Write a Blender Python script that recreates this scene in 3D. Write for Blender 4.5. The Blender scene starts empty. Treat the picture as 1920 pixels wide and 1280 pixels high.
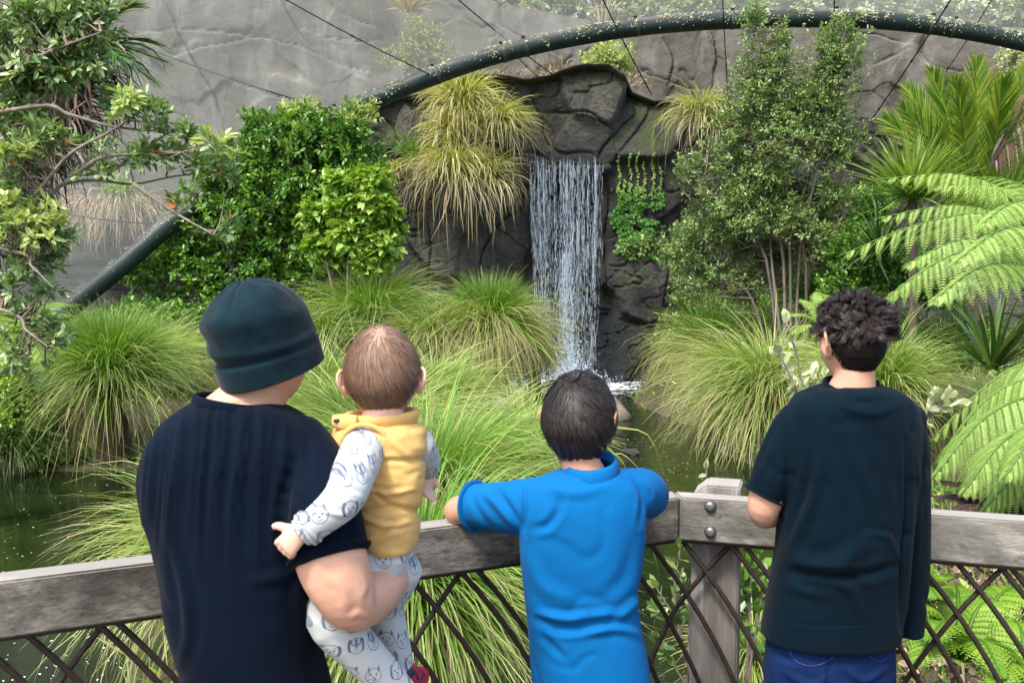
import bpy, math, random
import numpy as np
from mathutils import Vector, Matrix, Euler

# ---------------------------------------------------------------- camera, sky, sun, exposure
S = bpy.context.scene
COL = S.collection
F = 1867.0                                  # focal length in photo pixels (35 mm on a 36 mm frame)
CAMZ = 1.78
PITCH = math.atan(160.0 / F)
cd = bpy.data.cameras.new('camera'); cam = bpy.data.objects.new('camera', cd); COL.objects.link(cam)
cam.location = (0, 0, CAMZ); cam.rotation_euler = (math.pi/2 - PITCH, 0, 0)
cd.sensor_width = 36; cd.lens = 35.0; cd.clip_start = 0.05; cd.clip_end = 400
cd.dof.use_dof = True; cd.dof.focus_distance = 12.0; cd.dof.aperture_fstop = 13.0
S.camera = cam
SUN_EL, SUN_AZ = 58.0, 215.0                # azimuth clockwise from +Y: high, from behind the left shoulder
w = bpy.data.worlds.new('World'); S.world = w; w.use_nodes = True
nt = w.node_tree; bg = nt.nodes['Background']
sky = nt.nodes.new('ShaderNodeTexSky'); sky.sky_type = 'NISHITA'; sky.sun_disc = False
sky.sun_elevation = math.radians(SUN_EL); sky.sun_rotation = math.radians(SUN_AZ)
sky.dust_density = 4.0; sky.air_density = 1.0; sky.ozone_density = 0.6
nt.links.new(sky.outputs[0], bg.inputs[0]); bg.inputs[1].default_value = 0.135
sl = bpy.data.lights.new('sun', 'SUN'); sun = bpy.data.objects.new('sun', sl); COL.objects.link(sun)
sl.energy = 1.5; sl.angle = math.radians(10); sl.color = (1.0, 0.96, 0.88)
_a, _e = math.radians(SUN_AZ), math.radians(SUN_EL)
sd = Vector((math.sin(_a)*math.cos(_e), math.cos(_a)*math.cos(_e), math.sin(_e)))
sun.rotation_euler = sd.to_track_quat('Z', 'Y').to_euler()
S.view_settings.view_transform = 'Standard'; S.view_settings.look = 'None'
S.view_settings.exposure = 1.52; S.view_settings.gamma = 1.0
S.render.film_transparent = False
S.cycles.max_bounces = 6; S.cycles.diffuse_bounces = 3; S.cycles.glossy_bounces = 2
S.cycles.transmission_bounces = 4; S.cycles.transparent_max_bounces = 12
S.cycles.caustics_reflective = False; S.cycles.caustics_refractive = False

rng = np.random.default_rng(7)
WATER_Z = -0.60

# ---------------------------------------------------------------- geometry helpers
_c, _s = math.cos(PITCH), math.sin(PITCH)
def ray(px, py):
    a = (px - 960.0)/F; b = -(py - 640.0)/F
    return np.array([a, _c + b*_s, -_s + b*_c])
def W(px, py, Y):                            # the real place whose distance from the lens plane is Y
    d = ray(px, py); return np.array([0, 0, CAMZ]) + d*(Y/d[1])
def G(px, py, z):                            # the place on the level z
    d = ray(px, py); return np.array([0, 0, CAMZ]) + d*((z-CAMZ)/d[2])
def unit(v):
    v = np.asarray(v, float); n = np.linalg.norm(v, axis=-1, keepdims=True); return v/np.maximum(n, 1e-9)
def topx(P):                                 # where a place falls, in the units of the photo
    P = np.asarray(P, float); x, y, z = P[..., 0], P[..., 1], P[..., 2]-CAMZ
    dep = y*_c - z*_s; up = y*_s + z*_c
    return 960 + F*x/dep, 640 - F*up/dep

def mesh_obj(name, V, Fc, mat=None, parent=None, attrs=None, smooth=True, uv=None):
    """V (n,3); Fc list of (m,k) int arrays; attrs: dict of per-vertex floats"""
    if not isinstance(Fc, (list, tuple)): Fc = [Fc]
    Fc = [np.asarray(f, np.int32) for f in Fc if len(f)]
    me = bpy.data.meshes.new(name)
    V = np.asarray(V, np.float32)
    me.vertices.add(len(V)); me.vertices.foreach_set('co', V.ravel())
    tot = sum(f.size for f in Fc); npoly = sum(len(f) for f in Fc)
    me.loops.add(tot); me.polygons.add(npoly)
    me.loops.foreach_set('vertex_index', np.concatenate([f.ravel() for f in Fc]))
    cnt = np.concatenate([np.full(len(f), f.shape[1], np.int32) for f in Fc])
    st = np.concatenate([[0], np.cumsum(cnt)[:-1]]).astype(np.int32)
    me.polygons.foreach_set('loop_start', st)
    try: me.polygons.foreach_set('loop_total', cnt)
    except Exception: pass
    me.polygons.foreach_set('use_smooth', np.full(npoly, smooth))
    for k, a in (attrs or {}).items():
        at = me.attributes.new(k, 'FLOAT', 'POINT'); at.data.foreach_set('value', np.asarray(a, np.float32))
    me.update(calc_edges=True); me.validate()
    if mat: me.materials.append(mat)
    ob = bpy.data.objects.new(name, me); COL.objects.link(ob)
    if parent: ob.parent = parent
    return ob

class MB:
    """collects shapes for one mesh"""
    def __init__(s): s.V = []; s.F = {}; s.n = 0; s.A = {'rnd': [], 't': []}
    def add(s, V, Fs, rnd=0.5, t=0.5):
        V = np.asarray(V, float).reshape(-1, 3)
        if not isinstance(Fs, (list, tuple)): Fs = [Fs]
        elif len(Fs) and np.ndim(Fs[0]) == 1: Fs = [np.array(Fs)]
        for f in Fs:
            f = np.asarray(f, int)
            if f.size: s.F.setdefault(f.shape[1], []).append(f + s.n)
        s.V.append(V); m = len(V)
        s.A['rnd'].append(np.broadcast_to(np.asarray(rnd, float), (m,)).copy())
        s.A['t'].append(np.broadcast_to(np.asarray(t, float), (m,)).copy())
        s.n += m; return s
    def build(s, name, mat, parent=None, smooth=True, origin=None):
        V = np.concatenate(s.V); Fs = [np.concatenate(v) for v in s.F.values()]
        return mesh_obj(name, V, Fs, mat, parent, {k: np.concatenate(v) for k, v in s.A.items()}, smooth)
    # ---- shapes
    def box(s, c, size, R=None, rnd=0.5, bevel=0.0):
        hx, hy, hz = np.asarray(size, float)/2
        if bevel <= 0:
            v = np.array([[x, y, z] for z in (-hz, hz) for y in (-hy, hy) for x in (-hx, hx)])
            f = [[0,2,3,1],[4,5,7,6],[0,1,5,4],[2,6,7,3],[0,4,6,2],[1,3,7,5]]
            if R is not None: v = v @ np.asarray(R).T
            return s.add(v + np.asarray(c), f, rnd)
        import bmesh
        bm = bmesh.new(); bmesh.ops.create_cube(bm, size=1.0)
        for q in bm.verts: q.co = (q.co.x*2*hx, q.co.y*2*hy, q.co.z*2*hz)
        bmesh.ops.bevel(bm, geom=bm.edges[:], offset=bevel, segments=2, affect='EDGES')
        bm.verts.index_update(); v = np.array([q.co[:] for q in bm.verts])
        by = {}
        for q in bm.faces: by.setdefault(len(q.verts), []).append([k.index for k in q.verts])
        bm.free()
        if R is not None: v = v @ np.asarray(R).T
        return s.add(v + np.asarray(c), list(by.values()), rnd)
    def tube(s, P, r, seg=8, cap=True, rnd=0.5, ell=None, up=None, res=None, t=None):
        V, Fs, tt = tube_geo(P, r, seg, cap, ell, up, res)
        return s.add(V, Fs, rnd, tt if t is None else t)
    def ribbons(s, P, Wd, side, rnd, t=None):
        """P (n,k,3) centre lines, Wd (n,k) widths, side (n,3) or (n,k,3)"""
        n, k, _ = P.shape; side = np.asarray(side)
        if side.ndim == 2: side = side[:, None, :]
        off = side*Wd[..., None]*0.5
        V = np.stack([P-off, P+off], 2).reshape(-1, 3)
        b = np.arange(n)[:, None]*(2*k) + np.arange(k-1)[None]*2
        Fq = np.stack([b, b+1, b+3, b+2], -1).reshape(-1, 4)
        R = np.repeat(rnd, 2*k)
        T = np.linspace(0, 1, k) if t is None else t
        T = np.tile(np.repeat(T, 2), n) if np.ndim(T) == 1 else np.repeat(T.reshape(-1), 2)
        return s.add(V, Fq, R, T)
    def leaves(s, pos, dr, nr, L, Wd, rnd, fold=0.18, curl=0.0, t=None, tip=0.42):
        """folded oval leaves, two quads each"""
        n = len(pos); dr = unit(dr); sd = unit(np.cross(nr, dr)); nr = np.cross(dr, sd)
        L = np.broadcast_to(L, (n,))[:, None]; Wd = np.broadcast_to(Wd, (n,))[:, None]
        tm = np.array([[0,0,0],[.32,.5,fold],[.72,tip,fold*.8],[1,0,0],[.72,-tip,fold*.8],[.32,-.5,fold]])
        V = np.empty((n, 6, 3))
        for i, (u, v, h) in enumerate(tm):
            V[:, i] = pos + dr*L*u + sd*Wd*v + nr*(Wd*h - L*curl*u*u)
        b = np.arange(n)[:, None]*6
        Fq = np.concatenate([b+np.array([0,1,2,3]), b+np.array([0,3,4,5])])
        T = np.tile(tm[:, 0], n) if t is None else np.repeat(t, 6)
        return s.add(V.reshape(-1, 3), Fq, np.repeat(rnd, 6), T)
    def blobs(s, pos, r, rnd=None, squash=None):
        """small irregular octahedral grains"""
        n = len(pos); r = np.broadcast_to(r, (n,))
        o = np.array([[1,0,0],[0,1,0],[-1,0,0],[0,-1,0],[0,0,1],[0,0,-1]], float)
        sc = np.ones(3) if squash is None else np.asarray(squash)
        V = pos[:, None, :] + o[None]*r[:, None, None]*sc*(0.7+0.6*rng.random((n, 6, 1)))
        f = np.array([[0,1,4],[1,2,4],[2,3,4],[3,0,4],[1,0,5],[2,1,5],[3,2,5],[0,3,5]])
        Fq = (np.arange(n)[:, None, None]*6 + f[None]).reshape(-1, 3)
        return s.add(V.reshape(-1, 3), Fq, np.repeat(rng.random(n) if rnd is None else rnd, 6))

def resample(P, m):
    """Catmull-Rom through P (k,d) -> m points"""
    P = np.asarray(P, float)
    if len(P) == 2: 
        u = np.linspace(0, 1, m)[:, None]; return P[0]*(1-u) + P[1]*u
    E = np.vstack([2*P[0]-P[1], P, 2*P[-1]-P[-2]])
    u = np.linspace(0, len(P)-1, m); i = np.minimum(u.astype(int), len(P)-2); f = (u-i)[:, None]
    p0, p1, p2, p3 = E[i], E[i+1], E[i+2], E[i+3]
    return 0.5*(2*p1 + (p2-p0)*f + (2*p0-5*p1+4*p2-p3)*f**2 + (3*p1-p0-3*p2+p3)*f**3)

def tube_geo(P, r, seg=8, cap=True, ell=None, up=None, res=None):
    P = np.asarray(P, float); k = len(P)
    r = np.broadcast_to(np.asarray(r, float), (k,)) if np.ndim(r) < 2 else np.asarray(r, float)
    R2 = r if r.ndim == 2 else np.stack([r, r*(1 if ell is None else ell)], 1)
    if res:
        Q = resample(np.hstack([P, R2]), res); P, R2 = Q[:, :3], np.maximum(Q[:, 3:], 1e-4); k = res
    T = unit(np.gradient(P, axis=0))
    u0 = np.asarray(up, float) if up is not None else (np.array([0, 0, 1.]) if abs(T[0][2]) < .9 else np.array([0, 1., 0]))
    A = np.empty_like(P)
    a = u0 - T[0]*np.dot(u0, T[0]); a = unit(a)
    for i in range(k):
        a = a - T[i]*np.dot(a, T[i]); a = unit(a); A[i] = a
    B = np.cross(T, A)
    th = np.linspace(0, 2*np.pi, seg, endpoint=False)
    V = P[:, None] + A[:, None]*(np.cos(th)[None, :, None]*R2[:, None, 1:2]) + B[:, None]*(np.sin(th)[None, :, None]*R2[:, None, 0:1])
    V = V.reshape(-1, 3)
    i = np.arange(k-1)[:, None]*seg; j = np.arange(seg)[None]; j2 = (j+1) % seg
    Fq = np.stack([i+j, i+j2, i+seg+j2, i+seg+j], -1).reshape(-1, 4)
    Fs = [Fq]; tt = np.repeat(np.linspace(0, 1, k), seg)
    if cap:
        n = len(V); V = np.vstack([V, P[0], P[-1]]); tt = np.append(tt, [0, 1])
        j = np.arange(seg); j2 = (j+1) % seg
        Fs += [np.stack([np.full(seg, n), j2, j], 1), np.stack([np.full(seg, n+1), (k-1)*seg+j, (k-1)*seg+j2], 1)]
    return V, Fs, tt

def tag(o, label=None, cat=None, group=None, kind=None):
    if label: o['label'] = label
    if cat: o['category'] = cat
    if group: o['group'] = group
    if kind: o['kind'] = kind
    return o
def thing(name, label, cat, loc=(0, 0, 0), group=None):
    """an Empty at the thing's base; parts are modelled in world units and parented to it"""
    o = bpy.data.objects.new(name, None); COL.objects.link(o); o.empty_display_size = .1
    o.location = Vector(loc); return tag(o, label, cat, group)
def adopt(part, root):
    """parent a part modelled in world coordinates to its thing"""
    part.parent = root
    M = Matrix.Translation(-Vector(root.location))
    p = root.parent
    while p: M = M @ Matrix.Translation(-Vector(p.location)); p = p.parent
    part.data.transform(M); return part
def recenter(o, c):
    c = Vector(c); o.data.transform(Matrix.Translation(-c)); o.location = c; return o

# value noise on numpy arrays (smooth, seeded)
def vnoise(P, scale=1.0, seed=0):
    P = np.asarray(P, float)*scale + seed*17.31
    i = np.floor(P).astype(np.int64); f = P-i; f = f*f*(3-2*f)
    d = P.shape[-1]; out = 0
    for c in range(2**d):
        w_ = 1; h = np.zeros(P.shape[:-1], np.int64)
        for a in range(d):
            b = (c >> a) & 1
            w_ = w_*(f[..., a] if b else 1-f[..., a])
            h = h ^ ((i[..., a]+b)*[73856093, 19349663, 83492791][a])
        h = (h ^ (h >> 13))*1274126177 & 0x7fffffff; h = (h ^ (h >> 9))*668265263 & 0x7fffffff
        out = out + w_*((h % 65536)/65535.0)
    return out
def fbm(P, scale=1.0, octv=4, seed=0):
    o = 0; a = 1; n = 0
    for k in range(octv): o = o + a*vnoise(P, scale*2**k, seed+k); n += a; a *= .5
    return o/n
def sst(a, b, x):
    t = np.clip((x-a)/(b-a), 0, 1); return t*t*(3-2*t)

def creases(V, polys, wd, warp=3.0):
    """V (...,3); polys in photo units -> crack mask and a signed step that fades away from each crack"""
    px, py = topx(V); P = np.stack([px, py], -1); sh = px.shape; P = P.reshape(-1, 2)
    P = P + warp*(np.stack([fbm(P, .03, 3, 61), fbm(P, .03, 3, 67)], -1)-.5)*2
    mask = np.zeros(len(P)); step = np.zeros(len(P))
    for pl in polys:
        Q = resample(np.array(pl, float), len(pl)*5); lo, hi = Q.min(0)-40, Q.max(0)+40; sel = np.where((P > lo).all(1) & (P < hi).all(1))[0]
        if not len(sel): continue
        Ps = P[sel]; best = np.full(len(sel), 1e9); sg = np.zeros(len(sel)); uu_ = np.zeros(len(sel))
        for i in range(len(Q)-1):
            a, d = Q[i], Q[i+1]-Q[i]; t = np.clip(((Ps-a)@d)/(d@d+1e-9), 0, 1); r_ = Ps-a-t[:, None]*d; dd = np.hypot(r_[:, 0], r_[:, 1]); b_ = dd < best
            best[b_] = dd[b_]; sg[b_] = np.sign(d[0]*r_[b_, 1]-d[1]*r_[b_, 0]); uu_[b_] = (i+t[b_])/(len(Q)-1)
        tp = np.sin(np.clip(uu_, .01, .99)*np.pi)**.35
        mask[sel] = np.maximum(mask[sel], tp*np.exp(-(best/wd)**2)); step[sel] += tp*sg*np.exp(-best/14.0)
    return mask.reshape(sh), step.reshape(sh)

# ---------------------------------------------------------------- material helpers
class NT:
    def __init__(s, name):
        s.m = bpy.data.materials.new(name); s.m.use_nodes = True; s.t = s.m.node_tree
        s.p = s.t.nodes['Principled BSDF']; s.out = s.t.nodes['Material Output']
    def n(s, typ, **kw):
        o = s.t.nodes.new('ShaderNode'+typ)
        for k, v in kw.items():
            if k.startswith('i_'):
                key = k[2:]; o.inputs[int(key) if key.isdigit() else key.replace('_', ' ')].default_value = v
            else: setattr(o, k, v)
        return o
    def l(s, a, b): s.t.links.new(a, b); return s
    def math(s, op, a, b=None, c=None, clamp=False):
        o = s.n('Math', operation=op); o.use_clamp = clamp
        for i, x in enumerate((a, b, c)):
            if x is None: continue
            if hasattr(x, 'links'): s.l(x, o.inputs[i])
            else: o.inputs[i].default_value = x
        return o.outputs[0]
    def ramp(s, fac, stops, interp='LINEAR'):
        o = s.n('ValToRGB'); o.color_ramp.interpolation = interp; e = o.color_ramp.elements
        while len(e) < len(stops): e.new(0.5)
        for q, (p, c) in zip(e, stops): q.position = p; q.color = (c[0], c[1], c[2], 1) if not np.isscalar(c) else (c, c, c, 1)
        s.l(fac, o.inputs[0]); return o.outputs[0]
    def mix(s, fac, a, b, typ='MIX'):
        o = s.n('Mix', data_type='RGBA', blend_type=typ)
        for i, x in ((0, fac), (6, a), (7, b)):
            if hasattr(x, 'links'): s.l(x, o.inputs[i])
            elif i == 0: o.inputs[0].default_value = x
            else: o.inputs[i].default_value = (x[0], x[1], x[2], 1)
        return o.outputs[2]
    def coord(s, scale=(1, 1, 1), kind='Object'):
        c = s.n('TexCoord'); m = s.n('Mapping'); m.inputs['Scale'].default_value = scale
        s.l(c.outputs[kind], m.inputs[0]); return m.outputs[0]
    def noise(s, vec, scale, detail=5, rough=.55, out='Fac', dist=0.0):
        o = s.n('TexNoise'); o.inputs['Scale'].default_value = scale; o.inputs['Detail'].default_value = detail
        o.inputs['Roughness'].default_value = rough; o.inputs['Distortion'].default_value = dist
        s.l(vec, o.inputs['Vector']); return o.outputs[out]
    def bump(s, h, strength=.3, dist=.02, nrm=None):
        o = s.n('Bump'); o.inputs['Strength'].default_value = strength; o.inputs['Distance'].default_value = dist
        s.l(h, o.inputs['Height'])
        if nrm is not None: s.l(nrm, o.inputs['Normal'])
        s.l(o.outputs[0], s.p.inputs['Normal']); return o.outputs[0]
    def attr(s, name): return s.n('Attribute', attribute_name=name).outputs['Fac']

def srgb(r, g, b):
    f = lambda c: (c/255/12.92 if c/255 <= .04045 else ((c/255+.055)/1.055)**2.4)
    return (f(r), f(g), f(b))

def mat_leaf(name, cols, tipcol=None, tipfrom=.5, rough=.42, trans=.3, spec=.5, basecol=None, baseto=.3):
    m = NT(name)
    c = m.ramp(m.attr('rnd'), cols)
    if tipcol is not None:
        f = m.math('MULTIPLY', m.ramp(m.attr('t'), [(tipfrom, 0.0), (1.0, 1.0)]), m.ramp(m.attr('rnd'), [(0.2, 0.25), (0.9, 1.0)]))
        c = m.mix(f, c, tipcol)
    if basecol is not None:
        f = m.ramp(m.attr('t'), [(0.0, 1.0), (baseto, 0.0)]); c = m.mix(f, c, basecol)
    m.l(c, m.p.inputs['Base Color']); m.p.inputs['Roughness'].default_value = rough
    m.p.inputs['Specular IOR Level'].default_value = spec
    tr = m.n('BsdfTranslucent'); m.l(m.mix(1.0, c, (1.25, 1.2, .55), 'MULTIPLY'), tr.inputs[0])
    mx = m.n('MixShader'); mx.inputs[0].default_value = trans
    m.l(m.p.outputs[0], mx.inputs[1]); m.l(tr.outputs[0], mx.inputs[2]); m.l(mx.outputs[0], m.out.inputs[0])
    return m.m
def mat_bark(name, a, b, scale=18, rough=.85, bumps=.6):
    m = NT(name); v = m.coord((1, 1, .25))
    n = m.noise(v, scale, 6, .65)
    m.l(m.ramp(n, [(.3, a), (.7, b)]), m.p.inputs['Base Color']); m.p.inputs['Roughness'].default_value = rough
    m.bump(n, bumps, .02); return m.m
# ================================================================ THE SETTING
def srf(X): return X
# ---- land
LAND = [(-7.2, 14.6, 4.6, 3.2, .5), (-4.9, 11.7, 1.5, 1.0, .06), (-1.15, 7.6, 1.55, 3.2, .30), (-1.1, 12.6, 1.75, 4.2, .45), (-2.6, 16.5, 2.7, 3.5, .7),
        (4.9, 15.6, 2.9, 4.2, .6), (4.3, 12.0, 1.9, 2.2, .3), (3.9, 5.6, 2.1, 3.4, .42), (8, 12, 4, 9, 1.0), (-10.5, 16, 5, 8, 1.2), (0.2, 24, 18, 4.9, .9)]
def land_h(X, Y):
    X = np.asarray(X, float); Y = np.asarray(Y, float)
    P = np.stack([X, Y], -1)
    nz = fbm(P, .7, 4, 3)-.5
    h = np.full(X.shape, -.95)
    for cx, cy, rx, ry, hh in LAND:
        r = np.sqrt(((X-cx)/rx)**2 + ((Y-cy)/ry)**2) + nz*.35
        h = np.maximum(h, -.95 + (hh+.35)*sst(1.12, .72, r) + .0)
    far = sst(30, 60, np.hypot(X, Y)); h = h*(1-far) + 1.0*far
    return h + nz*.12*(h > -.7)
def grid(x0, x1, nx, y0, y1, ny):
    X, Y = np.meshgrid(np.linspace(x0, x1, nx), np.linspace(y0, y1, ny))
    i = np.arange(ny-1)[:, None]*nx + np.arange(nx-1)[None]
    return X, Y, np.stack([i, i+1, i+nx+1, i+nx], -1).reshape(-1, 4)
def spaced(a, b, fine0, fine1, nf, nc):
    return np.concatenate([a + (fine0-a)*(np.linspace(0, 1, nc, endpoint=False)), np.linspace(fine0, fine1, nf), fine1 + (b-fine1)*np.linspace(0, 1, nc+1)[1:]])
gx = spaced(-150, 150, -14, 14, 240, 12); gy = spaced(-150, 150, -4, 26, 250, 12)
X, Y = np.meshgrid(gx, gy); Z = land_h(X, Y)
i = np.arange(len(gy)-1)[:, None]*len(gx) + np.arange(len(gx)-1)[None]
m = NT('soil'); v = m.coord(); n1 = m.noise(v, 3.0, 8, .65); n2 = m.noise(v, 22, 6, .7)
c = m.ramp(n1, [(.3, (.035, .03, .018)), (.5, (.10, .08, .05)), (.7, (.17, .14, .09))])
c = m.mix(m.ramp(n2, [(.45, 0), (.62, .7)]), c, (.05, .075, .018))
m.l(c, m.p.inputs['Base Color']); m.p.inputs['Roughness'].default_value = .9; m.bump(n2, .8, .05)
ground = mesh_obj('ground', np.stack([X, Y, Z], -1).reshape(-1, 3), np.stack([i, i+1, i+len(gx)+1, i+len(gx)], -1).reshape(-1, 4), m.m)
tag(ground, kind='structure')

# ---- pond water
X, Y, Fq = grid(-30, 30, 80, -6, 24, 60)
m = NT('pond_water'); v = m.coord()
n1 = m.noise(v, 2.2, 3, .5); n2 = m.noise(v, 9, 3, .55, dist=.6)
m.l(m.ramp(n1, [(.35, (.006, .011, .004)), (.65, (.012, .022, .006))]), m.p.inputs['Base Color'])
m.p.inputs['Roughness'].default_value = .04; m.p.inputs['IOR'].default_value = 1.33
g = m.n('NewGeometry'); d = m.n('VectorMath', operation='DISTANCE'); m.l(g.outputs['Position'], d.inputs[0]); d.inputs[1].default_value = (1.25, 18.0, -.6)
near = m.ramp(m.math('DIVIDE', d.outputs['Value'], 10.0), [(0.05, 1.0), (.30, .22), (1, .05)])
h = m.math('MULTIPLY', m.math('ADD', n2, m.math('MULTIPLY', n1, .5)), near)
m.bump(h, .5, .08)
water = mesh_obj('water', np.stack([X, Y, np.full(X.shape, WATER_Z)], -1).reshape(-1, 3), Fq, m.m); tag(water, kind='structure')

# ---- boardwalk under the people
m = NT('deck_board'); v = m.coord((12, 1, 1)); n1 = m.noise(v, 3, 6, .6)
m.l(m.ramp(n1, [(.3, (.10, .085, .07)), (.7, (.24, .21, .18))]), m.p.inputs['Base Color']); m.p.inputs['Roughness'].default_value = .85; m.bump(n1, .4, .01)
b = MB()
for k in range(62):
    x = -4.6 + k*.15
    b.box((x, 0.0 if x < .6 else -.15, -.022), (.138, 5.9, .044), rnd=rng.random(), bevel=.004)
deck = b.build('boardwalk', m.m); tag(deck, kind='structure')

# ---- rock surfaces made of fitted slabs
def slabs(U, V2, seeds, warp=.25, groove=.10, gw=.05, soft=.12, sd=1):
    """U,V2 position on the face; seeds (n,5): u, v, outward offset, tilt u, tilt v. -> outward displacement, tone, groove mask"""
    P = np.stack([U, V2], -1)
    Q = P + warp*(np.stack([fbm(P, .9, 3, sd), fbm(P, .9, 3, sd+9)], -1)-.5)*2
    sd_ = seeds[None, :, :2]
    D = np.sqrt(((Q.reshape(-1, 1, 2)-sd_)**2).sum(-1))
    o = np.argsort(D, 1)[:, :3]; d = np.take_along_axis(D, o, 1)
    off = seeds[:, 2][o] + (U.reshape(-1, 1)-seeds[:, 0][o])*seeds[:, 3][o] + (V2.reshape(-1, 1)-seeds[:, 1][o])*seeds[:, 4][o]
    w_ = np.exp(-(d-d[:, :1])/soft); w_ /= w_.sum(1, keepdims=True)
    out = (off*w_).sum(1); g_ = np.exp(-((d[:, 1]-d[:, 0])/gw)**2)
    tone = vnoise(seeds[o[:, 0], :2]*9.7, 1.0, sd+4)
    return (out - groove*g_).reshape(U.shape), tone.reshape(U.shape), g_.reshape(U.shape)

CY = 19.3                                     # distance of the dark cliff
def cx(px): return (px-960)/F*CY*1.0
def cz(px, py): return W(px, py, CY)[2]
prof_px = [(-900, 330), (-300, 380), (0, 402), (130, 394), (330, 386), (450, 300), (620, 222), (700, 197), (790, 180), (830, 160), (880, 152), (975, 156), (990, 160), (1040, 146), (1095, 130), (1140, 134),
           (1190, 172), (1225, 187), (1290, 190), (1360, 205), (1580, 226), (1640, 222), (1700, 240), (1790, 285), (1920, 330), (2300, 330), (3000, 300)]
pu = np.array([W(a, b_, CY)[0] for a, b_ in prof_px]); pz = np.array([W(a, b_, CY)[2] for a, b_ in prof_px])
X1 = np.concatenate([np.linspace(-12, -4.2, 110, endpoint=False), np.linspace(-4.2, 4.6, 400, endpoint=False), np.linspace(4.6, 15, 150)]); top = np.interp(X1, pu, pz) + .05*(fbm(np.stack([X1, X1*0], -1), 2.5, 3, 5)-.5)
nv, nb = 290, 26
vv = np.linspace(0, 1, nv)
zb = -1.2
seeds = []
for px, py, off, tu, tv in [(1095, 185, .42, .05, -.25), (1078, 262, .30, .1, .15), (1022, 232, .12, 0, .1), (1222, 245, .05, -.1, -.75), (1225, 345, .22, .05, -.2), (925, 176, .30, 0, 0), (850, 200, .02, .1, 0),
        (742, 262, .30, .1, -.2), (698, 226, .12, 0, 0), (668, 246, .16, 0, 0), (762, 330, .35, .1, 0), (715, 300, .1, 0, 0), (880, 300, .12, .1, 0), (820, 455, .42, .05, -.05), (915, 470, .34, -.05, -.08), (960, 400, .25, -.1, 0),
        (1030, 400, -.30, 0, 0), (1085, 400, -.32, 0, 0), (1050, 500, -.25, 0, -.05), (1090, 560, -.2, 0, -.1), (1050, 640, .02, 0, -.2), (1152, 400, .20, .1, 0), (1160, 470, .30, .1, 0), (1215, 545, .40, -.05, -.05),
        (1275, 580, .1, 0, 0), (1175, 640, .38, 0, -.3), (1230, 680, .3, 0, -.3), (1300, 460, .1, 0, 0), (1345, 380, .0, 0, 0), (1290, 300, -.1, 0, 0), (1380, 260, .0, 0, 0), (930, 600, .3, 0, 0), (840, 590, .2, 0, 0), (760, 500, .2, 0, 0),
        (1620, 280, .3, -.3, 0), (1675, 300, .1, .5, 0), (1560, 320, 0, 0, 0), (1740, 380, .1, 0, 0), (170, 450, .2, 0, -.1), (60, 480, .3, 0, 0), (260, 520, .0, 0, 0), (340, 560, -.1, 0, 0), (400, 460, 0, 0, 0)]:
    p = W(px, py, CY); seeds.append((p[0], p[2], off, tu, tv))
r2 = np.random.default_rng(3)
for _ in range(46):
    u_, z_ = r2.uniform(-12, 15), r2.uniform(-1, 6)
    if not (-4 < u_ < 4.3): seeds.append((u_*1.0, z_, r2.uniform(-.1, .35), r2.uniform(-.2, .2), r2.uniform(-.2, .1)))
seeds = np.array(seeds)
U = np.repeat(X1[None], nv, 0); Zc = zb + (top[None]-zb)*vv[:, None]
out, tone, gm = slabs(U, Zc, seeds, warp=.22, groove=.06, gw=.022, soft=.045)
fade = sst(.36, .60, fbm(np.stack([U, Zc], -1), .9, 3, 77)); gm = gm*.45*fade
P3 = np.stack([U, Zc, U*0], -1)
CR = [[(1018, 212), (1060, 216), (1100, 218), (1125, 235), (1152, 256)], [(1186, 178), (1192, 210), (1168, 235), (1150, 256), (1125, 285), (1118, 302)], [(992, 165), (1000, 198), (1016, 228), (1022, 262), (1050, 290), (1100, 288), (1120, 302)], [(955, 286), (1000, 288), (1030, 302)],
      [(1238, 300), (1246, 360), (1290, 352)], [(1128, 588), (1170, 598), (1235, 612)], [(1258, 465), (1240, 540), (1236, 612)], [(700, 425), (760, 402), (812, 396)], [(735, 392), (765, 345), (742, 300), (700, 290)], [(668, 235), (722, 228), (745, 262), (722, 302)], [(960, 378), (985, 370)], [(880, 160), (900, 185), (960, 178), (985, 190)],
      [(1128, 305), (1138, 380), (1130, 470), (1140, 560)], [(1150, 470), (1200, 480), (1262, 462)], [(1590, 330), (1640, 260), (1700, 300), (1760, 380)], [(1650, 228), (1670, 300), (1650, 380)], [(800, 560), (812, 470), (806, 400)], [(900, 560), (905, 480), (940, 420), (1000, 380)], [(60, 480), (160, 500), (260, 495), (330, 520)], [(1225, 188), (1205, 230), (1150, 300)], [(830, 395), (900, 405), (960, 378)]]
cm, cst = creases(np.stack([U, U*0+CY, Zc], -1), CR, 2.6)
fade2 = sst(1.6, 3.2, Zc); rg = 1-np.abs(2*fbm(P3*np.array([1, 1.5, 1]), 1.5, 3, 25)-1)
out = out + (.20-.13*fade2)*(fbm(P3, 1.5, 4, 21)-.5) + (.09-.065*fade2)*(fbm(P3, 7, 4, 22)-.5) + .03*(vnoise(P3, 26, 2)-.5) - .06*sst(.92, 1.0, rg)*sst(.45, .6, fbm(P3, .8, 2, 29))
out = out - .08*cm + .022*cst; gm = np.maximum(gm, cm)
edge = sst(.93, 1.0, vv)[:, None]
Yc = CY - out - .25*(1-sst(0, 2.2, Zc)) + edge*.05
Yc = Yc - sst(-6, -14, U)*3 - sst(7, 15, U)*5
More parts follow.
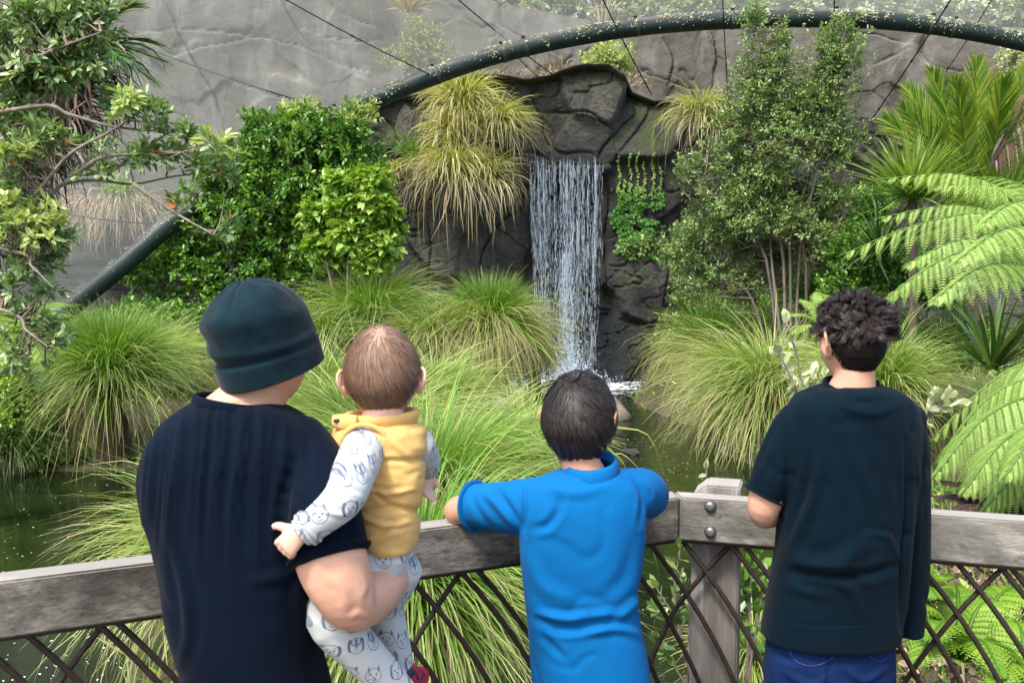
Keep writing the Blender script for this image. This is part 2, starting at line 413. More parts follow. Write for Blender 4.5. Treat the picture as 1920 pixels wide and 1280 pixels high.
# from the rim the rock runs back to the far wall
bb = np.linspace(0, 1, nb)[1:]
Ub = np.repeat(X1[None], nb-1, 0); Yb = Yc[-1][None] + bb[:, None]*(26.5-Yc[-1][None]); Zb = top[None] + .05*np.sin(bb[:, None]*3)+ .12*(fbm(np.stack([Ub, Yb], -1), 1.2, 3, 8)-.5)*bb[:, None]
Uall, Yall, Zall = np.vstack([U, Ub]), np.vstack([Yc, Yb]), np.vstack([Zc, Zb])
tone = np.vstack([tone, Ub*0+.5]); gm = np.vstack([gm, Ub*0])
wfx = W(1060, 500, CY)[0]
wet = np.exp(-((Uall-wfx)/.95)**2)*sst(4.2, 3.4, Zall) + .75*sst(1.5, .2, Zall)*np.exp(-((Uall-wfx)/2.2)**2)
nr, nc_ = Uall.shape; i = np.arange(nr-1)[:, None]*nc_ + np.arange(nc_-1)[None]
m = NT('dark_rock'); v = m.coord(); vs = m.coord((1, 1, .22))
n1 = m.noise(v, 1.3, 8, .62); n2 = m.noise(v, 14, 8, .7); n3 = m.noise(vs, 2.6, 6, .6)
c = m.ramp(n1, [(.32, (.020, .021, .020)), (.5, (.064, .063, .057)), (.70, (.155, .148, .128))])
c = m.mix(m.ramp(m.attr('rnd'), [(.3, .0), (.9, .75)]), c, m.ramp(n2, [(.35, (.040, .040, .037)), (.65, (.19, .18, .155))]))
c = m.mix(m.ramp(n3, [(.5, 0), (.68, .75)]), c, (.022, .024, .024))
c = m.mix(m.ramp(n3, [(.28, .6), (.38, 0)]), c, (.17, .135, .10))
mg = m.n('NewGeometry'); sep = m.n('SeparateXYZ'); m.l(mg.outputs['Normal'], sep.inputs[0])
moss = m.math('MULTIPLY', m.ramp(sep.outputs[2], [(.25, 0), (.6, 1)]), m.ramp(m.noise(v, 3.5, 6, .7), [(.42, 0), (.58, 1)]))
c = m.mix(moss, c, (.07, .11, .015))
c = m.mix(m.ramp(m.attr('groove'), [(.4, 0), (.9, .85)]), c, (.015, .016, .014))
wa = m.attr('t'); c = m.mix(m.math('MULTIPLY', wa, .85), c, (.006, .011, .015))
m.l(c, m.p.inputs['Base Color']); m.l(m.ramp(wa, [(0, .82), (.8, .30)]), m.p.inputs['Roughness'])
m.bump(m.math('ADD', n2, m.math('MULTIPLY', m.noise(v, 55, 5, .7), .4)), 1.0, .10)
cliff = thing('rock_cliff', 'dark wet rock cliff of fitted slabs behind the waterfall', 'cliff', (0, CY, -.6))
ob = mesh_obj('rock_face', np.stack([Uall, Yall, Zall], -1).reshape(-1, 3), np.stack([i, i+1, i+nc_+1, i+nc_], -1).reshape(-1, 4), m.m, None, {'rnd': tone.ravel(), 't': wet.ravel(), 'groove': gm.ravel()}); adopt(ob, cliff)
rock_mat = m.m
# thin overhanging rim slab along the top
sel = (X1 > -2.95) & (X1 < 3.9); xs = X1[sel][::6]; zs = top[sel][::6]
ys = Yc[-1][sel][::6]
m = NT('rim_stone'); v = m.coord(); n = m.noise(v, 7, 7, .7)
m.l(m.ramp(n, [(.35, (.02, .018, .015)), (.6, (.07, .06, .045)), (.75, (.18, .16, .12))]), m.p.inputs['Base Color']); m.p.inputs['Roughness'].default_value = .9; m.bump(n, .9, .04)
nz_ = fbm(np.stack([xs, xs*0], -1), 3, 3, 31)-.5
prof = np.array([[-.22, 0], [-.24, .03], [-.18, .055], [.3, .05], [.3, -.02], [-.1, -.035]])
V = np.stack([np.stack([xs, ys + p[0]*(1+.5*nz_), zs + p[1]*(1+nz_) + .03*nz_], -1) for p in prof], 1).reshape(-1, 3)
k = len(xs); j = np.arange(6); i0 = np.arange(k-1)[:, None]*6
ob = mesh_obj('rim_slab', V, np.stack([i0+j, i0+6+j, i0+6+(j+1) % 6, i0+(j+1) % 6], -1).reshape(-1, 4), m.m, smooth=False); adopt(ob, cliff)

# ---- far grey rendered wall
GY = 25.0
U1 = np.concatenate([np.linspace(-24, -13.5, 70, endpoint=False), np.linspace(-13.5, 13.5, 780, endpoint=False), np.linspace(13.5, 24, 71)]); Vn = np.linspace(0, 1, 330)
gp = [(-24, 14), (-3.5, 14), (-2.2, 8.6), (-.5, 8.0), (2, 7.5), (24, 7.2)]
gtop = np.interp(U1, [p[0] for p in gp], [p[1] for p in gp])
U, Zg = np.repeat(U1[None], 330, 0), .2 + (gtop[None]-.2)*Vn[:, None]
sg = []
for px, py in [(330, 30), (420, 60), (560, 40), (700, 60), (880, 60), (360, 130), (480, 160), (600, 120), (760, 160), (900, 30), (300, 200), (420, 230), (540, 230), (640, 170), (220, 300), (330, 300), (1010, 70), (1150, 110), (1250, 100), (1310, 140), (1060, 130), (1640, 120), (1720, 130), (1800, 100), (1850, 180), (1680, 180), (1640, 200), (1400, 120), (1500, 100), (90, 300), (100, 100), (0, 200)]:
    p = W(px, py, GY); sg.append((p[0], p[2]))
for _ in range(60):
    a, b_ = r2.uniform(-24, 24), r2.uniform(0, 13)
    if not (-10 < a < 13 and b_ > 4): sg.append((a, b_))
sg = np.array([(a, b_, r2.uniform(-.06, .06), r2.uniform(-.05, .05), r2.uniform(-.05, .05)) for a, b_ in sg])
out, tone, gm = slabs(U, Zg, sg, warp=.8, groove=.03, gw=.030, soft=.06, sd=40)
gm = gm*(.05+.95*sst(.46, .62, fbm(np.stack([U, Zg], -1), .5, 3, 78)))
P3 = np.stack([U, Zg, U*0], -1)
out = out + .14*(fbm(P3, .45, 3, 51)-.5) + .03*(fbm(P3, 6, 3, 52)-.5)
WC = [[(225, 66), (290, 58), (350, 56), (420, 60), (490, 70), (560, 86), (640, 122), (720, 142)], [(303, -5), (330, 50), (355, 100), (386, 150), (410, 200), (424, 238)], [(318, 106), (400, 85), (470, 72), (505, 68)], [(520, -5), (550, 45), (592, 96)], [(430, 150), (520, 180), (610, 202)], [(215, 186), (300, 205), (350, 222), (398, 244)],
      [(600, 72), (680, 78), (760, 70), (850, 36)], [(1170, 112), (1220, 140), (1280, 160), (1310, 168)], [(1328, 50), (1342, 110), (1334, 170)], [(1722, 92), (1750, 122), (1810, 132), (1860, 128)], [(1560, 60), (1640, 66), (1700, 82)], [(640, 30), (720, 52), (800, 50)], [(20, 380), (120, 350), (240, 350)], [(1240, 70), (1262, 110), (1250, 160)], [(1640, 122), (1684, 102)], [(940, 50), (1000, 80), (1050, 110)]]
wm, wst = creases(np.stack([U, U*0+GY, Zg], -1), WC, 2.4, 4.0)
gm = np.maximum(gm*.12, wm); out = out - .035*wm + .05*wst
Yg = GY - out
m = NT('rendered_wall'); v = m.coord(); vs = m.coord((1, 1, .3))
n1 = m.noise(v, .8, 8, .6); n2 = m.noise(v, 30, 6, .7); n3 = m.noise(vs, 1.4, 7, .65)
c = m.ramp(n1, [(.3, (.075, .070, .058)), (.5, (.115, .108, .09)), (.7, (.17, .16, .14))])
c = m.mix(m.ramp(m.attr('rnd'), [(.3, 0), (.8, .45)]), c, (.085, .078, .062))
c = m.mix(m.ramp(n3, [(.5, 0), (.66, .55)]), c, (.27, .27, .25))
c = m.mix(m.ramp(n3, [(.30, .55), (.42, 0)]), c, (.055, .052, .040))
c = m.mix(m.ramp(n2, [(.62, 0), (.72, .5)]), c, (.34, .34, .32))
c = m.mix(m.ramp(m.attr('groove'), [(.35, 0), (.95, .8)]), c, (.025, .022, .018))
m.l(c, m.p.inputs['Base Color']); m.p.inputs['Roughness'].default_value = .93
m.bump(m.math('ADD', n2, m.math('MULTIPLY', m.noise(v, 6, 6, .7), .8)), .5, .06)
nr, nc_ = U.shape; i = np.arange(nr-1)[:, None]*nc_ + np.arange(nc_-1)[None]
wall = mesh_obj('rendered_wall', np.stack([U, Yg, Zg], -1).reshape(-1, 3), np.stack([i, i+1, i+nc_+1, i+nc_], -1).reshape(-1, 4), m.m, None, {'rnd': tone.ravel(), 'groove': gm.ravel()})
tag(recenter(wall, (0, GY, .2)), 'tall grey creased concrete wall rising behind the cliff and the arch', 'wall')

# ---- steel arch
apx = [(20, 690, 14.6), (95, 607, 14.9), (230, 497, 15.3), (330, 412, 15.7), (480, 310, 16.2), (640, 214, 16.7), (720, 180, 16.9), (800, 148, 17.0), (900, 113, 17.2), (1000, 86, 17.3), (1100, 66, 17.4), (1200, 51, 17.5), (1300, 42, 17.5),
       (1400, 37, 17.5), (1500, 35, 17.5), (1600, 36, 17.5), (1700, 43, 17.5), (1800, 56, 17.4), (1920, 80, 17.3), (2100, 130, 17.2), (2400, 260, 16.8), (2700, 450, 16.4), (2950, 700, 16)]
AP = np.array([W(*p) for p in apx]); AQ = resample(AP, 160)
AQ[0, 2] = -.6
arch = thing('steel_arch', 'long dark green steel pipe arch crossing above the waterfall, crusted with lichen', 'arch', AQ[0])
m = NT('arch_paint'); v = m.coord(); n1 = m.noise(v, 5, 6, .6); n2 = m.noise(v, 1.2, 4, .5)
c = m.ramp(n1, [(.35, (.006, .018, .017)), (.7, (.016, .030, .027))])
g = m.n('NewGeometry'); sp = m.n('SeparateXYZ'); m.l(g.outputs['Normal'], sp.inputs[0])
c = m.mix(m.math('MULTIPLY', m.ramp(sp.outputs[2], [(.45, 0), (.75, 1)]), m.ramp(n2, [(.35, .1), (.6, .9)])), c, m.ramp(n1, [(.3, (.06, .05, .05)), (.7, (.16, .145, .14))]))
m.l(c, m.p.inputs['Base Color']); m.p.inputs['Roughness'].default_value = .5; m.p.inputs['Specular IOR Level'].default_value = .3; m.bump(n1, .15, .01)
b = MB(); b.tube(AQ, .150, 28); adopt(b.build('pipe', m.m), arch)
b = MB()
T = unit(np.gradient(AQ, axis=0))
def on_arch(u, ang, r):
    i = np.clip((u*(len(AQ)-1)).astype(int), 0, len(AQ)-2); f = (u*(len(AQ)-1)-i)[:, None]
    p = AQ[i]*(1-f)+AQ[i+1]*f; t_ = T[i]; n_ = unit(np.stack([-t_[:, 2], 0*t_[:, 0], t_[:, 0]], -1)); n_[n_[:, 2] < 0] *= -1
    o_ = n_*np.cos(ang)[:, None] + np.array([0, -1., 0])*np.sin(ang)[:, None]
    return p + o_*np.broadcast_to(r, ang.shape)[:, None], o_
m2_ = NT('clamp_steel'); m2_.p.inputs['Base Color'].default_value = (.03, .035, .032, 1); m2_.p.inputs['Roughness'].default_value = .6; cable_mat_early = m2_.m
N = 11000
u = rng.random(N)**.9; px_, _ = topx(on_arch(u, u*0, .15)[0])
cl = vnoise(np.stack([u*90, u*0], -1), 1, 5)*.6 + vnoise(np.stack([u*300, u*0+3], -1), 1, 6)*.4
dens = np.interp(px_, [600, 700, 900, 1100, 1350, 1450, 1700, 1900, 2000], [.25, .35, .5, .55, .45, .9, 1, .7, .4])
ang = np.abs(rng.normal(.85, .55, N)); keep = (rng.random(N) < dens*sst(.35, .6, cl)*1.1)
u, ang = u[keep], ang[keep]; p, o_ = on_arch(u, ang, .155)
b.blobs(p, np.where(rng.random(len(p)) < .04, rng.uniform(.022, .04, len(p)), rng.uniform(.006, .017, len(p))))
m = NT('lichen'); m.l(m.ramp(m.attr('rnd'), [(0, (.14, .17, .06)), (.4, (.26, .30, .18)), (.85, (.42, .45, .36)), (1, (.40, .30, .12))]), m.p.inputs['Base Color']); m.p.inputs['Roughness'].default_value = .95
ob = b.build('lichen', m.m, smooth=False); ob['kind'] = 'stuff'; adopt(ob, arch)

for cpx in (640, 812, 944, 985, 1192, 1367, 1566, 1752, 1788):
    qx, _ = topx(AQ); k_ = int(np.argmin(np.abs(qx-cpx))); t_ = T[k_]; b = MB(); q_ = AQ[k_]
    b.tube([q_-t_*.035, q_-t_*.033, q_+t_*.033, q_+t_*.035], [.1515, .158, .158, .1515], 28, cap=False)
    n_ = unit(np.array([-t_[2], 0, t_[0]])); n_ = n_*np.sign(n_[2]); b.box(q_+n_*.175+[0, -.03, 0], (.05, .03, .05)); b.tube([q_+n_*.185+[-.03, -.05, 0], q_+n_*.185+[.03, -.05, 0]], .012, 8)
    adopt(b.build('cable_clamp', cable_mat_early), arch)
# ---- netting hung from the arch up over the enclosure
m = NT('netting'); v = m.coord(); n1 = m.noise(v, .35, 3, .5); n2 = m.noise(m.coord((1, 1, 8)), 1.5, 4, .6)
tr = m.n('BsdfTransparent'); df = m.n('BsdfDiffuse'); df.inputs[0].default_value = (.78, .80, .74, 1)
tl = m.n('BsdfTranslucent'); tl.inputs[0].default_value = (.85, .88, .80, 1)
a1 = m.n('MixShader'); a1.inputs[0].default_value = .5; m.l(df.outputs[0], a1.inputs[1]); m.l(tl.outputs[0], a1.inputs[2])
mx = m.n('MixShader'); m.l(m.ramp(m.math('ADD', m.math('MULTIPLY', n1, .7), m.math('MULTIPLY', n2, .3)), [(.35, .18), (.65, .36)]), mx.inputs[0])
m.l(tr.outputs[0], mx.inputs[1]); m.l(a1.outputs[0], mx.inputs[2]); m.l(mx.outputs[0], m.out.inputs[0])
seg = 26; uu = np.linspace(0, 1, seg)
V = []
for q in AQ:
    top_ = np.array([q[0]*1.0, q[1]-2.2, 15.0])
    V.append(q[None] + (top_-q)[None]*uu[:, None] + np.array([0, .35, 0])*np.sin(uu*np.pi)[:, None] + np.array([0, 0, .10]))
V = np.array(V); k = len(AQ); i = np.arange(k-1)[:, None]*seg + np.arange(seg-1)[None]
net = mesh_obj('netting', V.reshape(-1, 3), np.stack([i, i+1, i+seg+1, i+seg], -1).reshape(-1, 4), m.m)
tag(recenter(net, AQ[80]), 'fine pale see-through aviary netting stretched up from the steel arch', 'netting')

# ---- cables
m = NT('cable_steel'); m.p.inputs['Base Color'].default_value = (.03, .032, .03, 1); m.p.inputs['Roughness'].default_value = .5; m.p.inputs['Metallic'].default_value = .6
cable_mat = m.m
cables = [((400, -80, 15.0), (812, 143, 16.9), 'black cable over the netting meeting the arch above the tall hanging tussock', .010),
          ((200, 62, 15.4), (640, 212, 16.6), 'long slack cable across the grey wall ending on the arch beside the glossy bush', .010),
          ((720, -125, 14.8), (1052, 152, 19.1), 'cable crossing the arch and tied down left of the rim of the tall rock slab', .011),
          ((1080, -110, 15.0), (1222, 178, 19.0), 'cable crossing the arch and tied down right of the tall rock slab', .011),
          ((1352, -60, 15.8), (1367, 215, 19.0), 'near vertical cable crossing the arch left of the slender tree', .010),
          ((1566, -60, 15.8), (1562, 120, 18.6), 'near vertical cable crossing the arch behind the top of the slender tree', .010),
          ((1850, -110, 15.2), (1636, 222, 19.0), 'long slanting cable crossing the arch down to the dark rim beside the palm', .012),
          ((1900, -70, 15.8), (1770, 140, 19.0), 'thin faint cable slanting down the grey wall beyond the palm', .008),
          ((100, 396, 17.0), (290, 420, 16.0), 'short dark cable reaching the lower left end of the arch', .010),
          ((950, 84, 17.2), (1010, 145, 19.0), 'short stay wire under the arch above the flat rim of the cliff', .009),
          ((1930, 125, 20.0), (1800, 205, 23.0), 'short thin cable on the grey wall at the far right above the palm', .008)]
for a, b_, lab, r in cables:
    A, B = W(*a), W(*b_); uu_ = np.linspace(0, 1, 14)[:, None]
    P = A + (B-A)*uu_; P[:, 2] -= .06*np.sin(uu_[:, 0]*np.pi)*np.linalg.norm(B-A)/4
    q = MB(); q.tube(P, r, 6)
    for f in (.3, .6, .93):
        k_ = A+(B-A)*f; k_[2] -= .06*math.sin(f*math.pi)*np.linalg.norm(B-A)/4
        q.tube([k_-(B-A)/np.linalg.norm(B-A)*.05, k_, k_+(B-A)/np.linalg.norm(B-A)*.05], [r, r*1.9, r], 6)
    tag(recenter(q.build('steel_cable', cable_mat), B), lab, 'cable', 'stay cables of the enclosure')

# ---- waterfall
wf = thing('waterfall', 'narrow white waterfall dropping from a rock lip into the pond', 'waterfall', (wfx, CY-.3, WATER_Z))
m = NT('falling_water'); m.p.inputs['Base Color'].default_value = (.74, .84, .94, 1); m.p.inputs['Roughness'].default_value = .12; m.p.inputs['Specular IOR Level'].default_value = .8
tl = m.n('BsdfTranslucent'); tl.inputs[0].default_value = (.8, .9, 1, 1); mx = m.n('MixShader'); mx.inputs[0].default_value = .35
m.l(m.p.outputs[0], mx.inputs[1]); m.l(tl.outputs[0], mx.inputs[2]); m.l(mx.outputs[0], m.out.inputs[0]); drop_mat = m.m
ztop = W(1060, 306, CY-.35)[2]; xl, xr = W(990, 400, CY-.35)[0], W(1130, 400, CY-.35)[0]
def fall(x, z, dy=0.0):
    h = np.clip(ztop-z, 0, 9); k_ = np.sqrt(h)
    return np.stack([x + (wfx+.10-x)*.045*h, CY-.42 - .13*k_ + dy, z], -1)
b = MB(); r3 = np.random.default_rng(11)
centers = r3.uniform(xl, xr, 70); wts = r3.uniform(.12, 1, 70)**2.6*(.35+.65*np.sin(np.clip((centers-xl)/(xr-xl), 0, 1)*np.pi))
cxs = r3.choice(centers, 8500, p=wts/wts.sum()) + r3.normal(0, .010, 8500)
strand = r3.random(8500) < .25; cxs[strand] = r3.uniform(xl, xr, strand.sum())
z = ztop - (r3.random(8500)**.9)*(ztop-WATER_Z-.05)
z0 = ztop-z
cxs += r3.normal(0, 1, 8500)*.012*z0; lowc = (r3.random(8500) < .38) & (z0 > 1.7); cxs[lowc] = wfx-.02 + r3.normal(0, .10, lowc.sum())
L = (.03 + .30*r3.random(8500)**2.2)*(1-.12*z0).clip(.4, 1); wd = .0013 + .0050*r3.random(8500)**1.8
P0 = fall(cxs, z, r3.normal(0, .05, 8500)); 
kk = np.linspace(-.5, .5, 4)
PP = P0[:, None] + np.stack([0*kk, 0*kk, kk], -1)[None]*L[:, None, None] + r3.normal(0, .003, (8500, 4, 3))
WW = wd[:, None]*np.array([.25, 1, 1, .3])[None]
for sdv in ([1, 0, 0], [0, 1, 0]):
    b.ribbons(PP, WW, np.tile(np.array([sdv], float), (8500, 1)), r3.random(8500))
adopt(b.build('water_streaks', drop_mat), wf)
# continuous thin curtain with gaps
nx_, nz_2 = 90, 110
m = NT('water_curtain'); v = m.coord((1, 1, .055)); n1 = m.noise(v, 26, 5, .65); n2 = m.noise(m.coord((1, 1, .14)), 10, 5, .7)
m.p.inputs['Base Color'].default_value = (.75, .85, .93, 1); m.p.inputs['Roughness'].default_value = .15
tr = m.n('BsdfTransparent'); mx = m.n('MixShader')
al = m.math('MULTIPLY', m.ramp(n1, [(.58, 0), (.72, .6)]), m.ramp(n2, [(.36, .15), (.55, 1)]))
m.l(al, mx.inputs[0]); m.l(tr.outputs[0], mx.inputs[1]); m.l(m.p.outputs[0], mx.inputs[2]); m.l(mx.outputs[0], m.out.inputs[0]); m.bump(n1, .5, .03)
Xc, Zc2, Fq = grid(xl, xr, nx_, WATER_Z, ztop, nz_2)
for dy, nm in ((0, 'water_curtain'), (.07, 'water_curtain')):
    Pn = fall(Xc, Zc2, dy + .05*(fbm(np.stack([Xc*9, Zc2*.4], -1), 1, 3, int(dy*100)+60)-.5))
    ob = mesh_obj(nm, Pn.reshape(-1, 3), Fq, m.m); adopt(ob, wf)
# lip: water sliding over the ledge
Xc, Tt, Fq = grid(xl-.02, xr+.02, 60, 0, 1, 10)
Pn = np.stack([Xc, CY-.42+.75*(1-Tt), ztop + .02*(1-Tt) + .012*np.sin(Xc*25)*Tt], -1)
m = NT('sliding_water'); m.p.inputs['Base Color'].default_value = (.10, .20, .32, 1); m.p.inputs['Roughness'].default_value = .08; m.bump(m.noise(m.coord(), 30, 4), .5, .02)
adopt(mesh_obj('lip_water', Pn.reshape(-1, 3), Fq, m.m), wf)
b = MB(); b.box((wfx, CY-.05, ztop-.09), (xr-xl+.25, .74, .16), bevel=.03)
adopt(b.build('lip_stone', rock_mat), cliff)
# spray and foam at the foot
b = MB(); n = 2600
a = r3.random(n)*2*np.pi; rr = np.abs(r3.normal(0, .42, n)); hh = np.abs(r3.normal(0, .20, n))*np.exp(-rr*1.2)
bx_ = wfx+.12+np.cos(a)*rr*1.1; by_ = CY-.95+np.sin(a)*rr*.8
b.blobs(np.stack([bx_, by_, WATER_Z+.01+hh], -1), r3.uniform(.004, .014, n))
n = 900; b.blobs(np.stack([wfx+.02+r3.normal(0, .13, n), CY-.75+r3.normal(0, .1, n), WATER_Z+.1+np.abs(r3.normal(0, .38, n))], -1), r3.uniform(.006, .02, n))
ob = b.build('spray', drop_mat, smooth=False); ob['kind'] = 'stuff'; adopt(ob, wf)
m = NT('foam'); v = m.coord(); n1 = m.noise(v, 9, 7, .75, dist=1.0)
m.p.inputs['Base Color'].default_value = (.78, .84, .88, 1); m.p.inputs['Roughness'].default_value = .6
tr = m.n('BsdfTransparent'); mx = m.n('MixShader')
g = m.n('NewGeometry'); d = m.n('VectorMath', operation='DISTANCE'); m.l(g.outputs['Position'], d.inputs[0]); d.inputs[1].default_value = (wfx+.1, CY-1.0, WATER_Z)
al = m.math('MULTIPLY', m.ramp(m.math('SUBTRACT', n1, m.math('MULTIPLY', d.outputs['Value'], .13)), [(.34, 0), (.42, .9)]), m.ramp(d.outputs['Value'], [(.9, 1), (1.0, 1)]))
m.l(al, mx.inputs[0]); m.l(tr.outputs[0], mx.inputs[1]); m.l(m.p.outputs[0], mx.inputs[2]); m.l(mx.outputs[0], m.out.inputs[0])
Xc, Yc2, Fq = grid(wfx-1.3, wfx+1.7, 40, CY-2.9, CY-.2, 40)
ob = mesh_obj('foam', np.stack([Xc, Yc2, WATER_Z+.012+.02*fbm(np.stack([Xc, Yc2], -1), 4, 3)], -1).reshape(-1, 3), Fq, m.m); adopt(ob, wf)

# ---- specks of leaf and pollen on the pond
b = MB(); pts = []
for px0, px1, py0, py1, n in ((0, 330, 905, 1280, 170), (1140, 1300, 760, 1000, 90), (1150, 1400, 820, 900, 30), (0, 1300, 1000, 1280, 110)):
    for _ in range(n): pts.append(G(rng.uniform(px0, px1), rng.uniform(py0, py1), WATER_Z+.006))
pts = np.array(pts); n = len(pts)
dr = np.stack([rng.normal(size=n), rng.normal(size=n), rng.normal(size=n)*.05], -1)
b.leaves(pts, dr, np.tile([0, 0, 1.], (n, 1)), rng.uniform(.008, .028, n), rng.uniform(.006, .014, n), rng.random(n))
m = NT('petal'); m.l(m.ramp(m.attr('rnd'), [(0, (.7, .7, .62)), (.7, (.8, .8, .75)), (1, (.5, .42, .2))]), m.p.inputs['Base Color'])
tag(b.build('floating_petals', m.m), 'pale petals and leaf specks scattered on the dark pond', 'petals', kind='stuff')
# ================================================================ PLANTS
UP = np.array([0, 0, 1.])
def px2m(n, Y): return n*Y/F
def rdir(n, r=rng): 
    v = r.normal(size=(n, 3)); return unit(v)

C_TUSS = [(0, (.04, .16, .008)), (.35, (.10, .31, .014)), (.62, (.21, .41, .035)), (.80, (.34, .43, .11)), (.86, (.40, .33, .17)), (1, (.27, .17, .09))]
M_TUSS = mat_leaf('tussock_blade', C_TUSS, tipcol=(.42, .40, .20), tipfrom=.45, rough=.5, trans=.35)
M_PALE = mat_leaf('pale_tussock_blade', [(0, (.06, .18, .015)), (.4, (.17, .35, .035)), (.7, (.36, .50, .10)), (.86, (.50, .47, .22)), (1, (.33, .23, .14))], tipcol=(.48, .44, .25), tipfrom=.4, rough=.5, trans=.35)
M_GOLD = mat_leaf('golden_blade', [(0, (.20, .30, .03)), (.4, (.42, .50, .09)), (.7, (.64, .64, .26)), (.85, (.62, .56, .38)), (1, (.34, .22, .16))], tipcol=(.66, .60, .34), tipfrom=.35, rough=.45, trans=.35, basecol=(.34, .42, .03), baseto=.35)
M_DARKG = mat_leaf('dark_blade', [(0, (.015, .05, .012)), (.6, (.04, .11, .018)), (1, (.12, .18, .05))], tipcol=(.14, .17, .06), rough=.4, trans=.25)

def blades(b, c, n, L, elev, azr=(0, 2*np.pi), droop=.9, r0=.12, wd=.007, rnd=(0, .75), K=7, wob=.09, Lvar=.42, zmin=None, seedr=rng, upw=0, tw=.5):
    az = seedr.uniform(*azr, n); el = np.clip(seedr.normal(elev[0], elev[1], n), -.9, 1.5)
    Ln = L*seedr.uniform(1-Lvar, 1+Lvar*.6, n)
    hd = np.stack([np.cos(az), np.sin(az), 0*az], -1)
    rr = np.sqrt(seedr.random(n))*r0
    st = np.asarray(c) + hd*rr[:, None] + np.stack([0*az, 0*az, seedr.uniform(-.3, .3, n)*r0], -1)
    t = np.linspace(0, 1, K); dr_ = droop*seedr.uniform(.55, 1.35, n)
    # curve: the pitch falls along the blade, so the blade arches over and hangs
    pit = el[:, None] - dr_[:, None]*2.0*t[None]**1.3
    pit = np.maximum(pit, -1.5)
    ds = Ln[:, None]/(K-1)
    dx = np.cos(pit)*ds; dz = np.sin(pit)*ds
    hx = np.concatenate([np.zeros((n, 1)), np.cumsum(dx[:, :-1], 1)], 1); hz = np.concatenate([np.zeros((n, 1)), np.cumsum(dz[:, :-1], 1)], 1)
    sdv = np.stack([-hd[:, 1], hd[:, 0], 0*az], -1)
    side_w = (seedr.normal(0, wob, n)*(1+2.5*(seedr.random(n) < .12)))[:, None]*Ln[:, None]*t[None]**2 
    P = st[:, None] + hd[:, None]*hx[..., None] + UP*hz[..., None] + sdv[:, None]*side_w[..., None]
    if zmin is not None: P[..., 2] = np.maximum(P[..., 2], zmin + .03*seedr.random((n, 1)))
    Wd = wd*seedr.uniform(.7, 1.3, n)[:, None]*np.array([.8, 1, 1, .95, .8, .55, .1])[None, :K] if K == 7 else wd*np.ones((n, K))*np.linspace(1, .15, K)
    tang = unit(np.gradient(P, axis=1)); a_ = seedr.normal(0, tw, n)[:, None, None]
    sd2 = sdv[:, None]*np.cos(a_) + np.cross(tang, np.broadcast_to(sdv[:, None], P.shape))*np.sin(a_)
    b.ribbons(P, Wd, sd2, seedr.uniform(*rnd, n), t)

GT = 'tussocks on the pond banks'
def tussock(px, py, Y, lab, up_px=110, sp_px=150, skirt_px=120, n=2600, mat=None, straw=.35, base_z=None, name='tussock', group=GT, wd=.008, azr=(0, 2*np.pi), erect=1.0, seed=None, cat='tussock', dr=1.0):
    r = np.random.default_rng(seed if seed is not None else int(px*7+py*13))
    c = W(px, py, Y); up = px2m(up_px, Y); sp = px2m(sp_px, Y); sk = px2m(skirt_px, Y)
    gz = WATER_Z if base_z is None else base_z
    b = MB(); mz = max(gz-.02, -10)
    r0 = sp*.22
    heavy = straw >= .5
    n1 = int(n*(.24 if heavy else .34)*erect); n2 = int(n*(.15 if heavy else .40)); n3 = n-n1-n2
    blades(b, c, n1, up*1.18, (1.18, .20), azr, .17*dr, r0, wd, (0, .50), seedr=r, zmin=mz)
    blades(b, c, n2, (sp+up*.6)*(.85 if heavy else 1.05), (.80, .25), azr, .75*dr, r0*1.1, wd, (.2, .86), seedr=r, zmin=mz)
    blades(b, c - UP*sk*.15, int(n3*(1-straw)), (sk*1.05+sp*.45), (.45, .3), azr, 1.0*dr, r0*1.2, wd, (.35, .88), seedr=r, zmin=mz)
    blades(b, c - UP*sk*.12, int(n3*straw)+1, (sk*1.0+sp*.30), (.2, .4), azr, 1.25*dr, r0*1.2, wd, (.84, 1), seedr=r, zmin=mz)
    # the fibrous pedestal inside
    k = thing(name, lab, cat, (c[0], c[1], min(gz, c[2]-.05)), group)
    adopt(b.build('blades', mat or M_TUSS), k)
    if c[2]-gz > .15:
        q = MB(); h = c[2]-gz
        q.tube(np.array([[c[0], c[1], gz-.15], [c[0]+.03, c[1], gz+h*.4], [c[0], c[1], c[2]-.03]]), [r0*1.5, r0*1.25, r0*.9], 14, rnd=r.random(), res=8)
        adopt(q.build('stump', M_FIB), k)
    return k
m = NT('fibre'); v = m.coord((1, 1, .15)); n1 = m.noise(v, 60, 4, .7)
m.l(m.ramp(n1, [(.3, (.03, .022, .012)), (.7, (.15, .11, .06))]), m.p.inputs['Base Color']); m.p.inputs['Roughness'].default_value = .95; m.bump(n1, .9, .03); M_FIB = m.m

T = tussock
T(205, 722, 11.2, 'big round tussock at the left pond edge with upright green top and hanging skirt', 118, 104, 168, 5400, straw=.45, erect=1.6)
T(60, 770, 12.2, 'dull dark tussock low behind the big round one at the left edge', 60, 90, 90, 1500, M_DARKG, .3)
T(25, 838, 10.9, 'low dark grass clump hiding the soil of the bank at the left edge', 50, 85, 60, 1500, M_DARKG, .3)
T(300, 690, 13.5, 'loose wispy tussock right of the big round one, before the mud bank', 70, 110, 60, 1600, M_PALE, .3)
T(700, 606, 15.4, 'green tussock below the heart leaved bush, above the toddler', 88, 105, 75, 2600, erect=1.4)
T(612, 640, 15.0, 'small pale tussock just right of the dark beanie', 60, 80, 60, 1500, M_PALE)
T(918, 612, 15.2, 'tall tussock left of the waterfall with bright green top and brown skirt', 80, 92, 140, 4800, straw=.72, erect=1.5)
T(815, 640, 15.0, 'pale fine tussock between the toddler and the brown skirted one', 62, 90, 80, 2200, M_PALE)
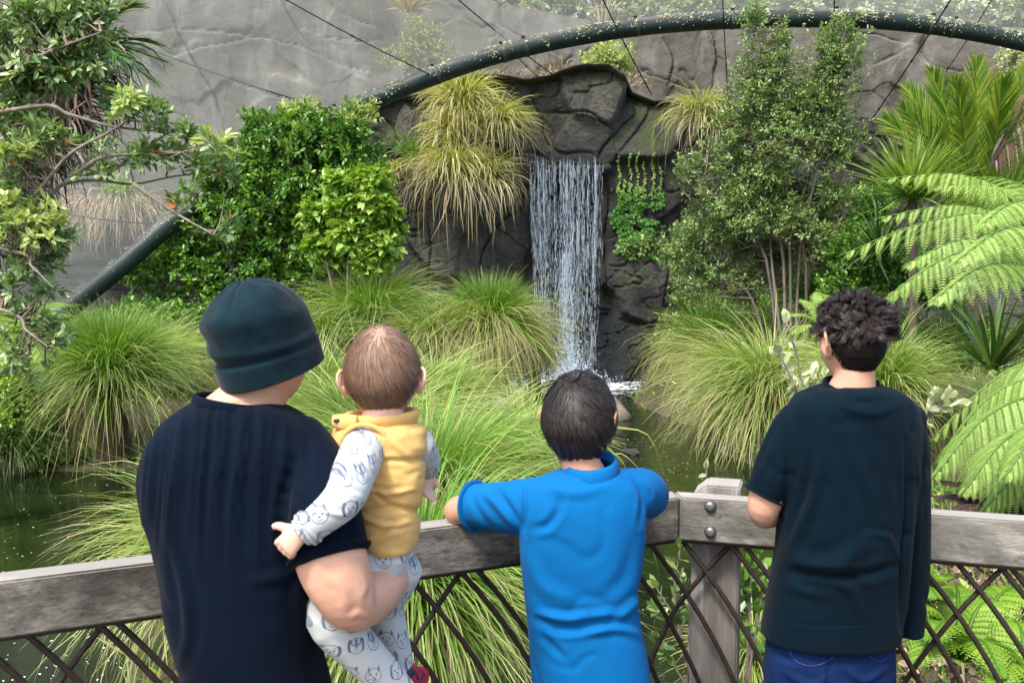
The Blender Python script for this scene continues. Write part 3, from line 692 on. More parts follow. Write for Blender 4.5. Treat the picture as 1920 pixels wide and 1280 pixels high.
T(1000, 668, 16.4, 'thin drooping tussock touching the left edge of the waterfall', 50, 45, 60, 500, M_PALE, .5)
T(590, 760, 11.5, 'pale tussock between the beanie and the toddler', 80, 120, 80, 2600, M_PALE, .2)
T(815, 770, 10.2, 'wide tussock right of the toddler head spreading to the bird', 80, 110, 90, 3400, M_PALE, .2)
T(690, 850, 8.2, 'wide tussock behind the toddler in the yellow vest', 110, 190, 100, 4200, M_PALE, .1)
T(800, 945, 6.5, 'bright green tussock arching to the right between the toddler and the boy in blue', 130, 230, 120, 5200, None, .15, erect=.8, wd=.007)
T(985, 850, 8.6, 'fine pale tussock behind the left sleeve of the boy in blue', 60, 105, 60, 2200, M_PALE, .25)
T(780, 1110, 4.5, 'big bright green tussock hanging below the rail between man and boy in blue', 130, 260, 260, 4400, None, .3, wd=.0065, erect=.7)
T(440, 1060, 5.4, 'yellow green tussock behind the man fanning left over the water', 110, 210, 200, 3400, M_PALE, .1, wd=.0065)
T(1330, 655, 15.8, 'shaggy tussock right of the waterfall with pinkish straw skirt', 88, 85, 110, 3000, None, .75)
T(1415, 615, 16.6, 'darker tussock under the slender tree behind the straw skirted one', 60, 80, 60, 1500, None, .4)
T(1450, 742, 12.2, 'large pale tussock drooping into the pond left of the teenager', 75, 150, 150, 5200, M_PALE, .35)
T(1650, 740, 10.0, 'arching pale tussock directly behind the head of the teenager', 90, 130, 100, 3000, M_PALE, .2)
T(1760, 690, 12.5, 'dark green fine tussock below the tree fern right of the teenager', 90, 120, 90, 2800, M_DARKG, .1)
T(1560, 640, 14.5, 'dark upright grass clump left of the head of the teenager', 70, 80, 60, 1400, M_DARKG, .1)
T(1410, 1240, 4.6, 'short lime green tussock at the foot of the rail post', 60, 110, 60, 1300, M_PALE, .2, wd=.006)

GH = 'grasses hanging on the dark cliff'
def hang(px, py, Y, lab, up, sp, sk, n, straw=.3, name='hanging_grass', mat=None, wd=.017, azr=(np.pi*.85, np.pi*2.15)):
    r = np.random.default_rng(int(px*3+py)); c = W(px, py, Y); up, sp, sk = px2m(up, Y), px2m(sp, Y), px2m(sk, Y)
    k = thing(name, lab, 'grass clump', c, GH); b = MB()
    blades(b, c, int(n*.25), up*1.25, (1.2, .2), azr, .45, sp*.18, wd, (0, .65), seedr=r)
    blades(b, c, int(n*.45), (sp+up)*.76, (1.05, .3), azr, 1.15, sp*.2, wd, (.15, .9), seedr=r)
    adopt(b.build('blades', mat or M_GOLD), k); b = MB()
    blades(b, c-UP*.03, int(n*.30*(1-straw))+1, sk*.95+sp*.1, (.6, .4), azr, 1.2, sp*.25, wd, (.3, .88), seedr=r)
    blades(b, c-UP*.05, int(n*.30*straw)+1, sk*1.15, (.15, .5), azr, 1.3, sp*.3, wd*.8, (.86, 1), seedr=r)
    adopt(b.build('dead_skirt', mat or M_GOLD), k); return k
hang(868, 205, 18.55, 'topmost golden hanging grass clump under the arch', 62, 62, 95, 700, .4)
hang(935, 240, 18.6, 'golden hanging grass clump drooping towards the tall rock slab', 42, 62, 90, 600, .35)
hang(850, 262, 18.45, 'yellow hanging grass clump in the middle of the upper cascade of grass', 45, 62, 70, 520, .35)
hang(850, 332, 18.25, 'lower golden hanging grass with long brown dead leaves left of the waterfall', 45, 80, 120, 800, .65)
hang(915, 335, 18.35, 'smaller golden hanging grass beside the waterfall lip', 35, 62, 80, 420, .5)
hang(772, 300, 18.5, 'small sparse green grass tuft left of the golden clumps', 60, 40, 30, 170, .2, mat=M_TUSS, wd=.013)
hang(745, 322, 18.5, 'small purplish dry tuft at the left end of the hanging grasses', 14, 32, 25, 220, .95)
hang(1315, 222, 18.7, 'green hanging grass on the cliff left of the slender tree', 45, 52, 100, 520, .35)
hang(1355, 240, 18.7, 'straw edged hanging grass half hidden by the slender tree', 35, 45, 85, 300, .5)

# ---- leafy shrubs and trees
def cmat(name, cols, **k): return mat_leaf(name, cols, **k)
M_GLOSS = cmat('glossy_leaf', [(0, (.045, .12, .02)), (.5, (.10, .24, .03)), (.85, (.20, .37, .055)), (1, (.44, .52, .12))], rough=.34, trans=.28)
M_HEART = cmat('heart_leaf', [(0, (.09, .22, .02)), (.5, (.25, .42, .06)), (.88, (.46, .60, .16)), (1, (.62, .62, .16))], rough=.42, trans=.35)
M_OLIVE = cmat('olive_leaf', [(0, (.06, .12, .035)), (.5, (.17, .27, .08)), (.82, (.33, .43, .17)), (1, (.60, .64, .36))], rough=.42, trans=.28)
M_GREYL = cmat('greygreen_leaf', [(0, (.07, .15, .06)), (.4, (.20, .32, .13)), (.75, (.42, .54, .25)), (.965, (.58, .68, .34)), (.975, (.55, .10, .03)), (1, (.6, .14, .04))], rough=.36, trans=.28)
M_YOUNG = cmat('young_leaf', [(0, (.24, .36, .09)), (1, (.56, .64, .28))], rough=.5, trans=.35)
M_PALEL = cmat('felted_leaf', [(0, (.20, .30, .13)), (.5, (.42, .48, .27)), (1, (.62, .62, .40))], rough=.6, trans=.25)
M_VINE = cmat('vine_leaf', [(0, (.035, .14, .01)), (.5, (.09, .28, .02)), (1, (.40, .50, .08))], rough=.4, trans=.3)
M_WASH = cmat('faded_leaf', [(0, (.18, .22, .07)), (1, (.42, .42, .15))], rough=.6, trans=.3)
M_BARK = mat_bark('grey_bark', (.10, .085, .065), (.30, .26, .21))
M_BARKD = mat_bark('brown_bark', (.035, .025, .018), (.13, .095, .065))
M_TWIG = mat_bark('twig_bark', (.12, .09, .065), (.27, .22, .17), 40)

def blobset(blist, Y, dep=.7):
    """(px,py,rx,ry[,dY]) in the photo -> centres and radii in metres"""
    out = []
    for q in blist:
        px, py, rx, ry = q[:4]; y = Y + (q[4] if len(q) > 4 else 0)
        a, b_ = px2m(rx, y), px2m(ry, y); out.append((W(px, py, y), np.array([a, min(max(a, b_), 1.6)*dep, b_])))
    return out
def crown_geo(b, BS, ncl, nl, L, wd, r, bias=.45, out=.8, up=.35, spread=.09, curl=.15, tipy=True, shape=.42, twig=None, jit=.14, rr=(0, 1)):
    vol = np.array([q[1][0]*q[1][2] for q in BS]); pick = r.choice(len(BS), ncl, p=vol/vol.sum())
    Cn = np.array([q[0] for q in BS])[pick]; Rd = np.array([q[1] for q in BS])[pick]
    d = rdir(ncl, r); rad = (r.random(ncl)**bias)[:, None]
    bump = 1 + jit*2*(fbm(d*1.0+Cn*.7, 2.3, 3, 5)[:, None]-.5)*2
    P = Cn + d*Rd*rad*bump
    o = unit(d*out + UP*up + r.normal(0, .35, (ncl, 3)))
    n = ncl*nl; pc = np.repeat(P, nl, 0); oc = np.repeat(o, nl, 0)
    dirs = unit(oc*.75 + rdir(n, r)*.85); pos = pc + oc*r.uniform(-.5, 1, (n, 1))*spread + dirs*spread*.25
    nr = unit(oc*.5 + UP*.5 + rdir(n, r)*.45)
    base = np.repeat(r.random(ncl), nl)
    tt = np.tile(np.linspace(0, 1, nl), ncl)
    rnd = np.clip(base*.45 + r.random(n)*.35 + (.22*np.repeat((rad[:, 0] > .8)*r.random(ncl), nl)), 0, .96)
    hot = r.random(n) < .007; rnd[hot] = 1.0
    rnd = rr[0] + rnd*(rr[1]-rr[0])
    b.leaves(pos, dirs, nr, L*r.uniform(.6, 1.25, n), wd*r.uniform(.7, 1.2, n), rnd, curl=curl, tip=shape)
    return P, o
def limbs(b, root, targets, r0, r1, r, wig=.12, K=7, seg=6, bend=.35):
    for tg in targets:
        a = np.asarray(root); d = np.asarray(tg)-a; ln = np.linalg.norm(d)
        t = np.linspace(0, 1, K)[:, None]
        mid = a + d*t + UP*ln*bend*.3*np.sin(t*np.pi)*np.sign(.5) 
        mid = mid + r.normal(0, wig*.12*ln, (K, 3))*np.sin(t*np.pi)
        b.tube(mid, np.linspace(r0, r1, K), seg, rnd=r.random())
def skeleton(b, stems, P, r, r0, r1=.004, frac=.6, K=6, lim=1.3):
    """twigs from the nearest point of the stems to leaf clusters"""
    pts = np.concatenate([resample(s, 16) for s in stems])
    idx = r.random(len(P)) < frac
    for q in P[idx]:
        d = np.linalg.norm(pts-q, axis=1) + np.maximum(0, pts[:, 2]-q[2])*1.5
        j = np.argmin(d + r.random(len(d))*.15); a = pts[j]; L_ = np.linalg.norm(q-a)
        if L_ > lim: continue
        t = np.linspace(0, 1, K)[:, None]; c = a+(q-a)*t + r.normal(0, .05*L_, (K, 3))*np.sin(t*np.pi) - UP*.08*L_*np.sin(t*np.pi)
        b.tube(c, np.linspace(min(r0, .006+.01*L_), r1, K), 4, cap=False, rnd=r.random())

def shrub(name, lab, cat, blist, Y, ncl, nl, L, wd, mat, seed, stems=None, bark=None, group=None, dep=.7, sr=.03, frac=.25, base_z=-.4, extra=None, **kw):
    r = np.random.default_rng(seed); BS = blobset(blist, Y, dep); b = MB()
    P, o = crown_geo(b, BS, ncl, nl, L, wd, r, **kw)
    if stems is None:
        c = np.mean([q[0] for q in BS], 0); bs = np.array([c[0], c[1]+.2, base_z])
        stems = [np.array([bs+r.normal(0, .05, 3), (bs+q[0])/2+r.normal(0, .1, 3), q[0]]) for q in BS]
        for s_ in stems: s_[0][2] = base_z
    root = thing(name, lab, cat, stems[0][0], group)
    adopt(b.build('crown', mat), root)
    q = MB()
    for s_ in stems: q.tube(s_, np.linspace(sr, sr*.35, len(s_)), 7, rnd=r.random(), res=12)
    adopt(q.build('trunk', bark or M_BARK), root)
    q = MB(); skeleton(q, stems, P, r, sr*.6, frac=frac, lim=1.0)
    if q.n: adopt(q.build('twigs', bark or M_BARK), root)
    return root

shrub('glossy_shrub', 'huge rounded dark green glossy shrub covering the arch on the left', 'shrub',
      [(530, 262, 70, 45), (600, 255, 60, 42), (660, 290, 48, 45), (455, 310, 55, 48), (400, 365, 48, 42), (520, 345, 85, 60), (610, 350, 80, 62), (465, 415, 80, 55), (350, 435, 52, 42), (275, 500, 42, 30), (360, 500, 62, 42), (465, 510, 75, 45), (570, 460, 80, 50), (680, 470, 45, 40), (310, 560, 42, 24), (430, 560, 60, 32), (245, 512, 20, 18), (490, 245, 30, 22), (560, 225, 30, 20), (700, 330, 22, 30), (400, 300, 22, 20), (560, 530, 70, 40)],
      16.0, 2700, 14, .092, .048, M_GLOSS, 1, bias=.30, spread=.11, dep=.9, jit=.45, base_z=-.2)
shrub('heart_leaf_shrub', 'bright green shrub with round heart shaped leaves below the glossy one', 'shrub',
      [(688, 345, 36, 22), (702, 388, 42, 34), (714, 430, 34, 32), (718, 470, 28, 26), (655, 395, 34, 32), (664, 445, 40, 34), (636, 345, 22, 16), (690, 496, 34, 18), (560, 235, 26, 14, .5), (610, 470, 30, 26, .2), (590, 400, 22, 16, .2)], 15.2, 520, 8, .125, .115, M_HEART, 2, bias=.45, spread=.12, curl=.3, shape=.30, base_z=-.2)
shrub('lime_topped_shrub', 'yellow green sprig on top of the glossy shrub by the arch', 'shrub', [(560, 212, 40, 18), (665, 225, 28, 26), (690, 215, 12, 22)], 16.0, 120, 9, .10, .035, M_YOUNG, 3, spread=.1, up=.9, base_z=1.5)
st = [[(1478, 600), (1470, 480), (1440, 300), (1425, 120), (1420, 40)], [(1492, 600), (1500, 470), (1530, 330), (1560, 200), (1570, 110)], [(1485, 600), (1482, 500), (1475, 400), (1478, 270), (1475, 130)], [(1500, 600), (1520, 470), (1530, 400), (1575, 330), (1590, 270)],
      [(1470, 600), (1440, 500), (1400, 430), (1350, 380), (1310, 340)], [(1466, 600), (1410, 560), (1350, 520), (1300, 480)], [(1500, 600), (1545, 520), (1560, 440), (1600, 380)], [(1474, 600), (1465, 450), (1400, 300), (1380, 200)], [(1484, 600), (1450, 520), (1445, 440), (1450, 350)], [(1508, 600), (1512, 520), (1500, 420), (1512, 340)]]
r = np.random.default_rng(5)
stems = [np.array([W(a, b_, 14.0+r.uniform(-.35, .35)*(1-k/4.)) for k, (a, b_) in enumerate(s_)]) for s_ in st]
for s_ in stems: s_[0][2] = -.3
sl_tree = shrub('slender_tree', 'tall slender many stemmed tree with small olive leaves right of the waterfall', 'tree',
      [(1410, 42, 18, 34), (1462, 85, 22, 45), (1565, 85, 45, 42), (1435, 140, 52, 50), (1560, 130, 52, 40), (1500, 190, 45, 35), (1420, 210, 75, 50), (1545, 215, 60, 55), (1470, 260, 90, 45), (1385, 285, 62, 50), (1560, 285, 55, 45), (1370, 370, 75, 50),
       (1450, 360, 55, 35, .5), (1560, 370, 50, 32), (1320, 440, 50, 40), (1390, 460, 50, 36, .5), (1290, 320, 26, 24), (1330, 520, 60, 38), (1290, 470, 30, 50), (1570, 460, 60, 40), (1400, 540, 60, 30, .4), (1450, 480, 60, 50, .7), (1530, 430, 50, 40, .6), (1500, 360, 60, 30, .5), (1480, 410, 50, 32, -.35), (1400, 415, 46, 34, -.3), (1545, 455, 36, 36, -.3), (1440, 330, 50, 30, -.3)],
      14.0, 4500, 13, .060, .023, M_OLIVE, 5, stems=stems, sr=.026, frac=.5, bias=.5, spread=.10, dep=.9, jit=.5, up=.6)

GS = 'shrubs on the right bank'
shrub('dense_shrub', 'dense dark shrub under the cordyline right of the slender tree', 'shrub', [(1620, 470, 70, 55), (1690, 500, 60, 50), (1600, 540, 60, 40), (1760, 530, 80, 50)], 13.4, 1100, 12, .06, .03, M_GLOSS, 8, group=GS, bias=.4)
shrub('dense_shrub', 'yellow green bush behind the stems of the slender tree', 'shrub', [(1600, 400, 60, 45), (1640, 380, 45, 35), (1560, 520, 70, 50), (1500, 550, 60, 30)], 15.6, 800, 12, .06, .028, M_VINE, 9, group=GS, bias=.4)
shrub('dense_shrub', 'low leafy bush at the right foot of the cliff beside the waterfall', 'shrub', [(1265, 470, 25, 40), (1290, 560, 34, 40), (1255, 630, 26, 40), (1340, 580, 50, 40)], 16.4, 520, 10, .075, .04, M_OLIVE, 10, group=GS, bias=.5)
shrub('dense_shrub', 'leafy bush at the left edge behind the fern', 'shrub', [(40, 800, 60, 50), (60, 850, 55, 30), (20, 720, 50, 50)], 11.0, 600, 10, .06, .035, M_HEART, 12, group='shrubs on the left bank', bias=.5, base_z=-.5)
shrub('dense_shrub', 'shadowy bush on the bank between the arch foot and the man', 'shrub', [(330, 600, 70, 30), (250, 590, 60, 25), (420, 600, 60, 40)], 15.2, 500, 10, .08, .04, M_GLOSS, 13, group='shrubs on the left bank', bias=.5)

# faded plants on the ledge seen through the netting
GL = 'plants on the ledge behind the arch'
def ledge(name, lab, bl, Y, ncl, nl, L, wd, mat, seed, **k): shrub(name, lab, 'shrub', bl, Y, ncl, nl, L, wd, mat, seed, group=GL, base_z=k.pop('base_z', 5.2), sr=.02, **k)
ledge('ledge_shrub', 'feathery yellow green shrub seen through the netting above the hanging grass', [(790, 75, 34, 40), (770, 110, 50, 25), (820, 105, 34, 22)], 22.5, 230, 10, .13, .03, M_WASH, 20, base_z=5.0)
ledge('ledge_shrub', 'rounded yellow green shrub on the ledge under the arch above the rock slab', [(1140, 105, 45, 24), (1120, 120, 30, 16), (1165, 125, 22, 18)], 20.6, 230, 10, .09, .03, M_YOUNG, 21, base_z=5.1)
ledge('ledge_shrub', 'pale shrub at the upper right corner beyond the palm', [(1905, 125, 34, 36), (1890, 160, 20, 20)], 21.0, 150, 10, .09, .04, M_PALEL, 22, base_z=4.0)
ledge('ledge_shrub', 'small sparse bush on the ledge behind the left branches', [(235, 375, 45, 30), (215, 355, 20, 20)], 18.6, 120, 9, .10, .045, M_HEART, 23, base_z=2.6)
def tuft(name, lab, px, py, Y, L, n, mat, elev=(1.2, .25), droop=.3, wd=.015, group=GL, cat='grass clump', r0=.15, rnd=(0, 1)):
    b = MB(); c = W(px, py, Y); blades(b, c, n, px2m(L, Y), elev, droop=droop, r0=r0, wd=wd, rnd=rnd, seedr=np.random.default_rng(int(px+py)))
    return tag(recenter(b.build(name, mat), c), lab, cat, group)
M_STRAW = mat_leaf('straw', [(0, (.20, .13, .09)), (.5, (.36, .28, .19)), (1, (.50, .42, .30))], rough=.8, trans=.2)
M_TAN = mat_leaf('tan_blade', [(0, (.35, .26, .10)), (1, (.62, .52, .26))], rough=.7, trans=.3)
tuft('dry_grass', 'straw coloured dry grass on the rim left of the rock slab', 1040, 142, 19.9, 30, 260, M_STRAW, (.9, .4), .8, r0=.5)
tuft('dry_grass', 'short dry brown grass on the flat rim above the hanging tussock', 930, 150, 19.9, 20, 260, M_STRAW, (.7, .4), .8, r0=.6)
tuft('dry_grass', 'dry grass on the right slope of the rock slab rim', 1180, 155, 20.0, 22, 200, M_STRAW, (.8, .4), .8, r0=.35)
tuft('sword_plant', 'tan sword leaved plant at the top edge seen through the netting', 765, 18, 23.5, 42, 90, M_TAN, (1.1, .5), .25, wd=.05, cat='plant')
tuft('bare_twigs', 'bare grey twiggy bush above the arch near the top edge', 1130, 62, 23.0, 85, 46, M_STRAW, (1.2, .35), .15, wd=.018, cat='bush', r0=.1)
b = MB(); c = W(225, 395, 19.0); blades(b, c, 900, .85, (.1, .35), (np.pi*.9, np.pi*2.1), 1.5, .95, .014, (0, 1), seedr=np.random.default_rng(4), Lvar=.6)
tag(recenter(b.build('dead_grass', M_STRAW), c), 'dead brown grass trailing over the ledge left of the arch', 'dead grass', GL)
# hedge on top of the far wall
shrub('hedge', 'long hazy grey green hedge along the top of the far wall', 'hedge', [(a, 14, 110, 52) for a in range(880, 2600, 90)], 26.3, 4600, 10, .16, .09, M_PALEL, 30, base_z=6.5, sr=.03, dep=.6)

# vine on the rock
b = MB(); r = np.random.default_rng(8); pp = []
for x0, y0, y1, w_ in [(1163, 292, 372, 6), (1183, 286, 372, 7), (1197, 283, 372, 6), (1210, 300, 372, 8), (1227, 282, 372, 6), (1240, 305, 372, 6), (1172, 330, 372, 6)]:
    w_ *= .38; n = int((y1-y0)*.75); yy = r.uniform(y0, y1, n); pp += [(x0 + r.normal(0, w_*.5)*(.4+.6*(y-y0)/(y1-y0)) + 2*np.sin(y*.1), y) for y in yy]
for _ in range(2600):
    a = r.uniform(0, 1)**.8; y = 350+a*125; x = r.uniform(1150+10*abs(a-.5), 1244-40*max(0, a-.6)); q_ = (x + 6*math.sin(y*.12), y + 8*math.sin(x*.15))
    if fbm(np.array([[q_[0]*.03, q_[1]*.03]]), 1.6, 3, 12)[0] > .42+.12*(a < .25): pp.append(q_)
pp = np.array(pp); pos = []
for px, py in pp:
    P = W(px, py, CY-.45); pos.append(P)
pos = np.array(pos); 
# lie on the rock: look the surface depth up
ii = np.clip(np.searchsorted(X1, pos[:, 0]), 0, len(X1)-1); jj = np.clip(((pos[:, 2]-zb)/(top[ii]-zb)*(nv-1)).astype(int), 0, nv-1)
pos[:, 1] = Yc[jj, ii] - r.uniform(.02, .14, len(pos))
dd = np.stack([r.normal(0, .5, len(pos)), r.normal(-.25, .2, len(pos)), r.normal(-.8, .3, len(pos))], -1); nn = unit(np.stack([r.normal(0, .35, len(pos)), -1+0*pos[:, 0], r.normal(.5, .3, len(pos))], -1))
lw = sst(345, 375, pp[:, 1]); b.leaves(pos, dd, nn, r.uniform(.6, 1.1, len(pos))*(.045+.035*lw), r.uniform(.6, 1.1, len(pos))*(.042+.028*lw), r.random(len(pos))*.5+.5*(1-lw), tip=.3)
k = thing('climbing_vine', 'bright green climbing vine on the rock right of the waterfall', 'vine', W(1195, 470, CY-.5)); adopt(b.build('leaves', M_VINE), k)
b = MB()
for x0 in (1163, 1183, 1197, 1210, 1227, 1240):
    P = np.array([W(x0+3*math.sin(y*.1), y, CY-.5) for y in range(284, 470, 15)]); i2 = np.clip(np.searchsorted(X1, P[:, 0]), 0, len(X1)-1); j2 = np.clip(((P[:, 2]-zb)/(top[i2]-zb)*(nv-1)).astype(int), 0, nv-1); P[:, 1] = Yc[j2, i2]-.015
    b.tube(P, .006, 5)
adopt(b.build('vine_stems', M_BARKD), k)
shrub('leafy_plant', 'small leafy plant growing below the vine on the rock', 'plant', [(1190, 468, 34, 16), (1225, 462, 20, 14)], 18.2, 90, 9, .07, .05, M_OLIVE, 31, base_z=2.0, sr=.01, dep=.4)

# ---- left foreground tree with branches reaching into the picture
YL = 6.2
br = [[(-420, 900), (-330, 500), (-220, 240), (-110, 60), (0, -60)], [(-220, 260), (60, 200), (130, 215), (200, 235), (280, 245), (350, 245)], [(-300, 420), (40, 385), (120, 345), (180, 338), (250, 345), (330, 330), (420, 320)],
      [(40, 385), (70, 360), (130, 290), (200, 250), (240, 225)], [(-300, 430), (20, 470), (60, 500), (100, 540)], [(-170, 170), (30, 120), (110, 90), (190, 60)], [(-320, 520), (0, 580), (50, 620), (90, 650)],
      [(180, 338), (240, 300), (300, 260), (330, 240)], [(250, 345), (330, 400), (400, 440)], [(120, 345), (180, 300), (230, 290), (300, 290)], [(20, 470), (60, 440), (110, 430)]]
r = np.random.default_rng(15)
stems = []
for k_, s_ in enumerate(br):
    dy = r.uniform(-.5, .4) if k_ else 0
    stems.append(np.array([W(a, b_, YL + dy*i_/len(s_)) for i_, (a, b_) in enumerate(s_)]))
stems[0][0][2] = -.5
root = thing('overhanging_tree', 'grey barked tree at the left edge with oval leaves, a few orange red', 'tree', stems[0][0])
b = MB()
for k_, s_ in enumerate(stems): b.tube(s_, np.linspace(.10 if k_ == 0 else .016, .05 if k_ == 0 else .0035, len(s_)), 9, rnd=r.random(), res=26)
adopt(b.build('trunk', M_BARK), root)
b = MB()
fine = blobset([(50, 50, 120, 60), (150, 30, 60, 45), (60, 130, 90, 50), (150, 110, 45, 40), (30, 210, 60, 30), (205, 185, 18, 14, .2)], YL+.2, .8)
P1, o1 = crown_geo(b, fine, 430, 12, .066, .027, r, bias=.6, spread=.07, up=.3, jit=.2)
mid = blobset([(280, 215, 50, 22), (230, 200, 26, 26), (330, 250, 30, 22), (300, 290, 55, 24), (410, 285, 34, 30), (370, 310, 42, 18), (425, 330, 24, 22), (180, 270, 40, 22), (90, 265, 50, 35), (40, 300, 50, 40), (35, 420, 60, 45), (100, 450, 38, 28), (30, 350, 34, 24), (170, 320, 30, 14), (240, 300, 30, 14), (425, 425, 22, 14), (330, 385, 20, 10)], YL, .6)
P2, o2 = crown_geo(b, mid, 260, 11, .066, .026, r, bias=.6, spread=.05, up=.7, jit=.2)
low = blobset([(60, 500, 50, 26), (30, 540, 50, 30), (95, 540, 26, 20), (50, 600, 52, 28), (110, 640, 26, 20), (25, 660, 40, 30), (60, 690, 40, 20)], YL, .6)
P4, o4 = crown_geo(b, low, 75, 11, .070, .029, r, bias=.6, spread=.05, up=.5, jit=.2)
adopt(b.build('crown', M_GREYL), root)
b = MB(); P3_, o3 = crown_geo(b, blobset([(40, 400, 60, 30), (110, 420, 26, 18), (60, 440, 60, 24), (400, 270, 24, 14), (330, 232, 20, 10), (240, 190, 14, 12), (20, 290, 30, 20), (430, 300, 14, 14)], YL-.2, .5), 44, 11, .075, .030, r, spread=.05, up=1.0)
adopt(b.build('young_leaves', M_YOUNG), root)
b = MB(); skeleton(b, stems, np.concatenate([P2, P3_, P4]), r, .007, .002, frac=.7, lim=.42); skeleton(b, stems, P1, r, .007, .002, frac=.3, lim=.5); adopt(b.build('twigs', M_TWIG), root)

# ---- palms
def frond(b, P, n, L, wd, r, droop=.35, ang=(1.0, .45), col=(0, 1), up=UP, K=5, flat=0.0):
    """feather frond: long narrow leaflets both sides of the rachis P"""
    Q = resample(P, n); Tn = unit(np.gradient(Q, axis=0)); sd_ = unit(np.cross(Tn, np.broadcast_to(up, Tn.shape))); nn = np.cross(sd_, Tn)
    u = np.linspace(0, 1, n); a_ = ang[0] + (ang[1]-ang[0])*u
    for sg_ in (-1, 1):
        env = np.sin(np.pi*np.clip(u*.86+.12, 0, 1))**.6
        Ln = L*env*r.uniform(.85, 1.1, n); d0 = unit(Tn*np.cos(a_)[:, None] + sd_*sg_*np.sin(a_)[:, None] + nn*r.normal(.25, .12, n)[:, None])
        t = np.linspace(0, 1, K)
        PP = Q[:, None] + d0[:, None]*(Ln[:, None]*t)[..., None] - UP*(droop*Ln[:, None]*t[None]**2)[..., None]
        b.ribbons(PP, wd*np.ones(n)[:, None]*np.array([.5, 1, .9, .6, .08])[None], unit(np.cross(d0, nn)), r.uniform(*col, n), t)
M_NIKAU = mat_leaf('palm_leaf', [(0, (.05, .15, .012)), (.5, (.13, .27, .025)), (.85, (.28, .40, .05)), (1, (.45, .42, .07))], tipcol=(.40, .34, .08), tipfrom=.7, rough=.4, trans=.4)
M_LIMEP = mat_leaf('sword_leaf', [(0, (.06, .17, .02)), (.5, (.16, .30, .04)), (1, (.33, .45, .10))], tipcol=(.34, .40, .14), rough=.4, trans=.35)
r = np.random.default_rng(21)
YP = 12.6; hub = W(1835, 400, YP)
root = thing('feather_palm', 'golden green feather palm with upright fronds at the upper right', 'palm', (hub[0], hub[1], -.3))
b = MB(); b.tube(np.array([[hub[0], hub[1], -.4], [hub[0], hub[1], hub[2]*.5], hub]), [.14, .12, .15], 14, rnd=.3, res=12); adopt(b.build('trunk', M_BARKD), root)
for tip, m1, dY in [((1745, 135), (1790, 270), 0), ((1830, 115), (1835, 260), .2), ((1880, 150), (1865, 280), -.4), ((1950, 110), (1900, 250), .1), ((1700, 165), (1765, 290), .5), ((1660, 225), (1750, 300), .3), ((2020, 180), (1930, 280), 0), ((2050, 300), (1950, 320), -.4), ((1790, 150), (1810, 280), -.6), ((1920, 130), (1880, 260), .8), ((1690, 200), (1770, 310), -.5)]:
    b = MB(); P = np.array([hub, W(m1[0], m1[1], YP+dY*.6), W(tip[0]*.35+m1[0]*.65, tip[1]*.45+m1[1]*.55, YP+dY), W(tip[0], tip[1], YP+dY*1.3)])
    frond(b, P, 78, .60, .019, r, droop=.12, ang=(.72, .26), up=np.array([0, -1., .3]), col=(.0, 1)); b.tube(P, [.03, .018, .012, .004], 6, rnd=.7, res=14); adopt(b.build('frond', M_NIKAU), root)
b = MB(); P = np.array([W(1920, 180, YP-.3), W(1895, 240, YP-.3), W(1865, 300, YP-.3)]); frond(b, P, 22, .25, .03, r, droop=.9, up=np.array([0, -1., .3])); b.tube(P, [.05, .04, .02], 6, res=10)
M_DEAD = mat_leaf('dead_frond', [(0, (.06, .035, .02)), (.7, (.13, .08, .05)), (1, (.5, .46, .42))], rough=.8, trans=.1); adopt(b.build('dead_frond', M_DEAD), root)

def swords(b, c, n, L, wd, r, el=(.7, .4), droop=.25, col=(0, 1)): blades(b, c, n, L, el, droop=droop, r0=.05, wd=wd, rnd=col, seedr=r, tw=.25)
c = W(1712, 372, 11.6); root = thing('cordyline', 'lime green sword leaved cordyline with a single thin stem below the palm', 'cordyline', (c[0], c[1], -.2))
b = MB(); swords(b, c, 420, .78, .028, r, (.75, .42), .18); adopt(b.build('crown', M_LIMEP), root)
b = MB(); b.tube(np.array([[c[0]+.1, c[1], -.3], [c[0]+.05, c[1], .9], c]), [.06, .05, .05], 10, res=10); adopt(b.build('trunk', M_BARKD), root)
c = W(1650, 480, 12.8); b = MB(); swords(b, c, 90, .8, .03, r, (.7, .5), .5)
tag(recenter(b.build('flax', M_DARKG), c), 'dark drooping flax clump under the cordyline', 'flax', 'flax clumps on the right bank')
c = W(1860, 690, 9.2); b = MB(); swords(b, c, 70, .72, .045, r, (1.05, .35), .25)
tag(recenter(b.build('flax', mat_leaf('flax_leaf', [(0, (.03, .10, .015)), (.6, (.08, .18, .03)), (1, (.25, .34, .10))], rough=.35, trans=.25)), c), 'broad leaved green flax under the tree fern at the right edge', 'flax', 'flax clumps on the right bank')
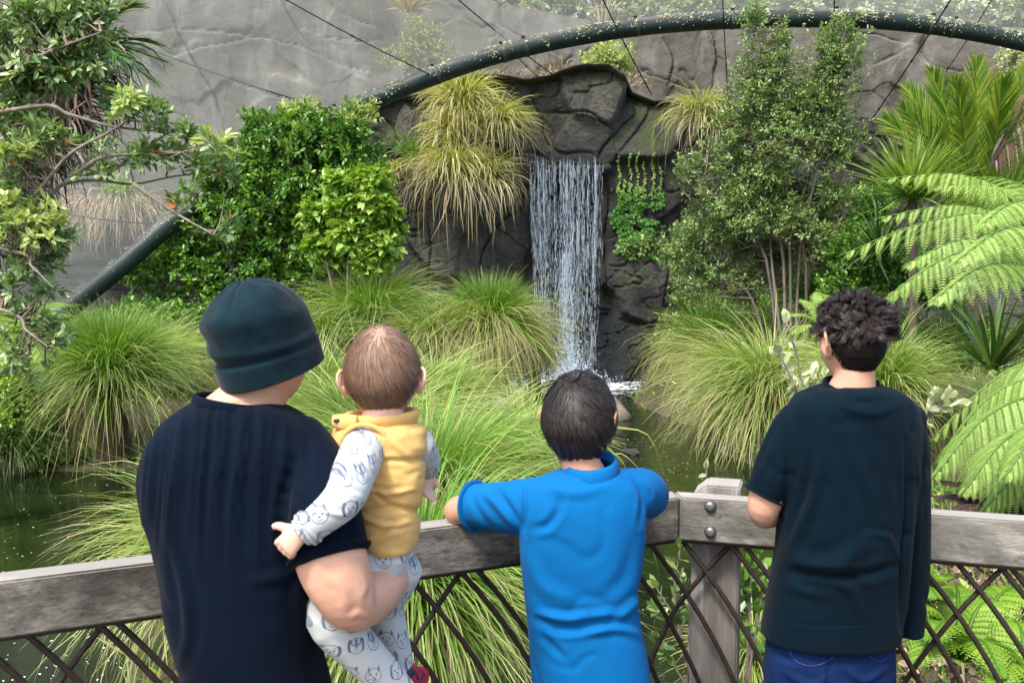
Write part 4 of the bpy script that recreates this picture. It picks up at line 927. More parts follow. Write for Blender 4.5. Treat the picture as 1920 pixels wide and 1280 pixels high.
# palm at upper left with dark shaggy trunk
YQ = 8.2; hub = W(178, 75, YQ); root = thing('shaggy_palm', 'shaggy dark trunked palm behind the left tree with fronds reaching right', 'palm', (W(-200, 700, YQ)[0], YQ, -.4))
b = MB(); foot = W(-150, 560, YQ); P = np.array([[foot[0]-.4, foot[1], -.5], foot, W(60, 300, YQ), hub]); b.tube(P, [.20, .20, .19, .10], 14, res=16); adopt(b.build('trunk', M_BARKD), root)
b = MB(); Pk = resample(P[1:], 60)
for q in Pk: blades(b, q, 16, .55, (.2, .5), droop=1.2, r0=.12, wd=.018, rnd=(0, 1), seedr=r)
adopt(b.build('dead_leaves', mat_leaf('dead_leaf', [(0, (.02, .014, .010)), (.6, (.07, .045, .03)), (.88, (.14, .09, .06)), (1, (.42, .36, .28))], rough=.8, trans=.1)), root)
for tip, m1, dY in [((315, 118), (240, 90), 0), ((300, 85), (240, 72), .3), ((285, 150), (225, 108), -.3), ((250, 10), (215, 30), 0), ((60, 10), (110, 30), .2), ((90, 190), (130, 130), .5), ((180, -40), (180, 10), .3)]:
    b = MB(); P = np.array([hub, W(m1[0], m1[1], YQ+dY), W(tip[0], tip[1], YQ+dY*1.2)]); frond(b, P, 34, .34, .016, r, droop=.35, ang=(.7, .3)); b.tube(P, [.02, .012, .004], 5, res=10); adopt(b.build('frond', mat_leaf('palm_green', [(0, (.02, .08, .01)), (.6, (.06, .18, .02)), (1, (.25, .33, .10))], rough=.35, trans=.3) if 'palm_green' not in bpy.data.materials else bpy.data.materials['palm_green']), root)
c = W(80, 240, YQ+.3); b = MB(); swords(b, c, 160, .62, .022, r, (.3, .5), .9); tag(recenter(b.build('sword_plant', M_DARKG), c), 'dark green sword leaved plant hanging behind the left tree', 'plant')

# ---- ferns
def fern_geo(b, P, npin, L, r, up=UP, pinule=.075, droop=.25, col=(.38, .74), npl=20, hang=.0, wdk=1.0):
    Q = resample(P, npin); Tn = unit(np.gradient(Q, axis=0)); sd_ = unit(np.cross(Tn, np.broadcast_to(up, Tn.shape))); nn = np.cross(sd_, Tn)
    u = np.linspace(0, 1, npin); env = (np.minimum(u/.28+.35, 1)*np.minimum((1-u)/.55, 1)**.8)
    ppos, pdir, pnr, pl, prn, pt = [], [], [], [], [], []
    for sg_ in (-1, 1):
        for i_ in range(npin):
            Lp = L*env[i_]*r.uniform(.92, 1.06)
            if Lp < .02: continue
            an = 1.25-.55*u[i_]; d0 = unit(Tn[i_]*math.cos(an) + sd_[i_]*sg_*math.sin(an) - UP*hang)
            m_ = max(6, int(npl*(.35+.65*Lp/L))); t = np.linspace(0.03, 1, m_)
            C = Q[i_] + d0*Lp*t[:, None] - UP*(droop*Lp*t**2)[:, None]
            tn = unit(np.gradient(C, axis=0)); s2 = unit(np.cross(tn, np.broadcast_to(nn[i_], tn.shape))); n2 = np.cross(s2, tn)
            ln = pinule*(.55+.45*Lp/L)*np.minimum(1, (1-t)*1.9+.12)
            for s3 in (-1, 1):
                ppos.append(C); pdir.append(unit(s2*s3 + tn*.45)); pnr.append(n2); pl.append(ln); prn.append(np.full(m_, np.clip(r.uniform(*col)+.0, 0, 1))); pt.append(t)
            b.tube(C[::3] if m_ > 8 else C, .0022, 3, cap=False, rnd=.2)
    pos = np.concatenate(ppos); ln = np.concatenate(pl); n = len(pos)
    b.leaves(pos, np.concatenate(pdir), np.concatenate(pnr), ln, np.minimum(.5*ln, .016)*wdk, np.clip(np.concatenate(prn)+r.normal(0, .06, n), 0, 1), fold=.1, curl=.1, tip=.25)
    b.tube(P, np.linspace(.012, .003, len(P)), 5, rnd=.1, res=16)
M_FERN = mat_leaf('fern_leaf', [(0, (.10, .20, .035)), (.4, (.20, .34, .06)), (.75, (.36, .52, .13)), (1, (.50, .62, .22))], rough=.42, trans=.32)
M_FERN2 = mat_leaf('small_fern_leaf', [(0, (.06, .17, .01)), (.5, (.17, .33, .02)), (1, (.36, .48, .05))], rough=.5, trans=.35)
YF = 8.0; hub = W(1955, 520, YF); root = thing('tree_fern', 'tree fern at the right edge spreading layered lime fronds over the bank', 'tree fern', (hub[0], hub[1], -.3))
b = MB(); b.tube(np.array([[hub[0]+.05, hub[1], -.4], [hub[0], hub[1], .6], hub]), [.12, .10, .10], 12, res=10)
Pk = resample(np.array([[hub[0]+.05, hub[1], -.2], hub]), 20)
for q in Pk: blades(b, q, 18, .16, (-.2, .5), droop=.8, r0=.10, wd=.010, rnd=(0, 1), seedr=r)
adopt(b.build('trunk', M_BARKD), root)
for pts, L in [([(1955, 520, 0), (1900, 380, -.1), (1800, 328, -.2), (1650, 335, -.3)], .40), ([(1955, 520, 0), (1880, 410, -.5), (1740, 415, -.7), (1568, 482, -.8)], .42), ([(1955, 520, 0), (1890, 465, -1.0), (1780, 480, -1.3), (1655, 562, -1.5)], .42),
               ([(1955, 520, 0), (1960, 400, .3), (1900, 340, .8), (1800, 330, 1.4)], .40), ([(1955, 520, 0), (1950, 390, -.6), (1900, 380, -1.3), (1840, 420, -2.0)], .40), ([(1955, 520, 0), (2030, 400, -.2), (2130, 380, -.2), (2260, 460, -.2)], .42),
               ([(1955, 520, 0), (2000, 430, -.8), (2040, 450, -1.6), (2080, 560, -2.0)], .42), ([(1955, 520, 0), (2000, 400, .8), (2060, 380, 1.4), (2110, 420, 1.9)], .42), ([(1955, 520, 0), (1900, 430, .8), (1800, 420, 1.5), (1700, 450, 2.0)], .42), ([(1955, 520, 0), (1900, 420, -.3), (1790, 385, -.4), (1640, 410, -.5)], .38), ([(1955, 520, 0), (1950, 440, -1.1), (1880, 430, -1.8), (1780, 500, -2.4)], .34), ([(1955, 520, 0), (1930, 380, .1), (1860, 350, .2), (1740, 350, .2)], .36), ([(1955, 520, 0), (1890, 470, -.7), (1800, 450, -1.0), (1690, 500, -1.2)], .38), ([(1955, 520, 0), (1920, 500, -1.4), (1840, 500, -1.9), (1740, 570, -2.2)], .34)]:
    b = MB(); fern_geo(b, np.array([W(a, c_, YF+d) for a, c_, d in pts]), 19, L*1.08, r, droop=.60, hang=.15, pinule=.060, npl=26, wdk=.72); adopt(b.build('frond', M_FERN), root)
hub = W(2060, 860, 4.2); root = thing('low_tree_fern', 'large lime fern at the lower right above the rail', 'tree fern', (hub[0], hub[1], -.35))
b = MB(); b.tube(np.array([[hub[0], hub[1], -.45], [hub[0], hub[1], 0.1], hub]), [.10, .09, .08], 12, res=10); adopt(b.build('trunk', M_BARKD), root)
for pts, L in [([(2060, 860, 0), (1990, 690, .2), (1880, 700, .3), (1740, 830, .3)], .26), ([(2060, 860, 0), (1960, 750, -.1), (1850, 780, -.2), (1745, 900, -.3)], .26), ([(2060, 860, 0), (1980, 800, -.4), (1890, 820, -.6), (1800, 930, -.7)], .24),
               ([(2060, 860, 0), (2060, 700, .4), (1980, 660, .8), (1870, 700, 1.2)], .26), ([(2060, 860, 0), (2140, 720, 0), (2230, 740, 0), (2300, 850, 0)], .26), ([(2060, 860, 0), (2000, 870, -.3), (1920, 880, -.5), (1840, 960, -.55)], .22), ([(2060, 860, 0), (1970, 720, 0), (1860, 740, 0), (1750, 870, 0)], .24), ([(2060, 860, 0), (2010, 770, -.5), (1950, 800, -.7), (1880, 900, -.8)], .22)]:
    b = MB(); fern_geo(b, np.array([W(a, c_, 4.2+d) for a, c_, d in pts]), 25, L*1.15, r, droop=.45, hang=.25, pinule=.030, npl=30, wdk=.62); adopt(b.build('frond', M_FERN), root)
GFN = 'small ferns on the banks'
def fern(lab, px, py, Y, tips, L, mat, pin=.04, z0=None, npin=18):
    hub = W(px, py, Y); root = thing('fern', lab, 'fern', hub, GFN)
    for tx, ty, d in tips:
        tp = W(tx, ty, Y+d); mid = (hub+tp)/2 + UP*np.linalg.norm(tp-hub)*.22
        b = MB(); fern_geo(b, np.array([hub, mid, tp]), npin, L, r, pinule=pin, npl=12, droop=.3); adopt(b.build('frond', mat), root)
fern('pale fern at the left edge in front of the arch foot', 20, 640, 8.0, [(130, 590, 0), (150, 570, .4), (110, 640, -.4), (60, 560, .3), (-60, 600, 0), (90, 690, -.5), (-40, 700, -.5), (70, 600, -.7)], .24, M_FERN, .045)
fern('yellow green fern left of the hair of the teenager', 1560, 640, 12.0, [(1470, 590, 0), (1500, 560, .4), (1480, 625, -.3), (1530, 545, .6), (1600, 560, .5), (1620, 600, 0)], .22, M_FERN, .045)
fern('lime fern under the rail at the lower right', 1800, 1230, 3.5, [(1720, 1130, 0), (1740, 1200, -.3), (1790, 1090, .3), (1860, 1120, .1), (1900, 1180, 0), (1710, 1250, -.3), (1880, 1270, -.4), (1950, 1100, .2)], .13, M_FERN2, .028)
fern('small lime fern beside the jeans of the teenager', 1720, 1130, 3.7, [(1740, 1060, 0), (1690, 1080, 0), (1780, 1080, -.1), (1760, 1120, -.2), (1700, 1170, -.2)], .10, M_FERN2, .022)
fern('lime fern in the lower right corner', 1930, 1270, 3.3, [(1860, 1210, 0), (1900, 1160, .2), (1960, 1180, 0), (1860, 1290, -.2), (2000, 1250, 0)], .13, M_FERN2, .028)
M_DFERN = mat_leaf('dead_fern', [(0, (.025, .014, .01)), (.6, (.07, .04, .028)), (1, (.16, .10, .07))], rough=.8, trans=.1)
fern('dead brown curled fern behind the right rail', 1900, 1010, 3.9, [(1830, 895, 0), (1760, 900, .1), (1780, 960, -.1), (1745, 930, .2), (1850, 880, .3), (1960, 900, 0), (1800, 940, .3)], .10, M_DFERN, .022, npin=22)

# ---- leafy sprigs close to the rail
def sprig(name, lab, paths, L, wd, mat, n=9, bark=None, seed=0, group='felted sprigs near the rail', Yd=3.6, grow=1.0):
    r = np.random.default_rng(seed); b = MB(); q = MB(); ps = [np.array([W(a, c_, Yd+d) for a, c_, d in p]) for p in paths]
    root = thing(name, lab, 'sprig', ps[0][0], group)
    for p in ps:
        q.tube(p, np.linspace(.006, .0025, len(p)), 6, res=12); Q = resample(p, 40); k_ = n
        for u in np.concatenate([np.linspace(.35, .92, k_), np.full(5, 1.0)]):
            c = Q[int(u*39)]; t_ = unit(Q[-1]-Q[-6]); d = unit(t_*(.45 if u < 1 else .9) + rdir(1, r)[0]*(.9 if u < 1 else .55))
            b.leaves(c[None], d[None], unit(t_+rdir(1, r)[0]*.6)[None], np.array([L*r.uniform(.7, 1.15)*(1 if u < 1 else .9)]), np.array([wd*r.uniform(.8, 1.1)]), np.array([r.random()]), curl=-.12, fold=.15)
    adopt(b.build('leaves', mat), root); adopt(q.build('stems', bark or M_TWIG), root)
sprig('pale_sprig', 'pale felted leafy sprig at the left ear of the teenager', [[(1530, 800, 0), (1505, 720, 0), (1492, 660, 0), (1475, 605, 0)], [(1525, 790, 0), (1490, 720, 0), (1462, 665, 0)], [(1525, 780, 0), (1530, 730, 0), (1545, 705, 0)], [(1515, 760, 0), (1500, 745, 0), (1490, 728, 0)], [(1520, 780, 0), (1515, 750, 0), (1525, 700, .1)]], .055, .030, M_PALEL, seed=3)
sprig('pale_sprig', 'pale felted sprig right of the shoulder of the teenager', [[(1700, 850, 0), (1735, 790, 0), (1775, 745, 0)], [(1730, 795, 0), (1748, 760, 0), (1752, 745, 0)], [(1735, 790, 0), (1765, 765, 0), (1790, 760, 0)]], .055, .030, M_PALEL, seed=4, Yd=3.4)
sprig('pale_sprig', 'tiny pale shoot standing above the rail post', [[(1325, 960, .25), (1323, 920, .25), (1325, 880, .25)]], .042, .016, M_PALEL, n=3, seed=5, Yd=2.95)
sprig('leafy_sprig', 'leafy twigs with round green leaves left of the rail post', [[(1290, 1290, 0), (1275, 1180, 0), (1230, 1100, 0)], [(1285, 1240, 0), (1265, 1120, 0), (1275, 1030, 0)], [(1280, 1200, 0), (1250, 1150, 0), (1235, 1140, 0)], [(1290, 1290, 0), (1260, 1240, 0), (1235, 1200, 0)], [(1290, 1290, 0), (1290, 1120, .1), (1265, 1060, .1)]], .055, .034, M_OLIVE, n=12, seed=6, Yd=3.5)
sprig('leafy_sprig', 'dark round leaved twigs between the rail post and the teenager', [[(1400, 1290, 0), (1405, 1150, 0), (1410, 1060, 0)], [(1400, 1290, 0), (1420, 1170, 0), (1430, 1110, 0)], [(1405, 1200, 0), (1395, 1120, 0), (1390, 1080, 0)], [(1400, 1250, 0), (1430, 1100, .2), (1420, 1040, .2)]], .06, .04, M_GLOSS, n=12, seed=7, Yd=3.4)
# stray long blades over the channel
b = MB()
for pts in [[(1130, 860), (1165, 850), (1200, 880)], [(1150, 800), (1215, 815), (1245, 890)], [(1130, 830), (1170, 870), (1190, 930)], [(1215, 1000), (1235, 1080), (1225, 1180)]]:
    P = resample(np.array([W(a, c_, 4.2) for a, c_ in pts]), 7)[None]; b.ribbons(P, np.full((1, 7), .007)*np.linspace(1, .3, 7), np.array([[0, .3, 1.]]), np.array([.8]))
tag(b.build('long_blades', M_TUSS), 'a few long arching grass blades over the dark channel beside the boy in blue', 'grass blades', kind='stuff')

# ---- low ground cover and litter
def scatter(name, lab, n, fn, L, wd, mat, seed, elev=.6):
    r = np.random.default_rng(seed); P = fn(r, n); z = land_h(P[:, 0], P[:, 1]); k_ = z > WATER_Z-.02; P = np.stack([P[k_, 0], P[k_, 1], z[k_]+.005], -1); n = len(P)
    d = unit(np.stack([r.normal(size=n), r.normal(size=n), np.abs(r.normal(elev, .3, n))], -1)); b = MB()
    b.leaves(P, d, unit(rdir(n, r)+UP), L*r.uniform(.5, 1.3, n), wd*r.uniform(.6, 1.2, n), r.random(n)); return tag(b.build(name, mat), lab, name.replace('_', ' '), kind='stuff')
scatter('ground_leaves', 'low green ground cover over the banks', 26000, lambda r, n: np.stack([r.uniform(-12, 12, n), 3 + 20*r.random(n)**1.0], -1), .13, .03, M_HEART, 40, .9)
scatter('grass', 'thin green grass covering the banks', 30000, lambda r, n: np.stack([r.uniform(-10, 11, n), 3 + 17*r.random(n)], -1), .30, .010, M_TUSS, 41, 1.3)
scatter('leaf_litter', 'brown and tan dead leaves on the ground below the right rail', 5200, lambda r, n: np.stack([r.uniform(1.0, 5, n), r.uniform(2.9, 6.5, n)], -1), .085, .05, M_STRAW, 42, .15)
scatter('dark_litter', 'dark brown leaf litter under the right rail', 4200, lambda r, n: np.stack([r.uniform(1.0, 5, n), r.uniform(2.9, 6.5, n)], -1), .10, .03, M_DFERN, 43, .5)

# ---- log, stones and ducks
m = NT('log_wood'); v = m.coord((.3, 1, 1)); n1 = m.noise(v, 16, 6, .65); m.l(m.ramp(n1, [(.3, (.05, .04, .03)), (.7, (.22, .19, .15))]), m.p.inputs['Base Color']); m.p.inputs['Roughness'].default_value = .85; m.bump(n1, .7, .03); M_LOG = m.m
b = MB(); P = np.array([W(1110, 712, 15.4), W(1140, 730, 14.9), W(1172, 758, 14.3)]); P[:, 2] = [-.38, -.45, -.60]; b.tube(P, [.13, .16, .12], 12, res=14); b.tube(np.array([P[1], P[1]+[-.1, .05, .25]]), [.05, .02], 7)
tag(recenter(b.build('driftwood_log', M_LOG), P[1]), 'mottled driftwood log lying in the pond before the waterfall', 'log')
b = MB(); P = np.array([W(905, 822, 9.8), W(935, 790, 10.6), W(960, 770, 11.2)]); P[:, 2] += .02; b.tube(P, [.07, .08, .06], 10, res=10)
tag(recenter(b.build('fallen_branch', M_LOG), P[1]), 'pale fallen branch lying in the tussock left of the boy in blue', 'branch')
def stone(c, s_, sd_, lab, name='pond_stone'):
    th = np.linspace(0, np.pi, 14); ph = np.linspace(0, 2*np.pi, 20, endpoint=False); T_, Pn = np.meshgrid(th, ph, indexing='ij')
    d = np.stack([np.sin(T_)*np.cos(Pn), np.sin(T_)*np.sin(Pn), np.cos(T_)], -1); rr_ = .8+.45*fbm(d+sd_, 1.6, 3, sd_); V = d*rr_[..., None]*np.array(s_)
    i = np.arange(13)[:, None]*20; j = np.arange(20)[None]; j2 = (j+1) % 20
    o = mesh_obj(name, V.reshape(-1, 3), np.stack([i+j, i+20+j, i+20+j2, i+j2], -1).reshape(-1, 4), rock_mat, None, {'rnd': np.full(280, .5), 't': np.full(280, .4), 'groove': np.zeros(280)}); o.location = Vector(c); tag(o, lab, 'rock', 'stones in the pond')
c = G(1150, 868, WATER_Z); stone((c[0], c[1], WATER_Z), (.16, .12, .09), 2, 'small dark stone in the channel right of the hair of the boy in blue')
c = G(1215, 705, WATER_Z); stone((c[0], c[1], WATER_Z), (.35, .22, .12), 5, 'wet stone at the right foot of the waterfall')
c = G(1040, 730, WATER_Z); stone((c[0], c[1], WATER_Z), (.30, .25, .16), 6, 'mossy stone at the left foot of the waterfall')
def duck(c, yaw, cols, lab, s_=1.0):
    """body, neck and head as one skin, with bill and wing patch parts"""
    M = np.array([[math.cos(yaw), -math.sin(yaw), 0], [math.sin(yaw), math.cos(yaw), 0], [0, 0, 1]])
    f = lambda P: (np.asarray(P, float)*s_) @ M.T + np.asarray(c)
    b = MB(); b.tube(f([[-.26, 0, .10], [-.20, 0, .085], [-.10, 0, .07], [.03, 0, .065], [.12, 0, .08], [.155, 0, .12], [.165, 0, .17], [.175, 0, .205], [.21, 0, .222], [.24, 0, .215]]), np.array([[.012, .008], [.05, .03], [.085, .07], [.085, .075], [.06, .06], [.036, .036], [.028, .028], [.034, .034], [.03, .03], [.012, .012]])*s_, 14, res=34, rnd=.4)
    root = thing('duck', lab, 'duck', c, 'ducks at the pond')
    m = NT('feathers'); n_ = m.noise(m.coord(), 60, 4, .7); m.l(m.ramp(n_, [(.35, cols[0]), (.65, cols[1])]), m.p.inputs['Base Color']); m.p.inputs['Roughness'].default_value = .7
    adopt(b.build('body', m.m), root)
    b = MB(); b.tube(f([[.235, 0, .214], [.27, 0, .206], [.295, 0, .200]]), np.array([[.013, .011], [.014, .006], [.009, .003]])*s_, 8)
    m2 = NT('bill'); m2.p.inputs['Base Color'].default_value = (.06, .06, .06, 1); adopt(b.build('bill', m2.m), root)
    for sg_ in (-1, 1):
        b = MB(); b.tube(f([[.08, .070*sg_, .095], [-.05, .085*sg_, .105], [-.19, .045*sg_, .11]]), np.array([[.012, .03], [.018, .045], [.006, .012]])*s_, 8, res=12, up=(0, 0, 1)); adopt(b.build('wing', m.m), root)
c = W(948, 758, 12.6); c[2] -= .08; duck(c, .2, ((.05, .035, .02), (.36, .28, .20)), 'speckled brown duck resting among the tussocks left of the boy in blue', 1.05)
c = G(1182, 850, WATER_Z); duck((c[0], c[1], WATER_Z-.03), 2.2, ((.012, .012, .013), (.05, .045, .045)), 'small black duck swimming in the channel right of the boy in blue', .62)
# ================================================================ THE RAILING
RZ = 1.12
def wood(name, along, dark, light, seed=0):
    m = NT(name); c = m.n('TexCoord'); mp = m.n('Mapping'); mp.inputs['Rotation'].default_value = along[0]; mp.inputs['Scale'].default_value = along[1]; mp.inputs['Location'].default_value = (seed, 0, 0)
    m.l(c.outputs['Object'], mp.inputs[0]); v = mp.outputs[0]
    n1 = m.noise(v, 34, 6, .7, dist=.3); n2 = m.noise(v, 7, 5, .6); n3 = m.noise(v, 90, 3, .6); n4 = m.noise(v, 17, 3, .5); n5 = m.noise(v, 3.0, 7, .75, dist=.6)
    c = m.ramp(n1, [(.32, dark), (.5, tuple(.5*(a+b_) for a, b_ in zip(dark, light))), (.66, light)])
    c = m.mix(m.ramp(n2, [(.42, .65), (.6, 0)]), c, tuple(a*.55 for a in dark))
    c = m.mix(m.ramp(n4, [(.66, 0), (.70, .8)]), c, (.46, .52, .46))
    c = m.mix(m.ramp(n5, [(.42, .8), (.56, 0)]), c, tuple(a*.45 for a in dark)); c = m.mix(m.ramp(n1, [(.30, .9), (.37, 0)]), c, (.02, .017, .013))
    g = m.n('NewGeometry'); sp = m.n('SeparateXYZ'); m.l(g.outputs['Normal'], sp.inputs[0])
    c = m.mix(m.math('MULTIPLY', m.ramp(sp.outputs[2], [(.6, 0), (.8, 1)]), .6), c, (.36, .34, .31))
    m.l(c, m.p.inputs['Base Color']); m.p.inputs['Roughness'].default_value = .88
    m.bump(m.math('ADD', n1, m.math('MULTIPLY', n3, .5)), .6, .006); return m.m
pL, pC, pR = G(0, 1090, RZ), G(1275, 932, RZ), G(1920, 977, RZ)
eL = unit(pC-pL); eR = unit(pR-pC); nL = np.array([-eL[1], eL[0], 0]); nR = np.array([-eR[1], eR[0], 0]); nL *= np.sign(nL[1]); nR *= np.sign(nR[1])
angL, angR = math.atan2(eL[1], eL[0]), math.atan2(eR[1], eR[0])
rail = thing('railing', 'weathered grey timber railing with crossed rusty steel bars, bending at a bolted post', 'railing', (pC[0], pC[1], 0))
TH, HB = .070, .120
bis = unit(nL+nR); mit = TH/np.dot(bis, nL)
import bmesh as _bm
def board(A, B, nA, nB, z0, z1, mat, nm):
    """plank between A and B (front lower line), thickness vectors nA, nB at its ends"""
    v = [A, B, B+nB, A+nA]; bm = _bm.new()
    lo = [bm.verts.new((p[0], p[1], z0)) for p in v]; hi = [bm.verts.new((p[0], p[1], z1)) for p in v]
    bm.faces.new(lo[::-1]); bm.faces.new(hi)
    for k in range(4): bm.faces.new((lo[k], lo[(k+1) % 4], hi[(k+1) % 4], hi[k]))
    _bm.ops.recalc_face_normals(bm, faces=bm.faces[:]); _bm.ops.bevel(bm, geom=bm.edges[:], offset=.0045, segments=2, affect='EDGES')
    me = bpy.data.meshes.new(nm); bm.to_mesh(me); bm.free(); me.materials.append(mat)
    for p in me.polygons: p.use_smooth = False
    o = bpy.data.objects.new(nm, me); COL.objects.link(o); adopt(o, rail); return o
g_ = .0015
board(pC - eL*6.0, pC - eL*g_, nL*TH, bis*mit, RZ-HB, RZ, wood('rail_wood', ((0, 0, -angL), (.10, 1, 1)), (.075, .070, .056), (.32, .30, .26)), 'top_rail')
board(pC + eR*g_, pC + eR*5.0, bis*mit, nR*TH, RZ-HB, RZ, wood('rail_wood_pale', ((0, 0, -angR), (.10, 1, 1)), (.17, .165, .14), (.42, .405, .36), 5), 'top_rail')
m = NT('rusty_steel'); v = m.coord(); n1 = m.noise(v, 60, 5, .7); m.l(m.ramp(n1, [(.35, (.018, .013, .011)), (.7, (.055, .034, .026))]), m.p.inputs['Base Color']); m.p.inputs['Roughness'].default_value = .65; m.p.inputs['Metallic'].default_value = .35; m.bump(n1, .3, .003); M_RUST = m.m
SZ = RZ-HB-.006
for A, e, nn_, a, b_ in ((pC, -eL, nL, .0, 6.0), (pC, eR, nR, .0, 5.0)):
    for z_, nm in ((SZ, 'strip'), (.115, 'strip')):
        q = MB(); s_ = A + e*(a+.004) + nn_*.035; t_ = A + e*b_ + nn_*.035; c = (s_+t_)/2; L_ = np.linalg.norm(t_-s_); an = math.atan2(e[1], e[0])
        q.box((c[0], c[1], z_), (L_, .040, .010), R=[[math.cos(an), -math.sin(an), 0], [math.sin(an), math.cos(an), 0], [0, 0, 1]]); adopt(q.build(nm, M_RUST, smooth=False), rail)
def bar(px, left, sgn):
    A, e, n_ = (pC, eL, nL) if left else (pC, eR, nR)
    d = ray(px, 1060); # where this column of the photo crosses the rail plane
    M2 = np.array([[d[0], -e[0]], [d[1], -e[1]]]); q_ = A + n_*.035; s0 = np.linalg.solve(M2, q_[:2])[1]
    h = np.linspace(0, SZ-.12, 18); s_ = s0 + sgn*.86*(h - h*h/(2*.80))
    inw = .006 if sgn < 0 else -.006; PR_ = PL_ = pC + bis*((.035+inw)/np.dot(bis, nL))
    P = np.where((s_ > 0)[:, None], PR_ + eR*s_[:, None], PL_ + eL*s_[:, None]); P[:, 2] = SZ-.004-h
    b = MB(); b.tube(P, .0072, 8, res=max(6, len(h)*2)); adopt(b.build('bar', M_RUST), rail)
for px in (-420, -330, -230, -150, -60, 35, 170, 205, 330, 450, 560, 665, 760, 855, 885, 985, 1075, 1150, 1210): bar(px, True, 1)
for px in (-400, 178, 857): bar(px, True, -1)
for px in (1287, 1378, 1405, 1490, 1570, 1650, 1725, 1804, 1885, 1905, 2010, 2110, 2220): bar(px, False, 1)
for px in (1381, 1898): bar(px, False, -1)
# post behind the right plank
d = ray(1342, 960); q_ = pC + nR*(TH+.002); s0 = np.linalg.solve(np.array([[d[0], -eR[0]], [d[1], -eR[1]]]), q_[:2])[1]; pc = q_ + eR*s0
Rm = np.array([[eR[0], nR[0], 0], [eR[1], nR[1], 0], [0, 0, 1]])
m_post = wood('post_wood', ((0, 0, -angR), (1, 1, .10)), (.22, .20, .175), (.42, .39, .35), 9)
hw, dp, zt = .066, .11, RZ+.022
bm = _bm.new(); outl = [(-hw, -.9), (hw, -.9), (hw, zt), (-hw+.035, zt), (-hw, zt-.03)]
f0 = [bm.verts.new(tuple(pc + eR*x + np.array([0, 0, 1.])*z)) for x, z in outl]; f1 = [bm.verts.new(tuple(pc + eR*x + nR*dp + np.array([0, 0, 1.])*z)) for x, z in outl]
for vtx in f0+f1: vtx.co.z = vtx.co.z - pc[2]
bm.faces.new(f0); bm.faces.new(f1[::-1])
for k in range(5): bm.faces.new((f0[k], f0[(k+1) % 5], f1[(k+1) % 5], f1[k]))
_bm.ops.recalc_face_normals(bm, faces=bm.faces[:]); _bm.ops.bevel(bm, geom=bm.edges[:], offset=.005, segments=2, affect='EDGES')
me = bpy.data.meshes.new('post'); bm.to_mesh(me); bm.free(); me.materials.append(m_post); post = bpy.data.objects.new('post', me); COL.objects.link(post); adopt(post, rail)
m = NT('galvanised'); m.p.inputs['Base Color'].default_value = (.22, .24, .24, 1); m.p.inputs['Metallic'].default_value = .8; m.p.inputs['Roughness'].default_value = .42; M_GALV = m.m
m = NT('bolt_hole'); m.p.inputs['Base Color'].default_value = (.03, .028, .025, 1); M_HOLE = m.m
for py in (949, 997):
    d = ray(1332, py); s1 = np.linalg.solve(np.array([[d[0], -eR[0]], [d[1], -eR[1]]]), pC[:2]); c = pC + eR*s1[1]; c[2] = CAMZ + d[2]*s1[0]
    b = MB(); b.tube([c-nR*.001, c-nR*.004, c-nR*.0095, c-nR*.011], [.0135, .0145, .0125, .006], 18, up=(0, 0, 1)); o = b.build('bolt', M_GALV); adopt(o, rail)
    b = MB(); b.tube([c+nR*.002, c-nR*.0012], [.0165, .0165], 20, up=(0, 0, 1)); o2 = b.build('washer', M_HOLE); adopt(o2, rail)

# ================================================================ PEOPLE
def remesh(b, voxel, smooth=2, name='tmp'):
    """fuse overlapping closed shapes into one continuous skin -> verts, quads"""
    V = np.concatenate(b.V); Fs = [np.concatenate(v) for v in b.F.values()]
    ob = mesh_obj(name, V, Fs); 
    md = ob.modifiers.new('r', 'REMESH'); md.mode = 'VOXEL'; md.voxel_size = voxel; md.adaptivity = 0
    if smooth: s_ = ob.modifiers.new('s', 'SMOOTH'); s_.factor = .5; s_.iterations = smooth
    dg = bpy.context.evaluated_depsgraph_get(); ev = ob.evaluated_get(dg); me = bpy.data.meshes.new_from_object(ev)
    n = len(me.vertices); v = np.empty(n*3, np.float32); me.vertices.foreach_get('co', v)
    nm = np.empty(n*3, np.float32); me.vertices.foreach_get('normal', nm)
    f = np.empty(len(me.loops), np.int32); me.loops.foreach_get('vertex_index', f); lt = np.empty(len(me.polygons), np.int32); me.polygons.foreach_get('loop_total', lt)
    bpy.data.meshes.remove(me); bpy.data.objects.remove(ob)
    st_ = np.concatenate([[0], np.cumsum(lt)[:-1]]); out = []
    for k in np.unique(lt): s2 = st_[lt == k]; out.append(f[s2[:, None]+np.arange(k)[None]])
    return v.reshape(-1, 3).astype(float), out, nm.reshape(-1, 3).astype(float)

